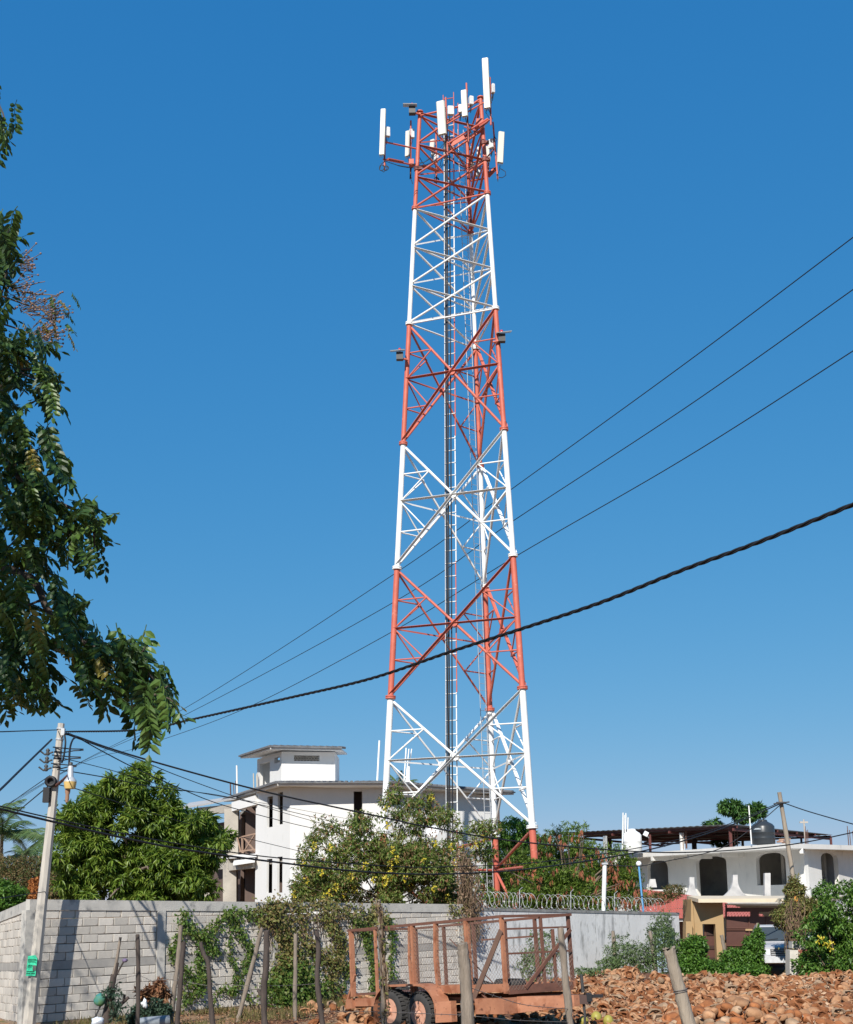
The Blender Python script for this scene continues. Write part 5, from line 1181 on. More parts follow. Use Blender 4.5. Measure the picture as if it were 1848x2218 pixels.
# ---------------------------------------------------------------- heap of sticks and rubbish at the wall foot
HZ = 27.5
st = thing('stick_bundle', toZ(230, 2216, 0), 'bundle of dead dark sticks propped near the concrete pole', 'sticks')
for pts, r0, r1, m in ([((261, 2030), (252, 2085), (243, 2125), (224, 2206)), .03, .05, M_BARK], [((254, 2085), (247, 2120), (232, 2200)), .04, .06, M_BARKD], [((268, 2083), (252, 2112), (243, 2125), (236, 2190)), .018, .03, M_BARKD], [((246, 2110), (240, 2150), (230, 2215)), .06, .09, M_BARKD], [((279, 2160), (268, 2170), (255, 2182), (240, 2210)), .035, .05, M_BARKD], [((270, 2154), (268, 2168)), .03, .03, M_BARKD]):
    part('stick', MB().tube(smooth([P(x, y, HZ) for x, y in pts], 4), list(np.linspace(r0, r1, 4 * (len(pts) - 1) + 1)), 7), m, st)
solo('seed_head', MB().ball(P(271, 2080, HZ), (.06, .05, .045), 8, 6, .2), mat('purple_grey', (.16, .12, .20)), 'dull purple knob on the tip of a dead stick', 'seed head')
jug = MB().lathe(P(211, 2178, HZ - .2), (.45, 0, 1), [(0, .03), (.02, .09), (.08, .125), (.2, .115), (.26, .06)], 14); solo('plastic_jug', jug, mat('green_blue_plastic', (.12, .20, .05), (.03, .17, .19), rough=.6, scale=5, spec=.15), 'green and blue plastic jug hanging on a stick in the rubbish', 'jug')
solo('broom_stick', MB().tube([P(218, 2178, HZ - .2), P(200, 2216, HZ - .2)], .02, 6), M_DGREY, 'thin dark pole slanting under the plastic jug', 'stick')
a_, b_ = P(300, 2216, 27), P(363, 2211, 27.2); solo('metal_drum', MB().lathe(a_, b_ - a_, [(0, .10), (.1, .11), (.3, .115), (.64, .115), (.65, .09), (.6, .085)], 18), mat('pale_grey_metal', (.26, .29, .32), (.17, .19, .21), rough=.4, scale=8), 'pale grey blue metal cylinder lying on the ground at the bottom edge', 'drum')
bag = MB().ball(P(212, 2214, 27), (.14, .1, .1), 9, 7, .25); solo('plastic_bag', bag, mat('pale_plastic', (.5, .55, .62), (.62, .64, .68), rough=.3), 'crumpled pale plastic bag under the stick bundle', 'bag')
solo('paper_scrap', MB().ball(P(313, 2172, 28), (.07, .04, .1), 8, 6, .5), mat('white_paper', (.72, .74, .76)), 'crumpled white paper among the grey green weeds', 'paper')

# ---------------------------------------------------------------- coconut husks
HUSK = [mat('husk_%s' % n_, a, b, rough=.9, scale=5, bump=.4, bscale=25, island=.22) for n_, a, b in (('tan', (.40, .225, .12), (.22, .10, .045)), ('orange', (.33, .125, .045), (.17, .06, .022)), ('grey', (.42, .29, .19), (.24, .15, .085)))]
def husk_mesh(kind, seed):
    rr = random.Random(seed); mb = MB()
    if kind == 0:     # whole nut with three flat sides
        n, m = 9, 6
        V = []; F = []
        for i in range(m + 1):
            t_ = math.pi * i / m
            for k in range(n):
                a = 2 * math.pi * k / n; q = math.sin(t_) * (1 - .07 * math.cos(3 * a)) * rr.uniform(.95, 1.05)
                V.append(Vector((math.cos(a) * q * .115, math.sin(a) * q * .105, -math.cos(t_) * .145)))
        for i in range(m):
            for k in range(n): F.append((i * n + k, i * n + (k + 1) % n, (i + 1) * n + (k + 1) % n, (i + 1) * n + k))
        mb.add(V, F, True)
    else:             # split half, open and ragged
        n, m = 8, 3; O = []; I = []
        for i in range(m + 1):
            t_ = (math.pi / 2) * (.12 + .88 * i / m)
            for k in range(n):
                a = 2 * math.pi * k / n; j = rr.uniform(.86, 1.14) * (1 + (.22 * rr.random() if i == m else 0))
                d = Vector((math.sin(t_) * math.cos(a) * .15, math.sin(t_) * math.sin(a) * .105, -math.cos(t_) * .10))
                O.append(d * j); I.append(d * j * .74 + Vector((0, 0, .02)))
        N_ = len(O); F = []
        for i in range(m):
            for k in range(n):
                a, b, c, d = i * n + k, i * n + (k + 1) % n, (i + 1) * n + (k + 1) % n, (i + 1) * n + k
                F.append((a, d, c, b)); F.append((a + N_, b + N_, c + N_, d + N_))
        for k in range(n): a, b = m * n + k, m * n + (k + 1) % n; F.append((a, a + N_, b + N_, b))
        F.append(tuple(range(n))); F.append(tuple(N_ + k for k in range(n - 1, -1, -1)))
        mb.add(O + I, F, False)
    return mb
HM = [(k, [husk_mesh(k, s_ + 10 * k).mesh('coconut_husk', m) for m, n_ in zip(HUSK, (3, 3, 1)) for s_ in range(n_)]) for k in (0, 1)]
def pile_h(x, y):
    """height of the heap of husks"""
    b = 0
    for cx, cy, rx, ry, h in ((6.6, 38, 2.4, 2.4, .48), (4.2, 34.5, 2.2, 3., .32), (9.5, 33, 4.5, 3.2, .22), (13.2, 37.2, 3., 2.2, .30), (5.6, 23.2, 1.5, 1.6, .62), (8.0, 27.5, 3, 2.5, .18), (2.0, 30, 1.5, 3, .12), (11, 29, 3.5, 3, .2)):
        b = max(b, h * math.exp(-((x - cx) / rx) ** 2 - ((y - cy) / ry) ** 2))
    return b + .03 * math.sin(x * 2.3 + y) + .03 * math.sin(y * 1.9)
def in_pile(x, y):
    px_, py_ = pix((x, y, pile_h(x, y)))
    if y > 40.2 or y < 21 or px_ < 640 or px_ > 2120: return 0
    edge = 2085 if px_ < 1380 else (2135 if px_ < 1640 else 2118)
    if px_ > 1290 and y < 41: return 1 if py_ > edge - 14 else 0
    if px_ > 1130: return .9 if y < 38 else .8
    return (.16 if px_ > 740 else .02) if y > 24 else .1
md = MB(); mgx = np.linspace(-4.5, 22, 80); mgy = np.linspace(17, 41.5, 70)
for y in mgy:
    for x in mgx:
        e = min(1, max(0, (x + 4.5) / 2)) * min(1, max(0, (41.5 - y) / 2)); md.v.append((x, y, -.04 + pile_h(x, y) * e + .03 * e * random.random()))
for j in range(69):
    for i in range(79): md.f.append((j * 80 + i, j * 80 + i + 1, (j + 1) * 80 + i + 1, (j + 1) * 80 + i)); md.sm.append(False)
solo('husk_litter', md, mat('husk_litter', (.20, .085, .04), (.07, .033, .018), rough=1, scale=7, detail=9, bump=1, bscale=30, spots=((.28, .16, .09), 5, .6, .72)), kind='stuff')  # litter colour darkened so gaps between husks look shaded
cand = []
tries = 0
cell = {}
while tries < 30000:
    tries += 1
    x, y = random.uniform(-3.2, 19), random.uniform(21, 40.2)
    if random.random() > in_pile(x, y): continue
    gk = (int(x / .19), int(y / .19))
    if cell.get(gk, 0) >= 1: continue
    cell[gk] = 1
    if (Vector((x, y, 0)) - Vector((P(1480, 2200, 12.5).x, 12.5, 0))).length < .4: continue
    cand.append((x, y))
HG = 'split and whole coconuts of the heap'
def put_husk(x, y, z, big=1.0):
    whole = random.random() < (.7 if y < 25.5 and x > 3 else .22)
    me = random.choice(HM[0 if whole else 1][1]); M = Matrix.Rotation(random.uniform(0, 6.28), 3, 'Z') @ Matrix.Rotation(random.uniform(-1.9, 1.9) if not whole else random.uniform(.9, 2.2), 3, 'X') @ Matrix.Rotation(random.uniform(-.6, .6), 3, 'Y')
    return me, M, (x, y, z), (lambda q: (q * random.uniform(.75, 1.15), q * random.uniform(.8, 1.1), q))(random.choice((.6, .8, .95, 1.05, 1.15)) * big)
items = []
for x, y in cand:
    items.append(put_husk(x, y, max(.02, pile_h(x, y)) + random.uniform(-.03, .14)))
for k in range(75):   # the nearer pile of whole nuts
    a, r_ = random.uniform(0, 6.28), random.random() ** .6; x, y = 5.55 + math.cos(a) * r_ * 1.5, 23.1 + math.sin(a) * r_ * 1.1
    items.append(put_husk(x, y, pile_h(x, y) + .06 + .16 * (1 - r_), 1.05))
def apparent(it):
    px_, py_ = pix(it[2]); return (1e3 if (0 < px_ < 1848 and py_ < 2226) and not (1000 < px_ < 1030) else 0) - it[2][1]
items.sort(key=apparent, reverse=True)
near = [it for it in items if pix(it[2])[0] < 1852]
rest_v, rest = [], {m.name: MB() for m in HUSK}
LAB = {0: 'whole brown coconut lying in the husk heap', 1: 'split open coconut husk lying in the husk heap'}
split_ids = {id(me) for me in HM[1][1]}
for i, (me, M, loc, sc) in enumerate(items):
    if i < 300:
        o = place('coconut_husk', me, None, Vector(loc), M=M, scale=sc); kk = 1 if id(me) in split_ids else 0
        tag(o, LAB[kk], 'coconut', ('split coconut husks of the heap' if kk else 'whole coconuts of the heap'))
    else:
        b = rest[me.materials[0].name]; b.add([M @ Vector((v.co.x * sc[0], v.co.y * sc[1], v.co.z * sc[2])) + Vector(loc) for v in me.vertices], [tuple(f.vertices) for f in me.polygons])
for m in HUSK:
    if rest[m.name].v: solo('coconut_husk_heap', rest[m.name], m, kind='stuff')
for x, y, sx in ((1292, 2205, .12), (1318, 2212, .11), (1265, 2213, .1)):
    solo('green_coconut', MB().ball(toZ(x, y, .2), (sx, sx, sx * 1.15), 10, 8, .03), mat('yellow_green_nut_%d' % x, (.38, .31, .06), (.26, .24, .05), rough=.5), {1292: 'yellow green young coconut by the hitch, the largest one', 1318: 'yellow green young coconut furthest from the trailer hitch', 1265: 'yellow green young coconut nearest the jack stand'}[x], 'coconut', 'young yellow coconuts')

n = 9000; fx = RNG.uniform(-1, 16.5, n); fy = RNG.uniform(21.5, 40, n)
k = np.array([random.random() < in_pile(a_, b_) for a_, b_ in zip(fx, fy)]); fx, fy = fx[k], fy[k]; n = len(fx)
q = np.stack([fx, fy, np.array([max(.02, pile_h(a_, b_)) for a_, b_ in zip(fx, fy)]) + RNG.uniform(.04, .19, n)], 1)
V, F = leaf_arrays(q, rnd_dirs(n) * np.array([1, 1, .5]), rnd_dirs(n) + np.array([0, -.3, .6]), RNG.uniform(.07, .2, n), RNG.uniform(.04, .10, n), .3, .25)
fr_ = npmesh('husk_shards', V, F, leafmat('husk_shard', [(.42, .26, .15), (.30, .11, .045), (.50, .36, .24), (.22, .09, .04), (.36, .19, .10)], .05, .9)); fr_['kind'] = 'stuff'
# ---------------------------------------------------------------- vegetation
M_TRUNK = mat('bark_brown', (.20, .15, .11), (.12, .09, .065), rough=.95, scale=4, stretch=(4, 4, .7), bump=.5)
M_TWIG = mat('twig_dry', (.24, .17, .12), (.15, .105, .075), rough=.95, scale=4)
def limb(mb, a, b, r0, r1, wob=.12, k=5, n=6):
    a, b = Vector(a), Vector(b); L_ = (b - a).length
    pts = [lerp(a, b, i / k) + (Vector((random.uniform(-1, 1), random.uniform(-1, 1), random.uniform(-1, 1))) * wob * L_ / k if 0 < i < k else Vector()) for i in range(k + 1)]
    return mb.tube(pts, list(np.linspace(r0, r1, k + 1)), n)
def plant(name, label, cat, base, grp=None): return thing(name, base, label, cat, grp)
def stems(t, base, ell, r, n, m=None, nm='branch', trunk=None):
    b = Vector(base)
    if trunk: part('trunk', limb(MB(), b - Vector((0, 0, .05)), trunk, r * 1.6, r, .1), m or M_TRUNK, t); b = Vector(trunk)
    mb = MB()
    for i in range(n):
        c, rr, _ = ell[i % len(ell)]; e = Vector(c) + Vector(rnd_dirs(1)[0] * np.array(rr) * .6); limb(mb, b, e, r * .6, r * .12)
    part(nm, mb, m or M_TRUNK, t)
# mango behind the wall
M_MANGO = leafmat('mango_leaf', [(.06, .12, .018), (.12, .20, .028), (.175, .27, .038), (.24, .31, .055), (.07, .14, .02)], .4, .36)
mE = [E_(300, 1725, 39, 52, 52, 1.0, 1), E_(255, 1800, 38.5, 95, 70, 1.3, 1.8), E_(340, 1790, 38, 90, 75, 1.3, 1.9), E_(200, 1880, 38, 75, 75, 1.2, 1.5), E_(300, 1890, 37.3, 110, 70, 1.2, 2), E_(390, 1830, 38.6, 68, 66, 1.2, 1.4), E_(420, 1890, 38.3, 50, 65, 1., 1.1), E_(445, 1795, 39, 26, 34, .7, .5), E_(305, 1688, 39, 26, 26, .5, .35), E_(270, 1930, 37.6, 118, 34, 1.1, 1.2), E_(165, 1820, 38.6, 42, 60, .8, .7), E_(180, 1770, 38.8, 40, 45, .7, .6)]
t = plant('mango_tree', 'dense dark green mango tree rising behind the block wall', 'tree', toZ(300, 2120, 0) * 1.0)
t.location = (P(300, 1900, 38.8).x, 38.8, 0); ORG[t.name] = Vector(t.location)
stems(t, t.location, mE, .16, 16, trunk=P(300, 1880, 38.8))
mP = [(303, 1663), (322, 1672), (342, 1695), (358, 1734), (387, 1740), (432, 1762), (468, 1781), (486, 1814), (480, 1840), (452, 1863), (449, 1882), (442, 1950), (150, 1950), (126, 1879), (129, 1815), (133, 1772), (146, 1745), (181, 1736), (197, 1712), (235, 1700), (258, 1678), (285, 1670)]
mE = tufts(mP, 150, 12, 26, 38.3, 1.0) + tufts(mP, 60, 22, 36, 38.6, .7)
mT = [(np.array(c) + d * np.array(r) * random.uniform(.8, 1.12), np.array([.34, .34, .3]) * random.uniform(.7, 1.3), .16) for c, r, _ in mE[:0] for d in rnd_dirs(13)]
leaves('crown', mE + mT, 56000, .23, .048, M_MANGO, t, t.location, .8, .45, .35, .18, 1.0, per=10, ldroop=.3)
# tecoma with yellow flowers
M_TEC = leafmat('tecoma_leaf', [(.06, .11, .018), (.11, .18, .03), (.17, .24, .05), (.24, .26, .075), (.22, .17, .085)], .38, .5)
M_YEL = leafmat('yellow_petal', [(.62, .50, .03), (.72, .62, .10), (.58, .46, .02)], .3, .5)
tE = [E_(880, 1760, 44, 90, 62, 1.2, 1.3), E_(830, 1830, 43, 110, 80, 1.4, 1.9), E_(960, 1840, 43.5, 110, 80, 1.3, 1.8), E_(720, 1860, 42, 85, 80, 1.2, 1.4), E_(700, 1925, 40.5, 80, 40, 1, .9), E_(860, 1920, 41.5, 130, 45, 1.2, 1.3), E_(1010, 1800, 44, 60, 45, .9, .7), E_(870, 1715, 44.5, 34, 34, .6, .4), E_(928, 1712, 44.3, 18, 34, .4, .25), E_(1000, 1900, 42.5, 70, 60, 1, .8), E_(668, 1770, 42.5, 22, 28, .5, .2), E_(700, 1790, 42.5, 40, 40, .6, .4), E_(780, 1790, 43.2, 55, 50, .8, .6)]
t = plant('trumpet_bush', 'sprawling yellow flowered bush between wall and mast', 'bush', (P(850, 1900, 43.5).x, 43.5, 0))
stems(t, t.location, tE, .05, 22, trunk=P(850, 1960, 43.3), m=M_TRUNK)
tP = [(645, 1955), (640, 1890), (665, 1815), (690, 1800), (700, 1770), (735, 1785), (770, 1790), (790, 1735), (845, 1705), (880, 1715), (890, 1745), (920, 1730), (940, 1715), (965, 1745), (985, 1775), (1050, 1790), (1085, 1800), (1070, 1850), (1010, 1880), (1000, 1960)]
tE = tufts(tP, 150, 10, 24, 43, 1.1) + tufts([(650, 1955), (650, 1900), (720, 1840), (800, 1830), (990, 1840), (1000, 1955)], 70, 18, 32, 42.4, 1.1) + [E_(858, 1712, 44, 16, 24, .4, 300), E_(840, 1738, 44, 24, 18, .4, 300), E_(930, 1722, 44, 9, 20, .3, 120), E_(700, 1868, 42, 20, 18, .4, 300)]
gap_ = lambda q: np.array([not (((px_ - 937) / 20) ** 2 + ((py_ - 1803) / 14) ** 2 < 1) for px_, py_ in map(pix, q)])
leaves('foliage', tE, 50000, .135, .042, M_TEC, t, t.location, .9, .35, .3, per=4, zmin=1.2, keep=gap_)
dry = leafmat('dry_leaf', [(.20, .085, .04), (.26, .14, .07), (.15, .07, .04)], .2, .8)
leaves('dry_foliage', tE, 5200, .13, .04, dry, t, t.location, .9, .5, .5, zmin=1.2)
def flower_mesh(n, r):
    d = rnd_dirs(n); d[:, 1] = -abs(d[:, 1]) * .8; p = d * r * (.4 + .6 * RNG.random((n, 1)))
    V, F = leaf_arrays(p, d + rnd_dirs(n) * .5, rnd_dirs(n), .075, .055, .3, .1, .6); mb = MB(); mb.add([tuple(v) for v in V], [tuple(f) for f in F]); return mb.mesh('flower_cluster', M_YEL)
FM = [flower_mesh(20, .11), flower_mesh(14, .085), flower_mesh(32, .17)]
tE = [e for e in tE]
FL = [(838, 1751, 1), (933, 1732, 1), (935, 1728, 0), (836, 1789, 0), (942, 1827, 1), (832, 1910, 2), (848, 1895, 2), (877, 1903, 1), (888, 1912, 0), (845, 1873, 0), (795, 1875, 1), (768, 1927, 0), (745, 1936, 1), (663, 1907, 1), (695, 1890, 1), (884, 1926, 1), (925, 1921, 1), (862, 1862, 0), (1005, 1835, 1), (1028, 1832, 0), (1045, 1815, 1), (980, 1835, 0), (716, 1935, 0), (705, 1940, 1), (943, 1925, 1), (970, 1945, 0), (793, 1876, 0), (712, 1835, 0), (848, 1842, 0), (727, 1922, 0), (920, 1865, 1), (812, 1905, 1), (655, 1870, 0), (680, 1832, 0), (640, 1938, 0), (985, 1870, 0), (760, 1900, 0)]
for x, y, k in FL:
    Zf = min((float(np.array(c)[1] - rr[1] * .75) for c, rr, _ in tE if ((pix(c)[0] - x) / (rr[0] * FPX / c[1])) ** 2 + ((pix(c)[1] - y) / (rr[2] * FPX / c[1])) ** 2 < 1.15), default=42.4)
    place('flower_cluster', FM[k], t, P(x, y, Zf - .05), random.uniform(0, 6))['kind'] = 'stuff'
# feathery tree with rust coloured pods
M_FEA = leafmat('feathery_leaf', [(.055, .11, .016), (.10, .175, .024), (.155, .24, .035), (.21, .27, .055)], .4, .5)
M_POD = leafmat('dry_pod', [(.24, .075, .04), (.32, .13, .065), (.18, .06, .035)], .15, .8)
aE = [E_(1185, 1850, 56, 75, 45, 1.6, 1.3), E_(1270, 1880, 56, 85, 55, 1.8, 1.8), E_(1200, 1900, 54.5, 110, 55, 1.6, 1.9), E_(1330, 1890, 56, 55, 60, 1.4, 1.2), E_(1345, 1850, 57, 35, 40, 1, .6), E_(1120, 1900, 56.5, 70, 60, 1.6, 1.2), E_(1100, 1945, 54, 90, 40, 1.2, 1), E_(1260, 1940, 53, 130, 34, 1.2, 1.2), E_(1225, 1815, 56.5, 40, 26, 1, .5), E_(1260, 1808, 56.5, 14, 16, .4, .15)]
t = plant('feathery_tree', 'feathery green tree full of rusty brown pods around the mast foot', 'tree', (P(1240, 1900, 58).x, 58, 0))
stems(t, t.location, aE, .13, 20, trunk=P(1240, 1960, 58))
aE += [E_(1290, 1860, 54, 60, 40, 1.2, 1), E_(1170, 1930, 54, 70, 40, 1.2, 1), E_(1310, 1930, 54, 60, 45, 1.2, 1)]
aP = [(1030, 1965), (1040, 1900), (1080, 1860), (1160, 1850), (1175, 1810), (1215, 1795), (1250, 1800), (1262, 1785), (1275, 1820), (1320, 1850), (1360, 1835), (1372, 1865), (1380, 1920), (1400, 1960), (1390, 1975)]
aE = tufts(aP, 170, 12, 30, 61.8, 1.2) + [E_(1200, 1900, 62.5, 120, 50, 1.2, 9000)] + tufts([(1060, 1935), (1125, 1930), (1135, 1872), (1180, 1866), (1260, 1875), (1320, 1965), (1060, 1970)], 95, 10, 20, 51.2, .5) + [E_(1320, 1915, 62, 55, 50, 1.2, 4000)]
leaves('crown', aE, 105000, .145, .034, M_FEA, t, t.location, 1.0, .2, .3, per=8, zmin=.8, ldroop=.1)
leaves('seed_pods', tufts(aP, 100, 4, 12, 60.3, .7) + tufts([(1080, 1945), (1150, 1880), (1260, 1880), (1370, 1900), (1390, 1965), (1080, 1968)], 30, 4, 9, 50.6, .4), 3400, .22, .04, M_POD, t, t.location, .4, 1.6, .4, per=7, zmin=.8)
# green bush behind the mast
M_GRN = leafmat('bright_leaf', [(.045, .115, .016), (.08, .175, .024), (.12, .23, .035)], .3, .45)
gE = [E_(1110, 1810, 65, 40, 42, 1.3, 1), E_(1140, 1850, 65, 45, 60, 1.4, 1.2), E_(1090, 1860, 65.5, 40, 60, 1.4, 1)]
t = plant('round_bush', 'rounded bright green tree behind the mast leg', 'tree', (P(1115, 1860, 62).x, 62, 0))
stems(t, t.location, gE, .14, 8, trunk=P(1115, 1900, 62)); leaves('crown', gE, 14000, .17, .06, M_GRN, t, t.location, .8, .4, .5, per=4, zmin=1.)
# brownish shrubs beyond the corner
M_OLV = leafmat('olive_leaf', [(.035, .065, .015), (.07, .10, .022), (.12, .12, .04), (.24, .15, .07), (.17, .12, .05)], .25, .6)
M_ORG = leafmat('orange_dry_leaf', [(.34, .11, .025), (.42, .17, .05), (.28, .10, .03)], .2, .8)
for lab, ell, Zb, m, n_, sz in (('olive and rust flecked shrub with small leaves beyond the corner wall', [E_(30, 1905, 56, 70, 45, 1.6, 1), E_(80, 1890, 57, 70, 34, 1.6, 1), E_(-20, 1890, 57, 60, 45, 1.5, .7)], 56, M_OLV, 26000, .1),
                                ('dark green shrub hugging the top of the sunlit corner wall', [E_(8, 1945, 42, 50, 34, .9, 1), E_(-40, 1935, 42, 50, 40, .9, .6)], 42, M_GRN, 9000, .12),
                                ('dry orange shrub beside the concrete pole over the wall', [E_(84, 1920, 48, 20, 22, .5, 1), E_(55, 1948, 46, 22, 12, .4, .6), E_(72, 1935, 47, 20, 14, .4, .6)], 48, M_ORG, 4200, .1),
                                ('leafy shrub with pale orange top between pole and mango', [E_(128, 1915, 46, 32, 42, .8, 1), E_(135, 1885, 47, 18, 20, .5, .4), E_(120, 1940, 44, 34, 18, .7, .6)], 46, M_OLV, 9000, .11)):
    t = plant('wild_shrub', lab, 'shrub', (float(ell[0][0][0]), Zb, 0), 'shrubs beyond the wall corner'); stems(t, t.location, ell, .06, 10, m=M_TWIG)
    leaves('foliage', ell, n_, sz, sz * .4, m, t, t.location, .9, .2, .45, per=3, zmin=.6)
# palms
M_PALM = leafmat('palm_leaflet', [(.05, .095, .03), (.085, .14, .045), (.13, .17, .07)], .25, .5)
def frond_mesh(L_, drp, seed):
    rr = random.Random(seed); P0 = []; n = 26; mb = MB(); pts = []
    for i in range(n + 1):
        s_ = i / n; pts.append(Vector((L_ * s_ * (1 - .18 * drp * s_), 0, L_ * (.28 * s_ - .75 * drp * s_ * s_))))
    mb.tube(pts, list(np.linspace(.05, .01, n + 1)), 3, False)
    for i in range(2, n + 1):
        d = (pts[i] - pts[i - 1]).normalized(); l_ = L_ * .3 * math.sin(math.pi * (.12 + .8 * i / n)) + .15
        for sg in (1, -1):
            tip = pts[i] + Vector((d.x * l_ * .55, sg * l_ * .7, -l_ * (.45 + .3 * rr.random()))); mb.add([pts[i], pts[i] + d * L_ / n * 1.05, tip], [(0, 1, 2)])
    return mb.mesh('frond', M_PALM)
FR = [frond_mesh(3.4, d_, k) for k, d_ in enumerate((.35, .6, .9, 1.25))]
def palm(label, x, y, Z, sc, n=15, cat='palm tree'):
    c = P(x, y, Z); t = plant('coconut_palm', label, cat, (c.x, c.y + .4, 0), 'coconut palms on the skyline')
    part('trunk', limb(MB(), (c.x, c.y + .4, -.1), c, .2 * sc, .13 * sc, .04, 6, 8), M_TRUNK, t)
    for i in range(n):
        M = Matrix.Rotation(i * 2.4 + random.uniform(-.2, .2), 3, 'Z') @ Matrix.Rotation(random.uniform(-.9, .15), 3, 'Y')
        place('frond', random.choice(FR), t, c, M=M, scale=sc * random.uniform(.85, 1.1))
palm('large coconut palm with drooping fronds at the edge of the view', 5, 1808, 95, 1.0, 20)
palm('dark shaggy coconut palm low over the olive shrub', 55, 1853, 100, .68)
palm('pale coconut palm half hidden behind the concrete pole', 112, 1822, 92, .85, 16)
palm('coconut palm top peeping over the white house roof', 866, 1702, 105, .55, 12)
palm('small far coconut palm above the leaning cable at the corner', -6, 1762, 110, .8, 12)
# papaya behind the arched house
M_PAP = leafmat('papaya_leaf', [(.035, .10, .02), (.06, .14, .03), (.09, .18, .04)], .25, .5)
t = plant('papaya_tree', 'papaya tree with big lobed leaves behind the canopy roof', 'tree', (P(1605, 1800, 98).x, 98, 0))
part('trunk', limb(MB(), (P(1605, 1800, 98).x, 98, -.1), P(1608, 1770, 98), .14, .1, .03), M_TRUNK, t)
part('branch', limb(limb(MB(), P(1606, 1800, 98), P(1580, 1752, 98), .08, .05), P(1608, 1790, 98), P(1636, 1752, 98), .08, .05), M_TRUNK, t)
pE = [E_(1582, 1748, 98, 24, 14, .9, 1), E_(1612, 1765, 98, 22, 16, .9, 1), E_(1638, 1755, 98, 18, 14, .8, .8), E_(1545, 1783, 99, 18, 6, .6, .4), E_(1568, 1822, 99, 26, 10, .8, .6)]
leaves('crown', pE, 4200, .36, .12, M_PAP, t, t.location, .8, .5, .6, per=5, zmin=1.)
# creeper on the block wall
M_VINE = leafmat('creeper_leaf', [(.05, .11, .018), (.085, .155, .025), (.12, .19, .035), (.17, .18, .05)], .35, .5)
M_VINY = leafmat('creeper_yellowing', [(.10, .13, .03), (.16, .18, .045), (.24, .21, .07), (.22, .14, .06), (.08, .13, .022)], .3, .6)
def wall_pt(x, y, out_=.1):
    s_ = wall_s(x, y); d = P(x, y, 1.) - Vector((0, 0, EYE)); t_ = WN.dot(W0 + WN * out_ - Vector((0, 0, EYE))) / WN.dot(d); return Vector((0, 0, EYE)) + d * t_
cr = plant('creeper', 'green and yellowing creeper hanging over the block wall', 'vine', tuple(wall_pt(650, 1950))[:2] + (0,))
strands = []
def strand(pts, r_px, n, m, L_=.085): strands.append((pts, r_px, n, m, L_))
strand([(395, 1975), (410, 2010), (440, 2025), (480, 1985), (510, 1975), (560, 1985)], 9, 700, 0)
strand([(395, 2000), (385, 2040), (372, 2065), (400, 2100), (395, 2160)], 8, 420, 0)
strand([(440, 2030), (430, 2080), (440, 2130), (400, 2170)], 9, 560, 0)
strand([(410, 2105), (425, 2130), (440, 2120)], 8, 220, 0)
strand([(505, 1985), (515, 2010), (530, 2040), (545, 2060), (530, 2090)], 8, 420, 0)
strand([(500, 2000), (498, 2060), (510, 2110), (505, 2150), (480, 2140), (450, 2190)], 6, 380, 0)
strand([(540, 2080), (520, 2130), (545, 2170)], 6, 160, 0)
strand([(470, 2010), (450, 2050), (470, 2060)], 9, 240, 0)
strand([(560, 1975), (580, 1985), (600, 1960), (640, 1965), (700, 1960), (750, 1975), (800, 1985), (830, 1990)], 17, 2600, 1)
strand([(580, 1960), (600, 2000), (620, 2060), (600, 2090)], 15, 1500, 1)
strand([(650, 1965), (655, 2020), (680, 2060), (715, 2080), (720, 2130), (725, 2170)], 15, 1900, 1)
strand([(700, 1970), (720, 2010), (740, 2050), (725, 2090)], 15, 1400, 1)
strand([(620, 2000), (630, 2060), (650, 2090)], 13, 900, 1)
strand([(770, 1990), (790, 2020), (800, 2060), (810, 2110), (805, 2150)], 9, 800, 0)
strand([(835, 1990), (850, 2020), (845, 2080), (850, 2130)], 7, 420, 0)
strand([(735, 2100), (760, 2090), (740, 2140)], 7, 240, 0)
strand([(590, 2150), (605, 2120), (640, 2100), (660, 2130), (690, 2150)], 22, 2100, 0, .1)
strand([(610, 2160), (640, 2170), (620, 2195), (660, 2190), (680, 2180)], 20, 1500, 0, .1)
strand([(820, 1948), (800, 1990), (810, 2020)], 8, 260, 1)
strand([(975, 1950), (985, 1980), (1010, 1965), (1015, 1990)], 8, 260, 1)
for mi, (nm, mm) in enumerate((('leaf_strand', M_VINE), ('yellowing_leaf_mass', M_VINY))):
    PP, LL = [], []
    for pts, r_px, n, m, L_ in strands:
        if m != mi: continue
        if m: n = int(n * .62)
        fine = smooth([wall_pt(x, y, .08) for x, y in pts], 6); k = RNG.integers(0, len(fine), n)
        sp_ = r_px * 33 / FPX
        q = np.array([tuple(fine[i]) for i in k]) + RNG.normal(size=(n, 3)) * np.array([sp_, sp_, sp_]) * .8; 
        dist = (q - np.array(W0 + WN * .05)) @ np.array(WN); q += np.array(WN) * np.maximum(0, .03 - dist)[:, None]
        PP.append(q); LL.append(np.full(n, L_))
    q = np.concatenate(PP); l = np.concatenate(LL); n = len(q)
    ax = unit(rnd_dirs(n) * .8 + np.array([0, 0, -.8]) + np.array(WN) * .4); nr = unit(np.array(WN) + rnd_dirs(n) * .5)
    V, F = leaf_arrays(q, ax, nr, l * RNG.uniform(.6, 1.2, n), l * RNG.uniform(.5, .85, n), .1, .1, .4)
    V[:, 2] = np.maximum(V[:, 2], .02)
    npmesh(nm, V, F, mm, cr, ORG[cr.name])
vs = MB()
for pts, r_px, n, m, L_ in strands: vs.tube(smooth([wall_pt(x, y, .05) for x, y in pts], 4), .009, 4, False)
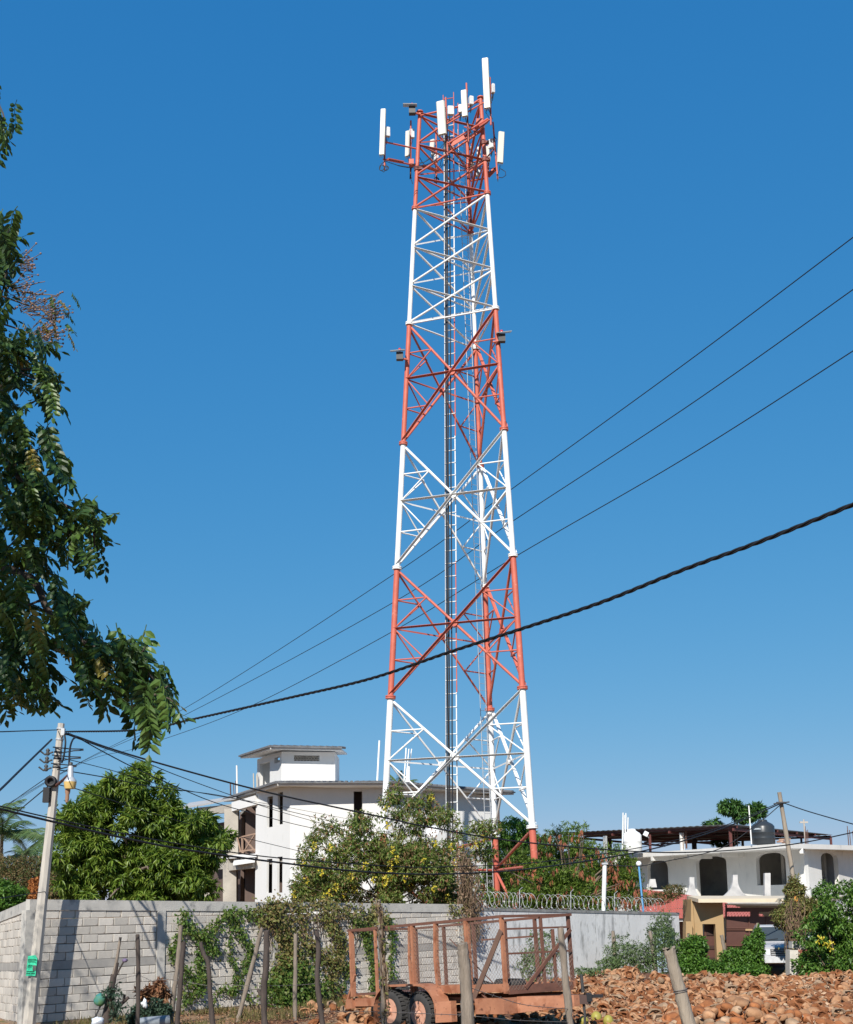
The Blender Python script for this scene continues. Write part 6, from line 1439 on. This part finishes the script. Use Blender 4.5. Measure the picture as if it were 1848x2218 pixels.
for k in range(46):
    x = random.uniform(570, 790); y = random.uniform(1955, 1985); vs.tube(smooth([wall_pt(x, y, .1), wall_pt(x + random.uniform(-8, 8), y + 35, .14), wall_pt(x + random.uniform(-16, 16), y + random.uniform(50, 110), .08)], 3), .007, 3, False)
part('stem', vs, M_TWIG, cr)
# dry vine stump hanging at the joint of the two walls
M_DRYV = leafmat('dry_vine', [(.22, .14, .09), (.32, .22, .14), (.14, .09, .06), (.16, .13, .06)], .15, .9)
def tangle(name, label, poly, Z, n, rpx, m, cat, thick=.008, leafn=0, leafm=None, dep=.3):
    t = plant(name, label, cat, tuple(P(*poly[0], Z))[:2] + (0,)); mb = MB()
    fine = smooth([P(x, y, Z) for x, y in poly], 6); sp_ = rpx * Z / FPX
    for i in range(n):
        k = random.randrange(0, len(fine) - 4); o = Vector((random.gauss(0, sp_ * .5), random.uniform(-dep, dep), random.gauss(0, sp_ * .4)))
        pts = [fine[min(k + j * 2, len(fine) - 1)] + o + Vector((random.gauss(0, sp_ * .25), random.gauss(0, .05), random.gauss(0, sp_ * .2))) for j in range(random.randint(3, 6))]
        mb.tube(pts, thick, 3, False)
    part('dry_stem', mb, m, t)
    if leafn:
        q = np.array([tuple(random.choice(fine)) for _ in range(leafn)]) + RNG.normal(size=(leafn, 3)) * sp_ * .7
        V, F = leaf_arrays(q, rnd_dirs(leafn) + np.array([0, 0, -.5]), rnd_dirs(leafn), .1 * RNG.uniform(.6, 1.2, leafn), .05, .2, .2); V[:, 2] = np.maximum(V[:, 2], .02)
        npmesh('leaf_mass', V, F, leafm or m, t, ORG[t.name])
    return t
tangle('dry_vine', 'brown dead vine tangle over the joint between block and plaster walls', [(1005, 1850), (1012, 1900), (1015, 1950), (1018, 1990), (1022, 2030)], 38.2, 260, 20, M_DRYV, 'vine', .010, 1400, M_DRYV)
tangle('dry_vine', 'dead vine wrapping the post in front of the trailer wheels', [(812, 1945), (825, 1985), (830, 2050), (834, 2120), (836, 2200)], 23.95, 60, 8, M_DRYV, 'vine', .006, 120, M_VINY, .1)
tangle('dry_vine', 'pale dead vine stump with leafy top beside the pickup', [(1722, 1950), (1718, 2000), (1722, 2060), (1720, 2110)], 41.6, 260, 15, M_DRYV, 'vine', .012, 500, M_VINY, .25)
# shrub on the wooden pole and the big shrub at the edge
t = plant('pole_creeper', 'green creeper with an orange flower climbing the wooden pole', 'vine', (P(1725, 1950, 42.8).x, 42.8, 0))
vE = [E_(1722, 1935, 42.9, 20, 34, .4, 1), E_(1715, 1985, 42.6, 40, 32, .6, 1.2), E_(1765, 1985, 42.4, 40, 34, .6, 1), E_(1740, 1970, 42.5, 45, 25, .6, 1), E_(1690, 1985, 42.4, 14, 16, .3, .3)]
leaves('foliage', vE, 12000, .1, .045, M_VINY, t, t.location, .9, .5, .4, per=2); part('stem', limb(MB(), (P(1725, 1950, 42.8).x, 42.8, 0), P(1722, 1960, 42.8), .05, .03), M_TWIG, t)
part('orange_flower', MB().ball(P(1725, 1948, 42.3), (.07, .04, .1), 7, 5, .2), mat('orange_petal', (.75, .30, .03)), t)
M_SHR = leafmat('shrub_leaf', [(.04, .10, .014), (.07, .155, .022), (.105, .205, .03), (.15, .24, .05)], .3, .4)
sP = [(1745, 2110), (1750, 2060), (1735, 2030), (1760, 1985), (1770, 1945), (1785, 1925), (1800, 1945), (1815, 1915), (1840, 1900), (1900, 1890), (1920, 2120), (1780, 2120)]
t = plant('yellow_flowered_shrub', 'large glossy green shrub with a few pale yellow flowers beside the brick stub', 'shrub', (P(1810, 2000, 39.5).x, 39.5, 0))
sE = [E_(1825, 1965, 39.5, 55, 55, 1, 1.2), E_(1790, 2010, 39.3, 65, 60, 1, 1.5), E_(1835, 2050, 39, 60, 60, 1, 1.4), E_(1800, 2075, 39.2, 45, 40, .8, .8), E_(1840, 1930, 39.6, 30, 30, .6, .5), E_(1790, 1940, 40, 22, 28, .5, .3), E_(1870, 1990, 39.5, 50, 80, 1, 1), E_(1752, 2030, 39.9, 22, 36, .4, .4)]
sE = tufts(sP, 90, 12, 30, 39.4, .9)
stems(t, t.location, sE, .06, 16, m=M_TWIG); leaves('foliage', sE, 26000, .13, .05, M_SHR, t, t.location, .8, .4, .45, per=3, zmin=.1)
FP = [flower_mesh(14, .10)]
for x, y in ((1775, 2036), (1800, 2047), (1784, 2039), (1797, 2052)): place('flower_cluster', FP[0], t, P(x, y, 38.3), x)['kind'] = 'stuff'
# bush row in front of the gate and weeds by the plaster wall
for lab, ell, n_, sz, m, w_ in (('bright green bush before the ochre portal and door', [E_(1495, 2075, 41, 34, 40, .6, 1), E_(1530, 2105, 40.6, 45, 25, .6, 1), E_(1478, 2110, 40.6, 24, 30, .5, .6), E_(1510, 2050, 41.2, 22, 24, .4, .3)], 15000, .1, M_GRN, .5),
                               ('bright green bush before the brown gate and pickup', [E_(1600, 2085, 41, 45, 34, .6, 1.2), E_(1632, 2070, 41.2, 20, 50, .5, 1), E_(1630, 2110, 40.6, 34, 24, .6, 1), E_(1580, 2112, 40.5, 40, 18, .5, .7), E_(1644, 2040, 41.3, 10, 34, .3, .3)], 16000, .1, M_GRN, .5)):
    t = plant('green_bush', lab, 'bush', (float(ell[0][0][0]), 41, 0), 'bushes in front of the gate'); stems(t, t.location, ell, .03, 10, m=M_TWIG)
    leaves('foliage', ell, n_, sz, sz * w_, m, t, t.location, .9, .4, .35, per=2)
M_WEED = leafmat('pale_weed', [(.09, .15, .05), (.13, .20, .07), (.18, .24, .10)], .35, .6)
for lab, ell, n_ in (('tall feathery weed beside the thin brown post at the plaster wall', [E_(1345, 2065, 41, 36, 40, .4, 1), E_(1320, 2090, 40.6, 26, 18, .4, .6), E_(1385, 2080, 41, 30, 34, .4, .8)], 7000),
                     ('tall feathery weed in front of the pale blue door', [E_(1430, 2020, 41.5, 30, 34, .4, 1), E_(1415, 2070, 41, 34, 40, .4, 1), E_(1455, 2060, 41, 22, 44, .4, .8), E_(1440, 1990, 41.8, 16, 18, .3, .2)], 8000),
                     ('sparse grey green weed seen through the trailer end', [E_(1180, 2060, 33, 40, 50, .3, 1), E_(1150, 2090, 33, 30, 36, .3, .7)], 3600),
                     ('low weed tuft between trailer end and plaster wall', [E_(1262, 2104, 38, 26, 8, .4, 1), E_(1290, 2104, 38, 20, 7, .4, .6)], 900),
                     ('olive fringed shrub spilling over the red tile roof', [E_(1460, 1930, 50, 26, 16, .5, 1), E_(1430, 1945, 50, 30, 14, .5, .8), E_(1400, 1950, 50, 20, 12, .4, .5)], 5200)):
    t = plant('feathery_weed', lab, 'weed', (float(ell[0][0][0]), float(ell[0][0][1]), 0), 'weeds along the plaster wall'); stems(t, t.location, ell, .014, 16, m=M_TWIG)
    leaves('foliage', ell, n_, .075, .022, M_OLV if 'olive' in lab else M_WEED, t, t.location, .9, .1, .25, per=5)
# plants of the rubbish heap
M_SAGE = leafmat('grey_green_leaf', [(.03, .06, .035), (.05, .09, .055), (.08, .13, .09)], .25, .6)
for lab, ell, n_, m, sz in (('dark grey green weed clump behind the dark upright post', tufts([(276, 2218), (290, 2190), (318, 2172), (340, 2168), (362, 2182), (372, 2218)], 26, 5, 11, 28.1, .25), 3600, M_SAGE, .09),
                            ('dried reddish plant standing over the grey green weeds', tufts([(312, 2170), (302, 2142), (326, 2136), (350, 2128), (366, 2165)], 16, 4, 9, 28.6, .2), 700, dry, .17),
                            ('dark leafy weed growing through the dead stick bundle', [E_(248, 2160, 27.3, 14, 36, .2, 1), E_(232, 2150, 27.3, 8, 12, .15, .3), E_(262, 2195, 27.3, 22, 20, .3, .8)], 620, M_SAGE, .08)):
    t = plant('rubbish_weed', lab, 'weed', (float(ell[0][0][0]), float(ell[0][0][1]), 0), 'weeds on the rubbish heap'); stems(t, t.location, ell, .012, 9, m=M_TWIG); leaves('foliage', ell, n_, sz, sz * .4, m, t, t.location, .9, .0, .3, per=4)
# dry grass along the wall foot
M_GRASS = leafmat('dry_grass_blade', [(.16, .15, .05), (.25, .20, .08), (.10, .13, .035), (.30, .21, .11)], .3, .8)
n = 12000; gs = RNG.uniform(-1.2, 14, n); go = RNG.random(n) ** 1.6 * 3.2 + .06
q = np.array([tuple(W0)]) * np.array([1, 1, 0]) + gs[:, None] * np.array(WD) + go[:, None] * np.array(WN); 
den = np.sin(gs * 2.1) + np.sin(gs * .9 + go * 2) + RNG.normal(size=n) * .6; q = q[den > .1]; n = len(q); q[:, 2] = -.02
V, F = leaf_arrays(q, rnd_dirs(n) * .5 + np.array([0, 0, 1.]), rnd_dirs(n), RNG.uniform(.08, .26, n), .012, .1, -.2)
g_ = npmesh('dry_grass', V, F, M_GRASS); g_['kind'] = 'stuff'
n = 5200; q = np.stack([RNG.uniform(-8, 4, n), RNG.uniform(25, 33, n), np.full(n, .01)], 1)
V, F = leaf_arrays(q, rnd_dirs(n) * np.array([1, 1, .25]), np.array([0, 0, 1.]) + rnd_dirs(n) * .3, RNG.uniform(.04, .12, n), .045, .3, .2); V[:, 2] = np.maximum(V[:, 2], .006) + .02
g_ = npmesh('fallen_leaves', V, F, leafmat('fallen_leaf', [(.36, .17, .08), (.28, .13, .06), (.42, .28, .17), (.20, .10, .05)], .1, .9)); g_['kind'] = 'stuff'

# ---------------------------------------------------------------- overhanging tree with pinnate leaves
M_PIN = [leafmat('pinnate_leaf_%s' % k, c, .22, .42) for k, c in (('deep', [(.022, .052, .012), (.035, .075, .016), (.05, .10, .02)]), ('mid', [(.045, .09, .016), (.07, .13, .024), (.10, .165, .035)]), ('yellow', [(.20, .18, .03), (.30, .22, .04), (.15, .15, .03)]))]
def pinnate(seed, m):
    rr = random.Random(seed); n = rr.choice((6, 7, 8)); mb = MB(); pts = [Vector((s_ / (n + 1), .03 * math.sin(s_), -.16 * (s_ / (n + 1)) ** 2 * rr.uniform(.4, 1.6))) for s_ in range(n + 2)]
    mb.tube(pts, list(np.linspace(.011, .005, n + 2)), 3, False)
    def lf(p, d, nn, l_):
        sd = d.cross(nn).normalized(); w_ = l_ * .24; a, b = p + d * l_ * .35, p + d * l_ * .75; t_ = p + d * l_ - nn * l_ * .12
        mb.add([p, a + sd * w_, b + sd * w_ * .75, t_, b - sd * w_ * .75, a - sd * w_, lerp(p, t_, .5) - nn * w_ * .25], [(0, 6, 1), (1, 6, 2), (2, 6, 3), (0, 5, 6), (5, 4, 6), (4, 3, 6)], False)
    for i in range(1, n + 1):
        for sg in (1, -1):
            p = pts[i] + Vector((.02 * sg, 0, 0)); d = Vector((.45 + rr.uniform(-.1, .1), sg * .8, -.45 + rr.uniform(-.25, .2))).normalized(); nn = Vector((.1, sg * .3, 1)).normalized()
            lf(p, d, nn, rr.uniform(.23, .30))
    lf(pts[-1], (pts[-1] - pts[-2]).normalized(), Vector((0, 0, 1)), .24)
    return mb.mesh('leaf', m)
PM = [[pinnate(10 * i + k, m) for k in range(4)] for i, m in enumerate(M_PIN)]
tb_ = Vector((-7.6, 13.5, 0))
tree = plant('overhanging_tree', 'dark pinnate leaved tree hanging into view along one side of the sky', 'tree', tb_)
crotch = Vector((-7.2, 13, 3.4))
part('trunk', limb(MB(), tb_ - Vector((0, 0, .1)), crotch, .3, .22, .06, 6, 12), M_TRUNK, tree)
# clusters of the visible edge: photo x, y, spread x, spread y, depth, leaves
CL = [(-8, 205, 14, 16, 11.5, 3), (10, 258, 22, 24, 11.4, 9), (-20, 300, 24, 24, 11.4, 6), (8, 318, 12, 16, 11.3, 3),
      (-10, 500, 30, 26, 11.2, 9), (22, 495, 16, 14, 11.1, 4), (20, 545, 24, 24, 11, 9), (-15, 590, 30, 40, 11, 12), (25, 595, 14, 14, 11, 3),
      (-10, 700, 34, 44, 11, 16), (30, 740, 34, 22, 10.8, 11), (95, 745, 24, 12, 10.7, 5), (20, 790, 44, 28, 10.8, 14), (105, 800, 22, 18, 10.7, 7), (112, 850, 18, 22, 10.6, 6), (15, 850, 36, 26, 10.8, 11), (25, 905, 26, 20, 10.8, 8),
      (50, 940, 30, 22, 10.7, 9), (110, 960, 26, 18, 10.6, 7), (10, 980, 36, 30, 10.8, 12), (80, 1010, 44, 26, 10.6, 14), (145, 1005, 22, 16, 10.5, 5), (30, 1060, 50, 34, 10.6, 16), (110, 1070, 46, 30, 10.5, 14), (175, 1100, 34, 22, 10.4, 10), (215, 1130, 22, 22, 10.4, 7), (60, 1120, 60, 36, 10.5, 18), (150, 1160, 46, 32, 10.4, 13), (205, 1190, 24, 20, 10.4, 6), (20, 1180, 40, 40, 10.5, 13), (80, 1210, 46, 28, 10.5, 12),
      (10, 1260, 36, 34, 10.4, 10), (60, 1280, 26, 26, 10.4, 6), (135, 1290, 20, 18, 10.3, 5), (175, 1325, 30, 22, 10.3, 8), (150, 1350, 30, 22, 10.3, 7), (20, 1330, 40, 30, 10.4, 12), (80, 1370, 36, 30, 10.4, 10), (25, 1400, 44, 30, 10.4, 13), (100, 1430, 30, 30, 10.4, 8), (30, 1460, 44, 28, 10.4, 11), (95, 1480, 28, 26, 10.4, 7), (25, 1520, 16, 20, 10.4, 4), (60, 1500, 40, 22, 10.4, 6),
      (175, 1400, 26, 20, 10.2, 6), (225, 1395, 34, 22, 10.1, 9), (270, 1400, 30, 18, 10.1, 7), (315, 1400, 26, 16, 10, 6), (220, 1440, 36, 24, 10.1, 9), (290, 1440, 36, 22, 10, 9), (190, 1480, 20, 26, 10.1, 5), (250, 1480, 28, 20, 10, 6), (320, 1470, 30, 24, 10, 8), (365, 1485, 24, 18, 9.9, 6), (335, 1520, 26, 22, 9.9, 6), (330, 1560, 16, 22, 9.9, 5), (375, 1520, 16, 16, 9.9, 3), (290, 1530, 12, 20, 9.9, 3)]
br = MB()
mains = [[crotch, Vector((-6.3, 12, 5.6)), P(-60, 900, 11), P(40, 800, 10.9)], [crotch, P(-220, 1250, 11.2), P(40, 1240, 10.5), P(110, 1330, 10.3), P(200, 1400, 10.15), P(300, 1430, 10), P(345, 1500, 9.9)], [crotch, P(-200, 1400, 11), P(20, 1400, 10.4)], [Vector((-6.3, 12, 5.6)), P(-60, 600, 11.2), P(20, 560, 11)], [P(-60, 600, 11.2), P(-40, 320, 11.4), P(10, 260, 11.4)], [P(-60, 900, 11), P(60, 1050, 10.6), P(200, 1120, 10.4)]]
for mn in mains: br.tube(smooth(mn, 5), list(np.linspace(.05, .008, 5 * (len(mn) - 1) + 1)), 7)
nodes = [q for mn in mains for q in smooth(mn, 6)]
cand_l = []
for x, y, sx, sy, Z, n_ in CL:
    c = P(x, y, Z); q = min(nodes, key=lambda v: (v - c).length + (.6 if pix(v)[1] > y + 60 else 0))
    limb(br, q, c, .013, .005, .1, 4, 4)
    for i in range(int(n_ * .9)):
        px_, py_ = random.gauss(x - 6, sx * .43), random.gauss(y, sy * .5); base = P(px_, py_, Z + random.uniform(-.45, .45))
        yaw = random.gauss(0, .9) if random.random() < .72 else random.uniform(0, 6.28)
        d = Vector((math.cos(yaw), math.sin(yaw), 0)); pitch = random.uniform(.15, 1.25)
        sc_ = random.uniform(.28, .46); base -= (Vector((d.x * math.cos(pitch), d.y * math.cos(pitch), -math.sin(pitch)))) * sc_ * .5
        M = Matrix.Rotation(yaw, 3, 'Z') @ Matrix.Rotation(pitch, 3, 'Y') @ Matrix.Rotation(random.uniform(-.5, .5), 3, 'X')
        mi = random.choices((0, 1, 2), (.6, .34, .03 if len(cand_l) < 400 else 0))[0]; cand_l.append((base, M, sc_, PM[mi][random.randrange(4)]))
part('branch', br, mat('shaded_bark', (.09, .07, .055), (.06, .048, .04), rough=.95), tree)  # darker copy of the trunk bark, shade put into the colour
cand_l.sort(key=lambda c: (0 if pix(c[0])[0] > -10 else 1, c[0].y))
rv = {m.name: ([], []) for m in M_PIN}
for i, (b_, M, sc_, me) in enumerate(cand_l):
    if i < 300 or me.materials[0] == M_PIN[2]: place('leaf', me, tree, b_, M=M, scale=sc_)
    else:
        V, F = rv[me.materials[0].name]; o_ = len(V); V += [tuple(M @ v.co * sc_ + b_) for v in me.vertices]; F += [tuple(k + o_ for k in f.vertices) for f in me.polygons]
for m in M_PIN:
    V, F = rv[m.name]
    if V: mb = MB(); mb.add(V, F); part('leaf_mass', mb, m, tree, kind='stuff')
# dry flower stalks with berries
fb = MB(); fbr = MB()
for x, y, sx, sy, n_ in ((66, 568, 9, 16, 34), (45, 620, 16, 12, 30), (80, 660, 28, 18, 60), (125, 680, 18, 18, 46), (118, 722, 16, 14, 40), (95, 720, 12, 14, 20)):
    root = P(x - 40, y + 10, 11); 
    for i in range(n_):
        e = P(random.gauss(x, sx), random.gauss(y, sy), 11 + random.uniform(-.2, .2)); fbr.tube([lerp(root, e, random.uniform(.3, .6)) + Vector((0, 0, random.uniform(-.04, .04))), e], .0035, 3, False); fb.ball(e, .011, 5, 4)
for a, b in (((0, 640), (140, 690)), ((30, 625), (98, 610)), ((45, 632), (120, 640)), ((0, 700), (95, 730)), ((60, 650), (130, 700))): limb(fbr, P(*a, 11), P(*b, 11), .010, .004, .08, 5, 4)
part('seed_stalks', fbr, M_TWIG, tree); part('berries', fb, mat('dry_berry', (.26, .17, .13), (.18, .11, .10)), tree, kind='stuff')
for x, y in ((112, 640), (128, 650), (155, 632), (135, 668), (118, 690), (50, 695), (95, 700), (85, 690), (145, 700), (148, 720), (120, 735)):
    me = PM[random.choice((1, 2))][random.randrange(4)]; place('leaf', me, tree, P(x, y, 10.95), M=Matrix.Rotation(random.uniform(-.6, .6), 3, 'Z') @ Matrix.Rotation(random.uniform(.6, 1.3), 3, 'Y'), scale=random.uniform(.15, .22))
# the crown goes on out of frame, towards the sun, and shades what is seen
cE = []
for x, y, sx, sy, Z, n_ in CL[::2]:
    c = np.array(P(x, y, Z)) + np.array([-.206, -.768, .606]) * random.uniform(2.2, 4.5) + np.array([-.5, 0, 0])
    if pix(c)[0] < -150: cE.append((c, np.array([.55, .6, .55]), 1.))
cE += [(np.array([-10.9, 19.6, 8.3]), np.array([1.3, 1.2, .9]), 1.5), (np.array([-11.4, 21.5, 7.0]), np.array([1.0, 1.2, .8]), 1.2), (np.array([-8.5, 14.0, 6.5]), np.array([1.6, 1.6, 1.3]), 2), (np.array([-7.6, 11.0, 8.0]), np.array([1.5, 1.6, 1.3]), 2)]
o = leaves('crown', cE, 12000, .1, .042, M_PIN[0], tree, tb_, .8, .4, .3, keep=lambda q: np.array([pix(v)[0] < -60 for v in q]))
big = MB(); limb(big, crotch, Vector((-10.6, 19.5, 7.4)), .12, .04); limb(big, crotch, Vector((-7.5, 11, 7.6)), .12, .05); part('branch', big, M_TRUNK, tree)
